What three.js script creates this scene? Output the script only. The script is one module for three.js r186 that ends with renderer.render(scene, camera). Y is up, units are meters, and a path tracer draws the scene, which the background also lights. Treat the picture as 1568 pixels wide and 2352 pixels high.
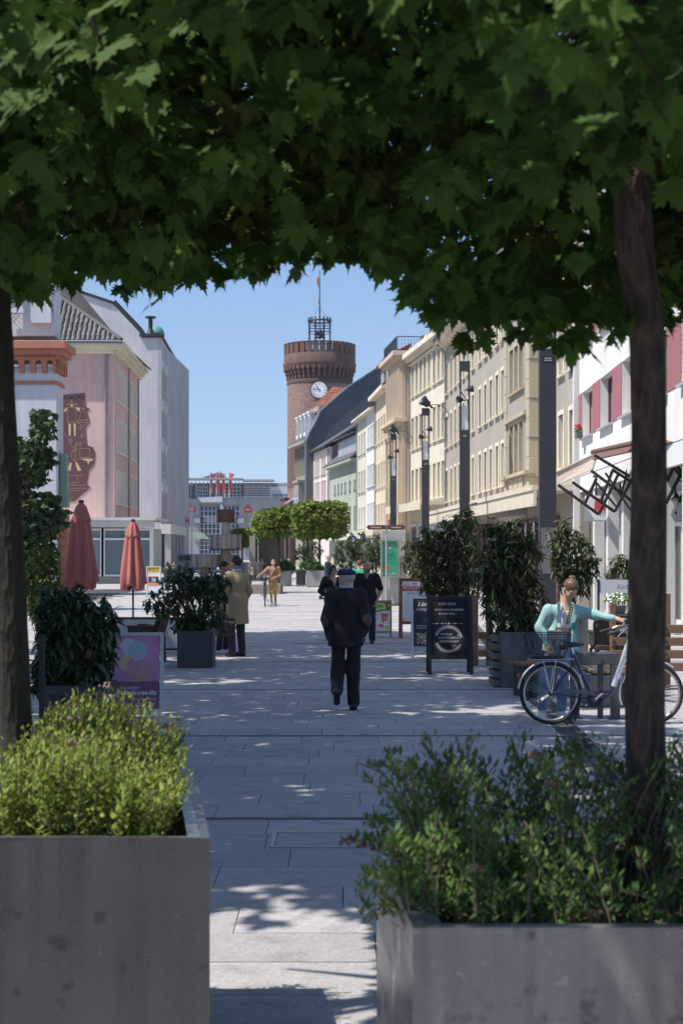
import * as THREE from 'three';
import { mergeGeometries } from 'three/addons/utils/BufferGeometryUtils.js';
import { RoundedBoxGeometry } from 'three/addons/geometries/RoundedBoxGeometry.js';

// ---------- camera, sky, sun, exposure ----------
const scene = new THREE.Scene();
const EYE = 2, HOR = 1260, FOC = 3267, MID = 784;               // eye height; horizon, focal length and centre of the photo measured at 1568 x 2352
const camera = new THREE.PerspectiveCamera(2 * Math.atan(1176 / FOC) * 180 / Math.PI, 682 / 1024, 0.1, 2000);
camera.position.set(0, EYE, 0);
camera.setViewOffset(1568, 2352, 0, 1176 - HOR, 1568, 2352);
camera.focus = 21; camera.userData.fStop = 4.5;
scene.add(camera);

const skyW = 512, skyH = 256, skyData = new Float32Array(skyW * skyH * 4);
const SUN = new THREE.Vector3(-0.57, 1, 0.21).normalize();
for (let j = 0; j < skyH; j++) for (let i = 0; i < skyW; i++) {
  const el = ((j + 0.5) / skyH - 0.5) * Math.PI, az = ((i + 0.5) / skyW - 0.5) * 2 * Math.PI;
  const y = Math.sin(el), x = Math.cos(az) * Math.cos(el), z = Math.sin(az) * Math.cos(el);
  const deg = Math.max(0, el * 180 / Math.PI), t = 1 - Math.exp(-deg / 9), s = 1 - Math.exp(-deg / 40);
  const lo = [0.505, 0.645, 0.775], md = [0.172, 0.345, 0.66], hi = [0.112, 0.18, 0.365];
  const c = Math.max(0, x * SUN.x + y * SUN.y + z * SUN.z), glow = 0.5 * Math.pow(c, 24) + 0.18 * Math.pow(c, 4);
  for (let k = 0; k < 3; k++) {
    let v = lo[k] + (md[k] - lo[k]) * t; v += (hi[k] - v) * s * 0.8; v += glow * [1, 0.97, 0.9][k];
    if (el < 0) v = [0.42, 0.42, 0.42][k];
    skyData[(j * skyW + i) * 4 + k] = v;
  }
  skyData[(j * skyW + i) * 4 + 3] = 1;
}
const skyTex = new THREE.DataTexture(skyData, skyW, skyH, THREE.RGBAFormat, THREE.FloatType);
skyTex.mapping = THREE.EquirectangularReflectionMapping; skyTex.magFilter = THREE.LinearFilter; skyTex.needsUpdate = true;
scene.background = skyTex; scene.environment = skyTex;

const sun = new THREE.DirectionalLight(new THREE.Color(1, 0.955, 0.88), 5);
sun.position.copy(SUN).multiplyScalar(120).add(new THREE.Vector3(0, 0, -60)); sun.target.position.set(0, 0, -60);
sun.castShadow = true; sun.shadow.mapSize.set(4096, 4096);
Object.assign(sun.shadow.camera, { left: -90, right: 90, top: 120, bottom: -120, near: 1, far: 400 });
scene.add(sun, sun.target);
scene.fog = new THREE.FogExp2(new THREE.Color(0.72, 0.80, 0.92), 0.00018);
const renderer = new THREE.WebGLRenderer({ antialias: true });
renderer.setSize(682, 1024); renderer.shadowMap.enabled = true;
renderer.toneMapping = THREE.LinearToneMapping; renderer.toneMappingExposure = 1.32;

// ---------- small helpers ----------
const V = (x, y, z) => new THREE.Vector3(x, y, z), PI = Math.PI;
const gx = (px, d) => (px - MID) / FOC * d, hy = (py, d) => EYE - (py - HOR) / FOC * d;   // metres across / up for a photo position at a distance d
const at = (px, py, d) => V(gx(px, d), hy(py, d), -d);
const gd = (py) => EYE * FOC / (py - HOR);                       // distance of a ground point
let seed = 7;
const reseed = (s) => { seed = s >>> 0; };
const R = () => { seed = (seed + 0x6d2b79f5) | 0; let t = Math.imul(seed ^ (seed >>> 15), 1 | seed); t = (t + Math.imul(t ^ (t >>> 7), 61 | t)) ^ t; return ((t ^ (t >>> 14)) >>> 0) / 4294967296; };
const rr = (a, b) => a + (b - a) * R();
const clamp = (x, a, b) => Math.min(b, Math.max(a, x)), lerp = (a, b, t) => a + (b - a) * t;
const hash3 = (x, y, z) => { let h = Math.imul(x, 374761393) + Math.imul(y, 668265263) + Math.imul(z, 2147483647 ^ 1274126177); h = Math.imul(h ^ (h >>> 13), 1274126177); return ((h ^ (h >>> 16)) >>> 0) / 4294967296; };
function vnoise(x, y, z) {
  const i = Math.floor(x), j = Math.floor(y), k = Math.floor(z), s = (t) => t * t * (3 - 2 * t), u = s(x - i), v = s(y - j), w = s(z - k);
  const g = (a, b, c) => hash3(i + a, j + b, k + c);
  return lerp(lerp(lerp(g(0, 0, 0), g(1, 0, 0), u), lerp(g(0, 1, 0), g(1, 1, 0), u), v), lerp(lerp(g(0, 0, 1), g(1, 0, 1), u), lerp(g(0, 1, 1), g(1, 1, 1), u), v), w) * 2 - 1;
}
// tileable value noise for textures
function tnoise(u, v, n, s) {
  const x = u * n, y = v * n, i = Math.floor(x), j = Math.floor(y), f = (t) => t * t * (3 - 2 * t), a = f(x - i), b = f(y - j), m = (t) => ((t % n) + n) % n;
  const g = (p, q) => hash3(m(i + p), m(j + q), s);
  return lerp(lerp(g(0, 0), g(1, 0), a), lerp(g(0, 1), g(1, 1), a), b);
}
const fbm = (u, v, n, s, o = 4) => { let t = 0, a = 0.5, w = 0; for (let k = 0; k < o; k++) { t += a * tnoise(u, v, n << k, s + k); w += a; a *= 0.5; } return t / w; };
function grain(n, f, repeat = 1) {                                // grey data texture, f(u, v) -> 0..1 or [r, g, b]
  const d = new Uint8Array(n * n * 4);
  for (let j = 0; j < n; j++) for (let i = 0; i < n; i++) { const v = f(i / n, j / n), o = (j * n + i) * 4; for (let k = 0; k < 3; k++) d[o + k] = clamp(Array.isArray(v) ? v[k] : v, 0, 1) * 255; d[o + 3] = 255; }
  const t = new THREE.DataTexture(d, n, n); t.wrapS = t.wrapT = THREE.RepeatWrapping; t.magFilter = t.minFilter = THREE.LinearFilter; t.repeat.set(1 / repeat, 1 / repeat); t.needsUpdate = true;
  return t;
}
const sub = (t, sx, sy = sx) => { const c = t.clone(); c.repeat.set(1 / sx, 1 / sy); c.needsUpdate = true; return c; };
function canvasTex(w, h, draw) {
  const c = document.createElement('canvas'); c.width = w; c.height = h; const g = c.getContext('2d'); draw(g, w, h);
  const t = new THREE.CanvasTexture(c); t.colorSpace = THREE.SRGBColorSpace; return t;
}
const T = {
  plaster: grain(512, (u, v) => 0.78 + 0.2 * fbm(u, v, 3, 1, 5) + 0.16 * (fbm(u, v * 0.05, 40, 13, 3) - 0.5) + 0.07 * (tnoise(u, v, 170, 5) - 0.5) + 0.05 * fbm(u, v, 24, 9, 2), 6),
  render: grain(256, (u, v) => fbm(u, v, 90, 3, 2), 1.2),
  granite: grain(1024, (u, v) => 0.60 + 0.22 * tnoise(u, v, 380, 2) + 0.2 * tnoise(u, v, 180, 4) + 0.3 * (fbm(u, v, 5, 8, 5) - 0.5) - 0.3 * (tnoise(u, v, 46, 77) > 0.965 ? 1 : 0) * tnoise(u, v, 200, 3) - 0.22 * clamp((fbm(u, v, 7, 95, 4) - 0.6) * 5, 0, 1), 2.6),
  stain: grain(512, (u, v) => 0.72 + 0.28 * fbm(u, v, 4, 21, 6) - 0.25 * Math.pow(clamp(fbm(u, v, 9, 33, 4) - 0.55, 0, 1) * 3, 2), 1.7),
  weather: grain(1024, (u, v) => { const dr = fbm(u, v * 0.06, 40, 23, 3), bl = fbm(u, v, 4, 21, 6); return 0.62 + 0.5 * (bl - 0.5) + 0.34 * (dr - 0.5) + 0.1 * (tnoise(u, v, 300, 6) - 0.5) - 0.3 * clamp((fbm(u, v, 22, 35, 4) - 0.7) * 8, 0, 1) + 0.35 * clamp((fbm(u, v, 60, 36, 2) - 0.86) * 12, 0, 1); }, 2.1),
  streak: grain(512, (u, v) => 0.55 + 0.3 * fbm(u, v * 0.25, 16, 41, 4) + 0.25 * tnoise(u, v * 0.125, 64, 44), 0.6),
  bark: grain(512, (u, v) => { const w = u + 0.03 * (fbm(u, v, 6, 61) - 0.5), r = 1 - Math.abs(2 * fbm(w, v * 0.25, 16, 51, 4) - 1); return clamp(0.2 + 0.85 * Math.pow(r, 2.2) * (0.6 + 0.6 * fbm(u, v, 12, 55)), 0, 1); }, 0.5),
  moss: grain(256, (u, v) => { const m = clamp((fbm(u, v, 4, 71, 5) - 0.45) * 3, 0, 1), b = 0.75 + 0.4 * (fbm(u, v * 0.25, 24, 73) - 0.3); return [b * lerp(1, 0.85, m), b * lerp(0.92, 1, m), b * lerp(0.9, 0.6, m)]; }, 1.3),
  wood: grain(512, (u, v) => 0.62 + 0.3 * fbm(u * 0.25, v, 40, 81, 3) + 0.12 * fbm(u, v, 6, 84), 0.9),
  cloth: grain(128, (u, v) => 0.86 + 0.14 * (0.5 + 0.5 * Math.sin(u * 128 * 1.57)) * (0.5 + 0.5 * Math.sin(v * 128 * 1.57)), 0.12),
  crumple: grain(256, (u, v) => fbm(u, v, 5, 91, 4), 0.7),
  brick: grain(512, (u, v) => { const row = Math.floor(v * 32), off = (row % 2) * 0.5, c = u * 16 + off, br = Math.floor(c), fu = c - br, fv = v * 32 - row, e = Math.min(fu * 2, (1 - fu) * 2, fv, 1 - fv);
    const n = hash3(((br % 16) + 16) % 16, row, 5), s = 0.55 + 0.75 * n, m = e < 0.1; return m ? [0.40, 0.36, 0.35] : [s * 0.34, s * 0.20, s * 0.17]; }, 4.2),
};
const mats = {};
function M(key, rgb, rough = 0.8, o = {}) {
  if (mats[key]) return mats[key];
  const m = new THREE.MeshPhysicalMaterial({ roughness: rough, metalness: 0, ...o }); m.color.setRGB(...rgb); m.name = key;
  return (mats[key] = m);
}
const stucco = (key, rgb) => M(key, rgb, 0.92, { map: T.plaster, bumpMap: T.render, bumpScale: 0.006 });
const leafMat = (key, rgb, o = {}) => M(key, rgb, 0.55, { side: THREE.DoubleSide, transmission: 0.35, thickness: 0, specularIntensity: 0.3, ...o, roughness: o.roughness ?? 0.75 });

// geometry: everything carries position, normal, uv (metres) and is not indexed
function clean(g) { if (g.index) g = g.toNonIndexed(); for (const k of Object.keys(g.attributes)) if (!['position', 'normal', 'uv'].includes(k)) g.deleteAttribute(k); g.morphAttributes = {}; return g; }
function boxUV(g) {
  const p = g.attributes.position, n = g.attributes.normal, uv = new Float32Array(p.count * 2);
  for (let i = 0; i < p.count; i++) {
    const ax = Math.abs(n.getX(i)), ay = Math.abs(n.getY(i)), az = Math.abs(n.getZ(i)), x = p.getX(i), y = p.getY(i), z = p.getZ(i);
    if (ay >= ax && ay >= az) { uv[2 * i] = x; uv[2 * i + 1] = z; } else if (ax >= az) { uv[2 * i] = z; uv[2 * i + 1] = y; } else { uv[2 * i] = x; uv[2 * i + 1] = y; }
  }
  g.setAttribute('uv', new THREE.BufferAttribute(uv, 2)); return g;
}
const mg = (list) => mergeGeometries(list.map(clean), false);
const tr = (g, x = 0, y = 0, z = 0, ry = 0, rx = 0, rz = 0) => g.applyMatrix4(new THREE.Matrix4().makeRotationFromEuler(new THREE.Euler(rx, ry, rz, 'YXZ')).setPosition(x, y, z));
const box = (w, h, d, x = 0, y = 0, z = 0, ry = 0, rx = 0, rz = 0) => tr(boxUV(clean(new THREE.BoxGeometry(w, h, d))), x, y, z, ry, rx, rz);
const rbox = (w, h, d, r, x = 0, y = 0, z = 0, ry = 0, rx = 0, rz = 0) => tr(boxUV(clean(new RoundedBoxGeometry(w, h, d, 2, Math.min(r, w / 2.01, h / 2.01, d / 2.01)))), x, y, z, ry, rx, rz);
const cyl = (r0, r1, h, n, x = 0, y = 0, z = 0, rx = 0, ry = 0, rz = 0) => tr(clean(new THREE.CylinderGeometry(r1, r0, h, n)), x, y, z, ry, rx, rz);   // r0 bottom, r1 top
const ball = (r, x, y, z, sx = 1, sy = 1, sz = 1, n = 12) => { const g = clean(new THREE.SphereGeometry(r, n, Math.max(6, n * 0.7 | 0))); g.scale(sx, sy, sz); return g.translate(x, y, z); };
function bar(a, b, w, h = w, round = false) {                     // a bar from a to b
  a = V(...(a.isVector3 ? a.toArray() : a)); b = V(...(b.isVector3 ? b.toArray() : b));
  const L = a.distanceTo(b), g = round ? clean(new THREE.CylinderGeometry(w / 2, w / 2, L, 10)) : boxUV(clean(new THREE.BoxGeometry(w, L, h)));
  const y = b.clone().sub(a).normalize(); let x = V(1, 0, 0); if (Math.abs(y.x) > 0.9) x = V(0, 0, 1); const z = x.clone().cross(y).normalize(); x = y.clone().cross(z);
  return g.applyMatrix4(new THREE.Matrix4().makeBasis(x, y, z).setPosition(a.add(b).multiplyScalar(0.5)));
}
const tube = (pts, r, n = 24, k = 8, closed = false) => clean(new THREE.TubeGeometry(new THREE.CatmullRomCurve3(pts.map((p) => (p.isVector3 ? p : V(...p))), closed), n, r, k, closed));
const lathe = (pts, n = 24) => clean(new THREE.LatheGeometry(pts.map(([r, y]) => new THREE.Vector2(r, y)), n));
function shapeOf(pts, holes = []) {
  const s = new THREE.Shape(pts.map(([x, y]) => new THREE.Vector2(x, y)));
  for (const h of holes) s.holes.push(new THREE.Path(h.map(([x, y]) => new THREE.Vector2(x, y))));
  return s;
}
const prism = (pts, depth, z = 0, holes = []) => boxUV(clean(new THREE.ExtrudeGeometry(shapeOf(pts, holes), { depth, bevelEnabled: false }))).translate(0, 0, z);   // outline in x-y, from z to z + depth
const quad = (a, b, c, d, th = 0.02) => {                         // a thin slab with corners a b c d
  a = V(...a); b = V(...b); c = V(...c); d = V(...d); const n = b.clone().sub(a).cross(d.clone().sub(a)).normalize().multiplyScalar(th), P = [a, b, c, d], Q = P.map((p) => p.clone().sub(n)), pos = [];
  const f = (...v) => { for (const i of [0, 1, 2, 0, 2, 3]) pos.push(...v[i].toArray()); };
  f(...P); f(Q[3], Q[2], Q[1], Q[0]); for (let i = 0; i < 4; i++) { const j = (i + 1) % 4; f(P[i], Q[i], Q[j], P[j]); }
  const g = new THREE.BufferGeometry(); g.setAttribute('position', new THREE.Float32BufferAttribute(pos, 3)); g.computeVertexNormals(); return boxUV(g);
};

// objects
const taken = {};
function numbered(n) { const k = taken[n] = (taken[n] ?? -1) + 1; return k ? `${n}_${String(k).padStart(3, '0')}` : n; }
function thing(name, label, category, pos = [0, 0, 0], ry = 0, group) {
  const o = new THREE.Group(); o.name = numbered(name); o.position.set(...(pos.isVector3 ? pos.toArray() : pos)); o.rotation.y = ry;
  o.userData = { label, category }; if (group) o.userData.group = group; scene.add(o); return o;
}
function structure(name, label) { const o = new THREE.Group(); o.name = name; o.userData = { kind: 'structure', label }; scene.add(o); return o; }
function part(parent, name, geo, mat, o = {}) {
  const m = new THREE.Mesh(Array.isArray(geo) ? mg(geo) : geo, mat); m.name = name; m.castShadow = m.receiveShadow = true;
  if (o.pos) m.position.set(...o.pos); if (o.ry) m.rotation.y = o.ry; if (o.label) m.userData.label = o.label; if (o.stuff) m.userData.kind = 'stuff';
  parent.add(m); return m;
}
function copies(parent, name, geo, mat, matrices, tint) {         // many small leaves or blades as one part
  const m = new THREE.InstancedMesh(geo, mat, matrices.length); m.name = name; m.userData.kind = 'stuff'; m.castShadow = m.receiveShadow = true;
  matrices.forEach((a, i) => { m.setMatrixAt(i, a); if (tint) m.setColorAt(i, tint(i)); }); parent.add(m); return m;
}
const screen = (parent, name, w, h, tex, pos, ry = 0, o = {}) => { const m = part(parent, name, boxUV(clean(new THREE.BoxGeometry(w, h, 0.006))), M('core_' + (o.back || 'grey'), [0.5, 0.5, 0.5], 0.6), {});
  m.position.set(...pos); m.rotation.y = ry; if (o.rx) m.rotation.x = o.rx;
  const g = clean(new THREE.PlaneGeometry(w * 0.999, h * 0.999)), pm = new THREE.MeshPhysicalMaterial({ map: tex, roughness: o.rough ?? 0.55 }); const c = part(m, o.print || 'print', g, pm); c.position.z = 0.0055; return m; };
// ---------- ground and paving ----------
{
  const g = structure('ground', 'pale stone paved ground of the pedestrian street');
  const sheet = clean(new THREE.PlaneGeometry(1600, 1600, 1, 1)); sheet.rotateX(-PI / 2); sheet.translate(0, -0.03, -400);
  part(g, 'ground_sheet', boxUV(sheet), M('ground', [0.40, 0.39, 0.385], 0.9, { map: sub(T.granite, 3), bumpMap: T.render, bumpScale: 0.004 }));
  const pav = structure('paving', 'grey granite slab paving with dark cobble strips');
  const bed = clean(new THREE.PlaneGeometry(44, 68)); bed.rotateX(-PI / 2); bed.translate(0, -0.013, -35.5);
  part(pav, 'joint_bed', boxUV(bed), M('joint', [0.045, 0.042, 0.04], 0.95));
  const tones = [1, 0.93, 1.05, 0.89, 0.97].map((k, i) => M('slab' + i, [0.435 * k, 0.41 * k, 0.41 * k], 0.82, { map: T.granite, bumpMap: T.granite, bumpScale: 0.003 }));
  reseed(11);
  const strips = [10.54, 15.2, 20.2, 25.1, 30, 35, 40, 45, 50, 55, 60, 65, 70], rows = [];
  for (let s = -1; s < strips.length - 1; s++) { const a = (s < 0 ? 2.2 : strips[s]) + 0.06, b = strips[s + 1] - 0.06, n = Math.round((b - a) / 0.5); for (let k = 0; k < n; k++) rows.push([a + (b - a) * k / n, a + (b - a) * (k + 1) / n]); }
  const edge = (d) => 2.44 + (d - 14.36) * 0.0438;                // the long cobble strip on the right
  const shapes = {}, geo = (w, dd) => { const k = w.toFixed(2) + dd.toFixed(3); return shapes[k] ??= boxUV(clean(new THREE.BoxGeometry(w - 0.006, 0.05, dd - 0.006))); };
  const near = [], far = [[], [], [], [], []];
  for (const [d0, d1] of rows) {
    const dc = (d0 + d1) / 2, half = 0.24 * d1 + 1.2, e = edge(dc);
    for (const [x0, x1] of [[Math.max(-9, -half), Math.min(e - 0.14, half)], [e + 0.14, half]]) {
      let x = x0 > 0 && x0 > e ? x0 : x0 - rr(0, 0.9);
      while (x < x1) {
        const w = Math.min(x + [0.8, 0.9, 1.0, 1.1, 1.2][R() * 5 | 0], x1) - x; if (w < 0.12) break;
        const it = { w, dd: d1 - d0, x: x + w / 2, d: dc, y: -0.025 + rr(-0.0018, 0.0018), m: R() * 5 | 0 };
        const seen = Math.abs(it.x) < 0.24 * d1 + 0.5 && d1 > 5.9;
        (seen && near.length < 300 ? near : far[it.m]).push(it); x += w;
      }
    }
  }
  for (const s of near) part(pav, 'slab', geo(s.w, s.dd), tones[s.m], { pos: [s.x, s.y, -s.d] });
  far.forEach((l, i) => part(pav, 'slab', l.map((s) => geo(s.w, s.dd).clone().translate(s.x, s.y, -s.d)), tones[i], { stuff: true }));
  const cob = [], cg = boxUV(clean(new RoundedBoxGeometry(0.088, 0.05, 0.088, 1, 0.012)));
  for (const d of strips) { const n = Math.ceil((0.24 * d + 1.5) / 0.1); for (let i = -n; i <= n; i++) if (i * 0.1 < edge(d) - 0.16 || i * 0.1 > edge(d) + 0.16) cob.push(cg.clone().rotateY(rr(-0.1, 0.1)).translate(i * 0.1 + rr(-0.008, 0.008), -0.027 + rr(-0.004, 0.003), -d + rr(-0.008, 0.008))); }
  for (let d = 6; d < 70; d += 0.1) for (let k = -1; k <= 1; k++) cob.push(cg.clone().rotateY(rr(-0.1, 0.1)).translate(edge(d) + k * 0.095 + rr(-0.006, 0.006), -0.027 + rr(-0.004, 0.003), -d + rr(-0.01, 0.01)));
  part(pav, 'cobblestone', cob, M('cobble', [0.085, 0.085, 0.09], 0.8, { map: T.granite }), { stuff: true });
  // access cover set in the paving
  const mh = thing('access_cover', 'rectangular steel framed access cover set flush in the paving between the two near planters', 'access cover', [gx(735, 9.75), 0, -9.75]);
  part(mh, 'frame', [box(0.66, 0.02, 0.025, 0, 0, 0.24), box(0.66, 0.02, 0.025, 0, 0, -0.24), box(0.025, 0.02, 0.455, -0.32, 0, 0), box(0.025, 0.02, 0.455, 0.32, 0, 0)], M('steel', [0.35, 0.36, 0.38], 0.45, { metalness: 0.7 }));
  part(mh, 'cover', rbox(0.6, 0.02, 0.44, 0.005, 0, -0.004, 0), M('cover', [0.41, 0.385, 0.385], 0.85, { map: T.granite }));
}
// ---------- buildings ----------
function frameAt(a, U, L) {
  const u = (px) => { const r = (px - MID) / FOC; return (r * -a.z - a.x) / (U.x + r * U.z); };
  return { o: a, U, L, ry: Math.atan2(-U.z, U.x), u, d: (px) => -(a.z + u(px) * U.z), v: (px, py) => hy(py, -(a.z + u(px) * U.z)) };
}
function frame(A, B) {                                            // a facade from ground point A to ground point B, each [photo x, distance]; +x runs along it, +z faces the viewer's side
  const a = V(gx(A[0], A[1]), 0, -A[1]), b = V(gx(B[0], B[1]), 0, -B[1]), U = b.clone().sub(a), L = U.length(); return frameAt(a, U.normalize(), L);
}
const local = (t, f) => (m, u, v, z = 0) => {                     // set a part of t at (u, v, z) of facade f
  const p = f.o.clone().add(f.U.clone().multiplyScalar(u)).add(V(-f.U.z, 0, f.U.x).multiplyScalar(z)); p.y = v; p.sub(t.position).applyAxisAngle(V(0, 1, 0), -t.rotation.y);
  m.position.copy(p); m.rotation.y = f.ry - t.rotation.y; return m;
};
const GLASS = M('window_glass', [0.035, 0.045, 0.055], 0.06, { specularIntensity: 1 });
const WHITE = M('white_paint', [0.72, 0.72, 0.71], 0.5), DARK = M('dark_metal', [0.03, 0.031, 0.035], 0.5, { metalness: 0.3 }), SLATE = M('slate', [0.075, 0.08, 0.09], 0.7, { map: T.stain });
const PANES = [GLASS, GLASS, M('curtained_glass', [0.30, 0.29, 0.27], 0.12), M('blue_glass', [0.07, 0.10, 0.14], 0.05), M('half_curtain', [0.14, 0.135, 0.13], 0.1)];
const winCache = {};
function winGeo(w, h, s) {
  const key = [w.toFixed(2), h.toFixed(2), s.key].join(); if (winCache[key]) return winCache[key];
  const g = [], sur = s.surround || 0, r = s.recess ?? 0.16, ft = s.ft ?? 0.055;
  const outer = sur ? [box(sur, h + sur, 0.1, -w / 2 - sur / 2, h / 2 + sur / 2, -0.01), box(sur, h + sur, 0.1, w / 2 + sur / 2, h / 2 + sur / 2, -0.01), box(w, sur, 0.1, 0, h + sur / 2, -0.01), box(0.024, h - 0.01, r - 0.065, -w / 2 + 0.013, h / 2, -0.062 - (r - 0.065) / 2), box(0.024, h - 0.01, r - 0.065, w / 2 - 0.013, h / 2, -0.062 - (r - 0.065) / 2)] : null;
  g.push(box(ft, h, 0.06, -w / 2 + ft / 2, h / 2, -r), box(ft, h, 0.06, w / 2 - ft / 2, h / 2, -r), box(w - 2 * ft, ft, 0.06, 0, ft / 2, -r), box(w - 2 * ft, ft, 0.06, 0, h - ft / 2, -r));
  for (let i = 1; i < (s.cols || 1); i++) g.push(box(ft * 0.9, h - 2 * ft, 0.05, -w / 2 + w * i / s.cols, h / 2, -r));
  for (const y of s.bars || []) g.push(box(w - 2 * ft, ft * 0.9, 0.045, 0, h * y, -r));
  return (winCache[key] = { frame: mg(g), outer: outer && mg(outer), pane: box(w - 0.02, h - 0.02, 0.012, 0, h / 2, -r - 0.012), sill: s.sill === false ? null : box(w + 2 * sur + 0.1, 0.06, 0.2, 0, -0.032, 0.03, 0, 0.08) });
}
function addWindow(t, put, u, v0, w, h, s) {
  const g = winGeo(w, h, s), m = put(part(t, 'window', g.frame, s.mat || WHITE), u, v0);
  part(m, 'pane', g.pane, s.glass || PANES[Math.floor(hash3(Math.round(u * 13), Math.round(v0 * 7), Math.round(w * 99)) * PANES.length)]);
  if (g.outer) part(m, 'surround', g.outer, s.surMat);
  if (g.sill) part(m, 'sill', g.sill, s.sillMat || s.surMat || WHITE);
  return m;
}
// wall outline (u, v) with the windows cut out, 0.3 m thick, and the mass of the house behind it
function wall(t, f, outline, wins, mat, o = {}) {
  const put = local(t, f), z = o.z || 0, holes = wins.filter((w) => !w.flat).map((w) => { const [a, b, c, d] = [w.u - w.w / 2, w.u + w.w / 2, w.v, w.v + w.h]; return [[a, c], [b, c], [b, d], [a, d]]; });
  const m = put(part(t, o.name || 'wall', prism(outline, 0.3, -0.3, holes), mat, { label: o.label }), 0, 0, z);
  if (o.depth) put(part(t, 'body', prism(outline.map(([x, y]) => [clamp(x, 0.02, f.L - 0.02), y - (y > 1 ? 0.02 : 0)]), o.depth, -o.depth - 0.31), mat), 0, 0, z);
  for (const w of wins) { const q = (m2, u, v, zz = 0) => put(m2, u, v, zz + z); addWindow(t, q, w.u, w.v, w.w, w.h, w.s); }
  return m;
}
const rect = (u0, u1, v0, v1) => [[u0, v0], [u1, v0], [u1, v1], [u0, v1]];
const grid = (us, rows, w, s) => us.flatMap((u) => rows.map(([v, h]) => ({ u, v, h, w, s })));
function house(name, label, f, group) { return thing(name, label, 'building', [f.o.x, 0, f.o.z], f.ry, group); }
const roofMat = M('roof_tile_dark', [0.10, 0.095, 0.10], 0.75, { map: T.stain }), orange = M('orange_tile', [0.33, 0.115, 0.062], 0.8, { map: T.stain }), ZINC = M('zinc', [0.30, 0.31, 0.33], 0.45, { metalness: 0.5, map: T.stain });
const pitched = (t, f, u0, u1, eave, ridge, depth, over, mat, name = 'roof', z0 = 0) => local(t, f)(part(t, name, [quad([u0, eave, over + z0], [u1, eave, over + z0], [u1, ridge, -depth / 2], [u0, ridge, -depth / 2], 0.16), quad([u1, eave, -depth - over], [u0, eave, -depth - over], [u0, ridge, -depth / 2], [u1, ridge, -depth / 2], 0.16)], mat), 0, 0, 0);
const pipe = (t, put, u, v0, v1, z = 0.08) => put(part(t, 'downpipe', [cyl(0.05, 0.05, v1 - v0, 8, 0, (v1 - v0) / 2, 0), ...[0.2, 0.5, 0.8].map((k) => box(0.13, 0.03, 0.09, 0, (v1 - v0) * k, -0.01))], ZINC), u, v0, z);
const CREAM = stucco('cream', [0.70, 0.645, 0.535]), GREYW = stucco('grey_render', [0.385, 0.35, 0.30]), TAN = stucco('tan', [0.60, 0.495, 0.375]), YELLOW = stucco('yellow', [0.68, 0.585, 0.42]), PALE = stucco('pale', [0.68, 0.66, 0.55]), WHITEW = stucco('white_render', [0.78, 0.765, 0.735]),
  GREEN = stucco('green_render', [0.42, 0.465, 0.385]), PINKW = stucco('pink_white', [0.72, 0.63, 0.58]), STONE = stucco('stone', [0.46, 0.40, 0.29]), TRIM = stucco('trim', [0.74, 0.66, 0.53]), PINK = stucco('pink', [0.66, 0.445, 0.415]), COOL = stucco('cool_white', [0.66, 0.655, 0.68]), FIREW = stucco('fire_wall', [0.115, 0.125, 0.15]), BROWNP = stucco('brown_pink', [0.30, 0.16, 0.14]);
const SHOP = M('shop_fascia', [0.66, 0.58, 0.45], 0.7, { map: T.stain });
// z4 and z5: positions read on enlarged cut-outs of the photo
const z4 = (x, y) => [(980 + x / 4.126) * 0.9451, (720 + y / 4.126) * 0.9451], z5 = (x, y) => [(1240 + x / 3.742) * 0.9451, (700 + y / 3.742) * 0.9451], z3 = (x, y) => [(660 + x / 3.92) * 0.9451, (650 + y / 3.92) * 0.9451], z1 = (x, y) => [x / 3.409 * 0.9451, (660 + y / 3.409) * 0.9451], z2 = (x, y) => [(400 + x / 4.356) * 0.9451, (1050 + y / 4.356) * 0.9451];

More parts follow.
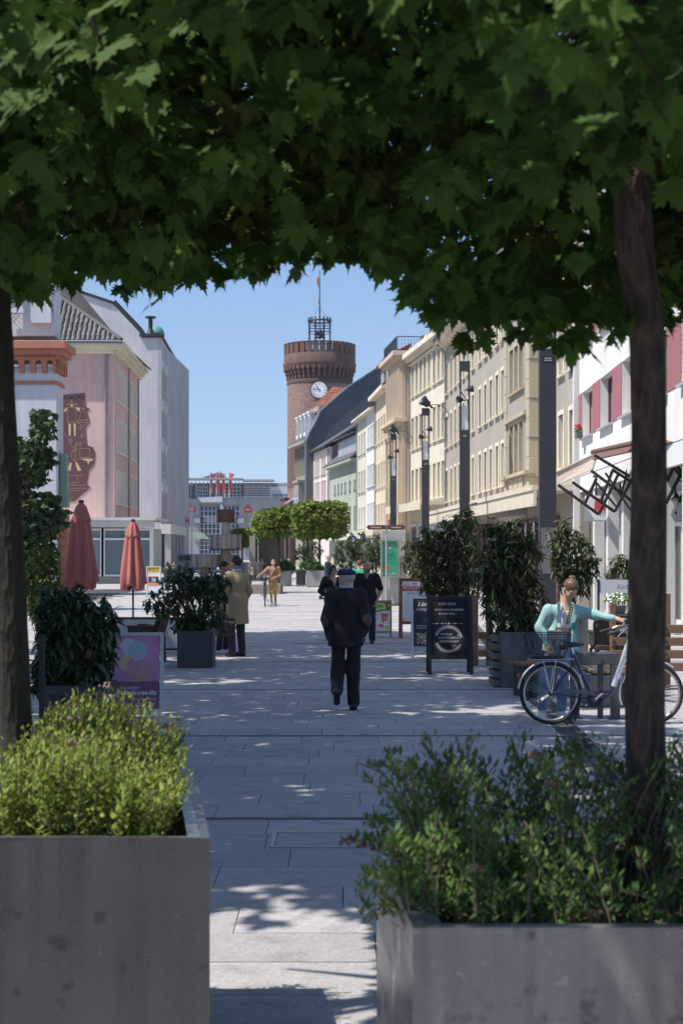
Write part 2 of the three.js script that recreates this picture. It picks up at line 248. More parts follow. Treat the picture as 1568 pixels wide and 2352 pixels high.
// 1. white modern building with red panels
{
  const f = frame([1328, 46.5], [1700, 25.5]), t = house('white_building', 'white rendered building with dark red panels between its windows, nearest on the right side', f), put = local(t, f), wins = [];
  const st = { key: 'red', recess: 0.26, cols: 2, mat: M('red_frame', [0.16, 0.035, 0.05], 0.5), sillMat: M('sill_metal', [0.55, 0.55, 0.57], 0.4, { metalness: 0.4 }) };
  const ua = f.u(z5(650, 0)[0]), step = (f.u(z5(1012, 0)[0]) - ua) / 2, w = step * 0.6, us = []; for (let u = ua; u < f.L - 3; u += step) us.push([u, u + w]);
  const rows = [[5.52, 1.48], [8.4, 1.48], [11.3, 1.48]];
  for (const [a, b] of us) for (const [v, h] of rows) wins.push({ u: (a + b) / 2, v, h, w: b - a, s: st });
  wall(t, f, rect(0, f.L, 4.35, 14), wins, WHITEW);
  put(part(t, 'body', box(f.L - 0.04, 9.6, 9, f.L / 2, 9.18, -4.82), WHITEW), 0, 0);
  const redM = M('red_panel', [0.355, 0.135, 0.15], 0.85, { map: T.plaster, bumpMap: T.render, bumpScale: 0.004 });
  for (const [v, h] of rows) { let last = 0.02; for (const [a, b] of [...us, [f.L, 0]]) { if (a - last > 0.1) put(part(t, 'red_panel', box(a - last - 0.01, h, 0.02, 0, h / 2, 0.005), redM), (a + last) / 2, v); last = b; } }
  put(part(t, 'corner_pier', box(0.34, 14, 0.5, 0, 7, 0), COOL), -0.2, 0, -0.1);
  // shop front under it
  const wr = stucco('shop_white', [0.66, 0.66, 0.65]);
  put(part(t, 'shop_wall', [box(f.L, 4.34, 8.5, f.L / 2, 2.17, -5.2)], wr), 0, 0);
  for (let u = 0.6; u < f.L - 2; u += 2.6) {
    const fr = put(part(t, 'shop_window', [box(0.1, 3.4, 0.12, 0, 1.7, 0), box(0.1, 3.4, 0.12, 2.1, 1.7, 0), box(2.0, 0.1, 0.12, 1.05, 3.35, 0), box(2.0, 0.1, 0.12, 1.05, 2.6, 0), ...[1, 2, 3, 4, 5].map((k) => box(0.06, 0.65, 0.1, 2.0 * k / 6 + 0.05, 2.97, 0)), box(0.07, 2.55, 0.1, 1.05, 1.28, 0), box(2.0, 0.25, 0.1, 1.05, 0.125, 0)], WHITE), u, 0, -0.86);
    part(fr, 'pane', box(1.98, 3.2, 0.02, 1.05, 1.75, -0.03), GLASS);
    put(part(t, 'pillar', box(0.34, 4.3, 0.3, 0, 2.15, 0), wr), u + 2.35, 0, -0.2);
  }
  put(part(t, 'fascia', box(f.L, 0.5, 0.12, f.L / 2, 0, 0), WHITE), 0, 4.08, -0.07);
}
// flower box on its lowest left window sill
{
  const f = frame([1328, 46.5], [1700, 25.5]), q = local({ position: V(0, 0, 0), rotation: { y: 0 } }, f), t = thing('flower_box', 'small grey window box with red geraniums on a sill of the white and red building', 'flower box'); q(t, 1.5, 5.5, 0.2);
  part(t, 'box', [box(0.5, 0.02, 0.17, 0, 0.01, 0), box(0.5, 0.17, 0.02, 0, 0.09, 0.08), box(0.5, 0.17, 0.02, 0, 0.09, -0.08), box(0.02, 0.17, 0.14, -0.24, 0.09, 0), box(0.02, 0.17, 0.14, 0.24, 0.09, 0)], M('slate_grey', [0.09, 0.1, 0.11], 0.6));
  reseed(5); const lv = [], fl = []; for (let i = 0; i < 60; i++) lv.push(ball(0.035, rr(-0.22, 0.22), 0.18 + rr(0, 0.14), rr(-0.1, 0.1), 1, 0.4, 1, 6)); for (let i = 0; i < 26; i++) fl.push(ball(0.035, rr(-0.24, 0.0), 0.28 + rr(0, 0.16), rr(-0.08, 0.1), 1, 0.8, 1, 6));
  part(t, 'foliage', lv, M('geranium_leaf', [0.06, 0.12, 0.03], 0.7), { stuff: true }); part(t, 'flowers', fl, M('geranium_red', [0.55, 0.02, 0.04], 0.6), { stuff: true });
}
// 2. grey building with bay
{
  const f = frame([1024, 85.3], [1331, 46.25]), t = house('grey_building', 'grey rendered apartment building with pale window surrounds and a projecting stone trimmed bay', f), put = local(t, f);
  const st = { key: 'gr', surround: 0.16, surMat: TRIM, recess: 0.2, cols: 2, bars: [0.66], mat: WHITE };
  const us = [439, 481, 523, 566, 605, 650, 700, 770, 825, 880, 942, 998].map((x) => f.u(z4(x, 0)[0])).concat([f.u(z5(463, 0)[0]), f.u(z5(463, 0)[0]) + 1.9, f.u(z5(463, 0)[0]) - 2.2]);
  const rows = [[4.78, 1.86], [8.0, 1.86], [11.18, 1.86]];
  wall(t, f, rect(0, f.L, 0, 14.2), grid(us, rows, 0.86, st), GREYW, { depth: 11 });
  // bay
  const fo = frameAt(f.o.clone().add(V(-f.U.z, 0, f.U.x).multiplyScalar(0.5)), f.U, f.L), b0 = fo.u(z4(1017, 0)[0]), b1 = fo.u(z4(1265, 0)[0]), fb = frameAt(fo.o.clone().add(f.U.clone().multiplyScalar(b0)), f.U, b1 - b0);
  const bw = fb.L, c = [0.24, 0.5, 0.76].map((k) => 0.55 + (bw - 1.5) * k + 0.2), sb = { key: 'bay', surround: 0.14, surMat: STONE, recess: 0.22, cols: 1, bars: [0.7], mat: M('dark_frame', [0.20, 0.17, 0.13], 0.6) };
  wall(t, fb, rect(0, bw, 3.9, 14.2), [...grid(c, [[4.95, 1.95]], 0.92, sb), ...grid(c, [[8.15, 1.8], [11.3, 1.8]], 0.92, sb)], GREYW, { name: 'bay_wall' });
  const pb = local(t, fb); pb(part(t, 'bay_body', box(bw - 0.04, 10.2, 0.28, bw / 2, 9.05, -0.45), GREYW), 0, 0);
  for (const u of [0.28, bw - 0.28]) for (let k = 0; k < 14; k++) pb(part(t, 'stone_block', rbox(0.58 + (k % 2) * 0.06, 0.72, 0.64, 0.02, 0, 0.36, 0), STONE), u, 3.95 + k * 0.73, -0.27);
  for (let k = 0; k < 3; k++) pb(part(t, 'parapet_panel', rbox(1.0, 0.75, 0.08, 0.01, 0, 0.375, 0.0), STONE), c[k], 4.02, 0.03);
  pb(part(t, 'ledge', [box(bw + 0.3, 0.12, 0.35, bw / 2, 4.86, 0.05), ], STONE), 0, 0); pb(part(t, 'ledge', box(bw + 0.3, 0.14, 0.9, bw / 2, 3.86, -0.2), STONE), 0, 0); pb(part(t, 'lintel', box(bw - 1, 0.14, 0.2, bw / 2, 7.12, 0.06), STONE), 0, 0);
  put(part(t, 'cornice', [box(f.L + 1, 0.3, 1.0, f.L / 2, 14.35, 0.2), box(f.L + 0.6, 0.2, 0.7, f.L / 2, 14.1, 0.1)], TRIM), 0, 0);
  pitched(t, f, -0.5, f.L + 0.5, 14.52, 18.5, 11, 0.75, roofMat);
  put(part(t, 'gutter', [tube([[-0.5, 14.5, 0.82], [f.L / 2, 14.5, 0.82], [f.L + 0.5, 14.5, 0.82]], 0.08, 4, 8), tube([[0.1, 14.45, 0.8], [0.15, 14.2, 0.6], [0.2, 13.8, 0.1]], 0.05, 8, 8)], ZINC), 0, 0);
  pipe(t, put, 0.2, 4, 13.8);
  put(part(t, 'shop_fascia', [box(f.L * 0.98, 0.18, 1.5, f.L / 2, 4.0, 0.75), box(f.L * 0.98, 0.5, 0.1, f.L / 2, 3.65, 1.4)], SHOP), 0, 0);
  for (let u = 1; u < f.L - 3; u += 3.2) { const w = put(part(t, 'shop_window', [box(2.6, 0.12, 0.1, 0, 3.1, 0), box(2.6, 0.4, 0.1, 0, 0.2, 0), box(0.1, 2.6, 0.1, -1.3, 1.7, 0), box(0.1, 2.6, 0.1, 1.3, 1.7, 0), box(0.07, 2.6, 0.1, 0, 1.7, 0)], M('brown_frame', [0.11, 0.045, 0.03], 0.6)), u + 1.4, 0, 0.06); part(w, 'pane', box(2.5, 2.6, 0.02, 0, 1.7, -0.03), GLASS); }
}
// 3. cream building
{
  const f = frame([942, 98.2], [1026, 85.6]), t = house('cream_building', 'tall cream stuccoed building with four rows of narrow windows and a set back attic', f), put = local(t, f);
  const st = { key: 'cr', surround: 0.17, surMat: TRIM, recess: 0.2, cols: 2, bars: [0.7], mat: WHITE };
  const us = [97, 137, 178, 218, 261, 312, 358, 400].map((x) => f.u(z4(x, 0)[0]));
  wall(t, f, rect(0, f.L, 0, 15), grid(us, [[5.2, 2.15], [8.75, 2.15], [12.35, 2.1]], 0.92, st), CREAM, { depth: 9 });
  put(part(t, 'cornice', [box(f.L + 0.6, 0.32, 0.9, f.L / 2 + 0.1, 15.16, 0.15), box(f.L + 0.3, 0.22, 0.5, f.L / 2, 14.89, 0.1), box(f.L, 0.1, 0.16, f.L / 2, 14.6, 0.06)], TRIM), 0, 0);
  put(part(t, 'attic', box(f.L - 0.3, 1.9, 6, f.L / 2, 16.3, -4.3), stucco('attic_pink', [0.55, 0.40, 0.36])), 0, 0);
  put(part(t, 'attic_roof', box(f.L, 0.12, 6.6, f.L / 2, 17.32, -4.3), SLATE), 0, 0);
  for (let k = 0; k < 4; k++) { const w = put(part(t, 'dormer', [box(0.9, 1.1, 0.7, 0, 0.55, -0.3), box(1.05, 0.08, 0.9, 0, 1.12, -0.25)], TRIM), 1.5 + k * 3, 15.35, -0.95); part(w, 'pane', box(0.6, 0.8, 0.02, 0, 0.58, 0.055), GLASS); }
  pipe(t, put, 0.12, 4.5, 14.8);
  put(part(t, 'shop_canopy', [box(f.L + 0.3, 0.22, 1.7, f.L / 2 + 0.1, 4.75, 0.85), box(f.L + 0.3, 0.3, 0.06, f.L / 2 + 0.1, 4.5, 1.68)], SHOP), 0, 0);
  for (let u = 0.6; u < f.L - 2; u += 2.9) { const w = put(part(t, 'shop_window', [box(2.3, 0.14, 0.1, 0, 3.6, 0), box(2.3, 0.4, 0.1, 0, 0.2, 0), box(0.1, 3.1, 0.1, -1.2, 1.9, 0), box(0.1, 3.1, 0.1, 1.2, 1.9, 0)], WHITE), u + 1.2, 0, 0.06); part(w, 'pane', box(2.3, 3.1, 0.02, 0, 1.9, -0.03), GLASS); }
}
// 4. tan building with pilasters
{
  const f = frame([891, 105.2], [921.5, 98.4]), t = house('tan_building', 'tan stone building with tall pilasters, a loggia storey and a railed roof terrace', f), put = local(t, f);
  const st = { key: 'tan', recess: 0.24, cols: 1, bars: [0.5, 0.75], mat: M('tan_frame', [0.3, 0.24, 0.18], 0.6), sill: false }, n = 6, us = [...Array(n)].map((_, i) => 0.75 + i * (f.L - 1.6) / (n - 1) + 0.02);
  const lo = [...Array(4)].map((_, i) => 1.0 + i * (f.L - 2.1) / 3);
  wall(t, f, rect(0, f.L, 0, 15.4), [...grid(us, [[11.75, 2.3]], 0.62, st), ...grid(lo, [[3.6, 3.0], [7.2, 2.6]], 0.85, st)], TAN, { depth: 8 });
  put(part(t, 'cornice', [box(f.L + 0.9, 0.3, 1.0, f.L / 2, 15.5, 0.15), box(f.L + 0.5, 0.2, 0.6, f.L / 2, 15.24, 0.1)], TAN), 0, 0); put(part(t, 'string_course', [box(f.L + 0.8, 0.26, 0.9, f.L / 2, 10.9, 0.12), box(f.L + 0.4, 0.24, 0.5, f.L / 2, 10.65, 0.1)], TAN), 0, 0); put(part(t, 'string_course', box(f.L + 0.3, 0.3, 0.5, f.L / 2, 3.2, 0.1), TAN), 0, 0);
  const pil = mg([box(0.5, 6.2, 0.24, 0, 3.4, 0), box(0.64, 0.3, 0.34, 0, 0.3, 0), box(0.62, 0.22, 0.34, 0, 6.5, 0), box(0.7, 0.12, 0.4, 0, 6.68, 0)]);
  for (let k = 0; k < 5; k++) put(part(t, 'pilaster', pil, TAN), 0.32 + k * (f.L - 0.64) / 4, 3.35, 0.12);
  for (let k = 0; k < 7; k++) put(part(t, 'loggia_pier', box(0.3, 3.3, 0.2, 0, 1.65, 0), TAN), 0.3 + k * (f.L - 0.6) / 6, 11.2, 0.08);
  const rail = []; for (let u = 0; u <= f.L; u += 0.22) rail.push(box(0.025, 1.0, 0.025, u, 0.5, 0)); for (let z = 0; z <= 4; z += 0.22) rail.push(box(0.025, 1.0, 0.025, f.L, 0.5, -z - 0.1)); rail.push(box(f.L, 0.05, 0.05, f.L / 2, 1.02, 0), box(f.L, 0.04, 0.04, f.L / 2, 0.12, 0), box(0.05, 0.05, 4.2, f.L, 1.02, -2.1), box(0.04, 0.04, 4.2, f.L, 0.12, -2.1));
  put(part(t, 'terrace_railing', rail, DARK), 0, 15.66, 0.3);
}
// 5. yellow building with red dormers
{
  const f = frame([862.5, 115], [893, 105.6]), t = house('yellow_building', 'yellow stuccoed house with two red tiled dormers, left of the tan pilaster building', f), put = local(t, f);
  const st = { key: 'ye', surround: 0.14, surMat: TRIM, recess: 0.18, cols: 1, bars: [0.66], mat: WHITE };
  wall(t, f, rect(0, f.L, 0, 13.9), grid([1000, 1024, 1050, 1076, 1100].map((x) => f.u(z3(x, 0)[0])), [[3.6, 1.9], [6.8, 1.9], [10.3, 1.95]], 0.85, st), YELLOW, { depth: 10 });
  put(part(t, 'cornice', [box(f.L + 0.6, 0.3, 0.9, f.L / 2, 14.05, 0.15)], TRIM), 0, 0); pitched(t, f, -0.3, f.L + 0.3, 14.2, 17.6, 10, 0.6, SLATE);
  for (const u of [1.6, 5.4]) { const w = put(part(t, 'dormer', box(2.1, 2.0, 2.4, 0, 1, -1.2), M('dormer_wall', [0.30, 0.19, 0.15], 0.8)), u, 14.6, -0.4); part(w, 'dormer_roof', [quad([-1.4, 1.9, 0.4], [1.4, 1.9, 0.4], [1.2, 3.0, -1.6], [-1.2, 3.0, -1.6], 0.12), ...[...Array(9)].map((_, k) => bar([-1.36 + k * 0.34, 1.95, 0.42], [-1.17 + k * 0.29, 3.05, -1.6], 0.12, 0.12, true))], orange); part(w, 'pane', box(1.3, 1.3, 0.04, 0, 1.05, 0.01), GLASS); part(w, 'dormer_frame', [box(0.14, 1.5, 0.08, -0.72, 1.05, 0.03), box(0.14, 1.5, 0.08, 0.72, 1.05, 0.03), box(0.08, 1.5, 0.08, 0, 1.05, 0.03)], WHITE); }
  put(part(t, 'chimney', box(2.2, 3.2, 1.2, 0, 1.6, 0), M('chimney_brick', [0.30, 0.13, 0.09], 0.9, { map: T.stain })), -2.4, 16.3, -4.6);
  pipe(t, put, 0.1, 3.5, 13.8);
  put(part(t, 'shop_canopy', box(f.L, 0.4, 1.2, f.L / 2, 3.2, 0.6), SHOP), 0, 0);
}
// 6. pale and white house
{
  const f = frame([820, 128], [863, 115.2]), t = house('pale_house', 'narrow house painted half pale cream and half bright white, left of the yellow house', f), put = local(t, f);
  const st = { key: 'pw', recess: 0.18, cols: 1, bars: [0.66], mat: WHITE, sillMat: ZINC }, m = f.u(842);
  wall(t, f, rect(0, m, 0, 13.3), grid([834, 858, 883].map((x) => f.u(z3(x, 0)[0])), [[3.7, 1.9], [6.9, 1.9], [10.2, 1.85]], 0.95, st), PALE);
  wall(t, f, rect(m + 0.01, f.L, 0, 13.3), grid([918, 936, 953, 970].map((x) => f.u(z3(x, 0)[0])), [[3.9, 1.9], [7.1, 1.9], [10.4, 1.85]], 0.85, st), M('bright_white', [0.82, 0.82, 0.83], 0.8, { map: T.plaster }), { label: 'bright white half of the front' });
  put(part(t, 'body', box(f.L - 0.02, 13.2, 9.6, f.L / 2, 6.6, -5.12), PALE), 0, 0);
  put(part(t, 'cornice', box(f.L + 0.6, 0.26, 0.8, f.L / 2, 13.42, 0.15), TRIM), 0, 0); pitched(t, f, -0.3, f.L + 0.3, 13.55, 16.2, 10, 0.6, SLATE);
  pipe(t, put, 0.15, 3.5, 13.2); put(part(t, 'shop_canopy', box(f.L, 0.5, 1.0, f.L / 2, 3.1, 0.5), WHITE), 0, 0);
}
// 7. green house with long dormer
{
  const f = frame([757, 144.5], [819, 128.8]), t = house('green_house', 'low pale green house with a tiled roof and a long glazed dormer', f), put = local(t, f);
  const st = { key: 'gn', recess: 0.16, cols: 1, bars: [0.66], mat: M('green_frame', [0.3, 0.36, 0.28], 0.6), sillMat: ZINC }, us = [603, 635, 667, 700, 745, 790].map((x) => f.u(z3(x, 0)[0]));
  wall(t, f, rect(0, f.L, 0, 10), [...grid(us, [[3.9, 2.0]], 0.9, st), ...grid(us, [[7.4, 0.9]], 0.8, st)], GREEN, { depth: 9 });
  put(part(t, 'cornice', box(f.L + 0.5, 0.25, 0.9, f.L / 2, 10.1, 0.2), M('green_trim', [0.36, 0.40, 0.32], 0.8)), 0, 0); pitched(t, f, -0.3, f.L + 0.3, 10.25, 14.4, 9, 0.7, roofMat);
  put(part(t, 'long_dormer', [box(f.L * 0.72, 2.1, 2.6, 0, 1.05, -1.3)], M('dormer_grey', [0.22, 0.22, 0.22], 0.8)), f.L * 0.6, 10.5, -0.3);
  for (let k = 0; k < 12; k++) { const w = put(part(t, 'window', [box(0.07, 1.6, 0.06, -0.36, 0, 0), box(0.07, 1.6, 0.06, 0.36, 0, 0), box(0.66, 0.07, 0.06, 0, 0.77, 0)], WHITE), f.L * 0.27 + k * 0.86, 11.6, -0.26); part(w, 'pane', box(0.64, 1.5, 0.02, 0, 0, -0.01), M('pale_glass', [0.25, 0.27, 0.3], 0.1)); }
  put(part(t, 'dormer_roof', quad([f.L * 0.22, 12.65, 0.3], [f.L * 0.99, 12.65, 0.3], [f.L * 0.99, 13.6, -3.4], [f.L * 0.22, 13.6, -3.4], 0.12), roofMat), 0, 0);
  // shop signs on its ground floor
  put(part(t, 'shop_canopy', box(f.L, 0.4, 1.0, f.L / 2, 3.0, 0.5), WHITE), 0, 0);
}
// 8. pinkish white house
{
  const f = frame([718, 155.5], [756, 144.8]), t = house('pinkish_house', 'pinkish white house with a brown side gable behind the low green house', f), put = local(t, f);
  const st = { key: 'pk', recess: 0.16, cols: 1, bars: [0.66], mat: WHITE, sillMat: ZINC };
  wall(t, f, rect(0, f.L, 0, 12.4), grid([416, 433, 449, 477, 493, 508, 536].map((x) => f.u(z3(x, 0)[0])), [[3.7, 2.1], [7.0, 2.1], [9.7, 1.8]], 0.8, st), PINKW);
  put(part(t, 'side_wall', prism([[0, 0], [12, 0], [12, 20], [0, 12.4]], 10, 0).rotateY(PI / 2), BROWNP, { label: 'brown pink side gable' }), f.L - 10.05, 0, -0.31);
  put(part(t, 'roof', [quad([-0.3, 12.5, 0.6], [f.L + 0.2, 12.5, 0.6], [f.L + 0.2, 20.7, -12.3], [-0.3, 20.7, -12.3], 0.22)], SLATE), 0, 0);
  pipe(t, put, f.L - 0.2, 3, 12.2);
}
// 9. old grey house with orange mansard, its tall dark side gable
{
  const f = frame([679, 166], [718, 155.8]), t = house('old_grey_house', 'old grey house with orange roof and huge dark side gable before the tower', f), put = local(t, f);
  const st = { key: 'og', recess: 0.2, cols: 1, bars: [0.66], mat: WHITE, sillMat: STONE };
  const SG = stucco('old_grey', [0.30, 0.275, 0.235]);
  wall(t, f, rect(0, f.L, 0, 13.6), grid([0.11, 0.26, 0.41, 0.56, 0.72, 0.88].map((k) => f.L * k), [[3.8, 2.2], [10.6, 2.4]], 0.9, st), SG, { depth: 7 });
  for (let k = 0; k < 8; k++) put(part(t, 'lesene', box(0.28, 3.2, 0.2, 0, 1.6, 0), SG), f.L * (0.04 + 0.132 * k), 10.3, 0.08);
  put(part(t, 'bay', [box(3, 5, 1.1, 0, 2.5, 0), box(3.3, 0.3, 1.4, 0, 5.1, 0), box(3.3, 0.25, 1.4, 0, -0.1, 0)], SG), f.L * 0.6, 4.4, 0.55);
  for (let k = -1; k < 2; k++) { const w = put(part(t, 'window', [box(0.06, 3, 0.06, -0.36, 0, 0), box(0.06, 3, 0.06, 0.36, 0, 0), box(0.66, 0.06, 0.06, 0, 0.6, 0)], WHITE), f.L * 0.6 + k, 7.0, 1.12); part(w, 'pane', box(0.66, 2.9, 0.02, 0, 0, -0.01), GLASS); }
  put(part(t, 'bay_canopy', quad([-1.2, 0, 1.6], [1.6, 0, 1.6], [1.4, 1.0, 0.05], [-1.0, 1.0, 0.05], 0.1), ZINC), f.L * 0.2, 7.2, 0);
  put(part(t, 'cornice', [box(f.L + 0.6, 0.35, 1.4, f.L / 2, 13.75, 0.3)], SG), 0, 0);
  put(part(t, 'lower_roof', quad([-0.3, 13.95, 1.0], [f.L, 13.95, 1.0], [f.L, 15.2, -0.6], [0, 15.2, -0.6], 0.2), SLATE), 0, 0);
  put(part(t, 'attic_wall', box(f.L - 0.1, 3.4, 5, f.L / 2, 16.0, -3.2), SG), 0, 0);
  for (let k = 0; k < 4; k++) { const w = put(part(t, 'dormer', [box(1.0, 2.4, 1.6, 0, 1.2, -0.5), box(1.2, 0.2, 1.8, 0, 2.5, -0.5)], WHITE), 1.3 + k * 2.4, 14.6, -0.2); part(w, 'pane', box(0.62, 1.6, 0.02, 0, 1.3, 0.31), GLASS); }
  const rf = put(part(t, 'roof', quad([-0.2, 16.9, -0.3], [f.L, 16.9, -0.5], [f.L, 19.7, -3.7], [4.2, 20.5, -3.6], 0.2), orange), 0, 0);
  for (let k = 0; k < 16; k++) { const q = k / 15.5; part(rf, 'tile_course', bar([lerp(-0.2, 4.2, q), lerp(16.96, 20.56, q), lerp(-0.28, -3.58, q)], [f.L, lerp(16.96, 19.76, q), lerp(-0.48, -3.68, q)], 0.09, 0.09, true), orange); }
  // the side gable faces the viewer
  const gp = [[0.9, 0], [0.9, 13.6], [0.5, 14.6], [-0.2, 15.8], [-0.65, 16.9], [-3.7, 19.6], [-10, 23.8], [-19.4, 16.9], [-19.4, 0]].map(([a, b]) => [-a, b]);
  put(part(t, 'side_gable', prism(gp, 0.8, 0).rotateY(PI / 2), FIREW), f.L + 0.05, 0, 0);
  put(part(t, 'gable_coping', [[0.9, 13.6], [0.5, 14.6], [-0.2, 15.8], [-0.65, 16.9], [-3.7, 19.6], [-10, 23.8]].map(([a, b]) => [0.45, b + 0.06, a]).reduce((l, p, i, arr) => (i ? [...l, bar(arr[i - 1], p, 1.0, 0.16)] : l), []), ZINC), f.L + 0.05, 0, 0);
  pipe(t, put, f.L - 0.3, 3, 13.4);
}
// 10. brick tower with clock and lantern
{
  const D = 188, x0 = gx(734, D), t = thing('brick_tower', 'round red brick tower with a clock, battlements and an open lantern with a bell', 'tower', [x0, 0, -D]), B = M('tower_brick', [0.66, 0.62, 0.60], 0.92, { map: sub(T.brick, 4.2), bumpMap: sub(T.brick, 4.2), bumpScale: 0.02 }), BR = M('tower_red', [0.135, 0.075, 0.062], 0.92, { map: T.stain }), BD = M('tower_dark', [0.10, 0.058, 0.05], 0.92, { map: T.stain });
  const ring = (pts, n = 72) => { const g = lathe(pts, n), p = g.attributes.position, uv = g.attributes.uv; for (let i = 0; i < p.count; i++) uv.setXY(i, uv.getX(i) * 2 * PI * 4.2, p.getY(i)); return g; };
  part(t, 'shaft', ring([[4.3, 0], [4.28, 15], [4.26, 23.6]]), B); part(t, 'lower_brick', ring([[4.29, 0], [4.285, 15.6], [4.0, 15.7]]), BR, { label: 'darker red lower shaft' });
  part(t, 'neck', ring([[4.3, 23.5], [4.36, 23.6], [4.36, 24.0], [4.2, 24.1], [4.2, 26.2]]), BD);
  part(t, 'parapet', ring([[4.55, 25.4], [4.8, 26.0], [4.86, 26.25], [4.72, 26.4], [4.72, 27.4], [4.3, 27.4], [4.3, 25.4]]), BR);
  const cor = mg([box(0.42, 0.5, 0.5, 0, 1.55, 0.2), box(0.36, 0.5, 0.34, 0, 1.05, 0.08), box(0.3, 0.6, 0.2, 0, 0.5, 0)]);
  for (let k = 0; k < 40; k++) { const a = k / 40 * 2 * PI, m = part(t, 'corbel', cor, BR); m.position.set(Math.sin(a) * 4.3, 24.0, Math.cos(a) * 4.3); m.rotation.y = a; }
  const mer = mg([box(0.66, 1.35, 0.42, 0, 0.67, 0), box(0.72, 0.12, 0.5, 0, 1.4, 0)]);
  for (let k = 0; k < 32; k++) { const a = (k + 0.5) / 32 * 2 * PI, m = part(t, 'merlon', mer, BR); m.position.set(Math.sin(a) * 4.5, 27.4, Math.cos(a) * 4.5); m.rotation.y = a; }
  part(t, 'roof_deck', cyl(4.3, 4.3, 0.2, 48, 0, 27.3, 0), ZINC);
  // clock
  const face = canvasTex(512, 512, (g) => { g.fillStyle = '#e8e8ee'; g.fillRect(0, 0, 512, 512); g.translate(256, 256); g.strokeStyle = '#15151c'; g.lineWidth = 5; g.beginPath(); g.arc(0, 0, 244, 0, 7); g.stroke(); g.lineWidth = 2; g.beginPath(); g.arc(0, 0, 150, 0, 7); g.stroke(); g.fillStyle = '#15151c'; g.font = 'bold 66px serif'; g.textAlign = 'center'; g.textBaseline = 'middle';
    ['XII', 'I', 'II', 'III', 'IV', 'V', 'VI', 'VII', 'VIII', 'IX', 'X', 'XI'].forEach((s, i) => { g.save(); g.rotate(i * PI / 6); g.fillText(s, 0, -198); g.restore(); }); });
  const ck = part(t, 'clock', [cyl(1.16, 1.16, 0.3, 40, 0, 0, 0, PI / 2)], DARK, { pos: [gx(732.7, D - 4.3) - x0, 22.5, 4.2] });
  const cf = clean(new THREE.CircleGeometry(1.04, 40)); part(ck, 'clock_face', cf, new THREE.MeshPhysicalMaterial({ map: face, roughness: 0.5 })).position.z = 0.156;
  const hand = (a, l, w) => prism([[-w, -0.2], [w, -0.2], [w * 0.9, l * 0.6], [w * 2, l * 0.7], [0, l], [-w * 2, l * 0.7], [-w * 0.9, l * 0.6]], 0.02, 0).rotateZ(-a);
  part(ck, 'clock_hand', hand((10 + 47 / 60) / 12 * 2 * PI, 0.62, 0.05), DARK).position.z = 0.17; part(ck, 'clock_hand', hand(47 / 60 * 2 * PI, 0.92, 0.035), DARK).position.z = 0.195;
  // lantern
  const y0 = 27.5, lan = [], r = 1.48; for (let k = 0; k < 8; k++) { const a = (k + 0.5) * PI / 4; lan.push(box(0.16, 4.6, 0.16, Math.sin(a) * r, 2.3, Math.cos(a) * r, a)); }
  const hoop = (y, rad, q) => { const g = clean(new THREE.TorusGeometry(rad, q, 6, 32)); g.rotateX(PI / 2); g.translate(0, y, 0); return g; };
  part(t, 'lantern_posts', lan, M('lantern_metal', [0.03, 0.034, 0.05], 0.6), { pos: [0, y0, 0] });
  part(t, 'lantern_hoops', [hoop(1.75, r, 0.12), hoop(4.55, r, 0.14), ...[3.0, 3.4, 3.8, 4.1].map((y) => hoop(y, r, 0.045)), ...[...Array(16)].map((_, k) => box(0.2, 0.34, 0.12, Math.sin(k * PI / 8) * r, 4.8, Math.cos(k * PI / 8) * r, k * PI / 8))], mats.lantern_metal, { pos: [0, y0, 0] });
  part(t, 'lantern_glass', clean(new THREE.CylinderGeometry(1.35, 1.35, 1.4, 24, 1, true)), M('lantern_glass', [0.72, 0.9, 0.95], 0.05, { transmission: 1, thickness: 0 }), { pos: [0, y0 + 0.9, 0] });
  part(t, 'bell', [lathe([[0, 1.0], [0.3, 0.95], [0.42, 0.6], [0.5, 0.2], [0.72, -0.1], [0.7, -0.14], [0, 0]], 20), cyl(0.05, 0.05, 1.4, 8, 0, 1.5, 0), ball(0.13, 0, -0.2, 0), box(0.6, 0.16, 0.16, -0.4, 0.5, 0.4)], DARK, { pos: [0, y0 + 2.5, 0] });
  part(t, 'roof_railing', [hoop(0, 4.2, 0.03), hoop(0.35, 4.2, 0.03)], ZINC, { pos: [0, 28.55, 0] });
  part(t, 'flagpole', [cyl(0.1, 0.05, 6.6, 10, 0, 3.3, 0), bar([0, 1.9, 0], [1.0, 0, 0.6], 0.03), bar([0, 1.9, 0], [-1.0, 0, 0.6], 0.03)], mats.lantern_metal, { pos: [0, y0 + 4.7, 0] });
  const fl = clean(new THREE.PlaneGeometry(0.55, 3.6, 8, 30)); { const p = fl.attributes.position; for (let i = 0; i < p.count; i++) { const x = p.getX(i) + 0.275, y = p.getY(i); p.setXYZ(i, -x * (0.35 + 0.35 * vnoise(2, y * 0.9, 0)) - 0.06, y, 0.18 * Math.sin(x * 14 + y * 0.8)); } fl.computeVertexNormals(); }
  part(t, 'flag', fl, M('tower_flag', [0.62, 0.40, 0.38], 0.8, { side: THREE.DoubleSide }), { pos: [0, y0 + 8.7, 0] });
}
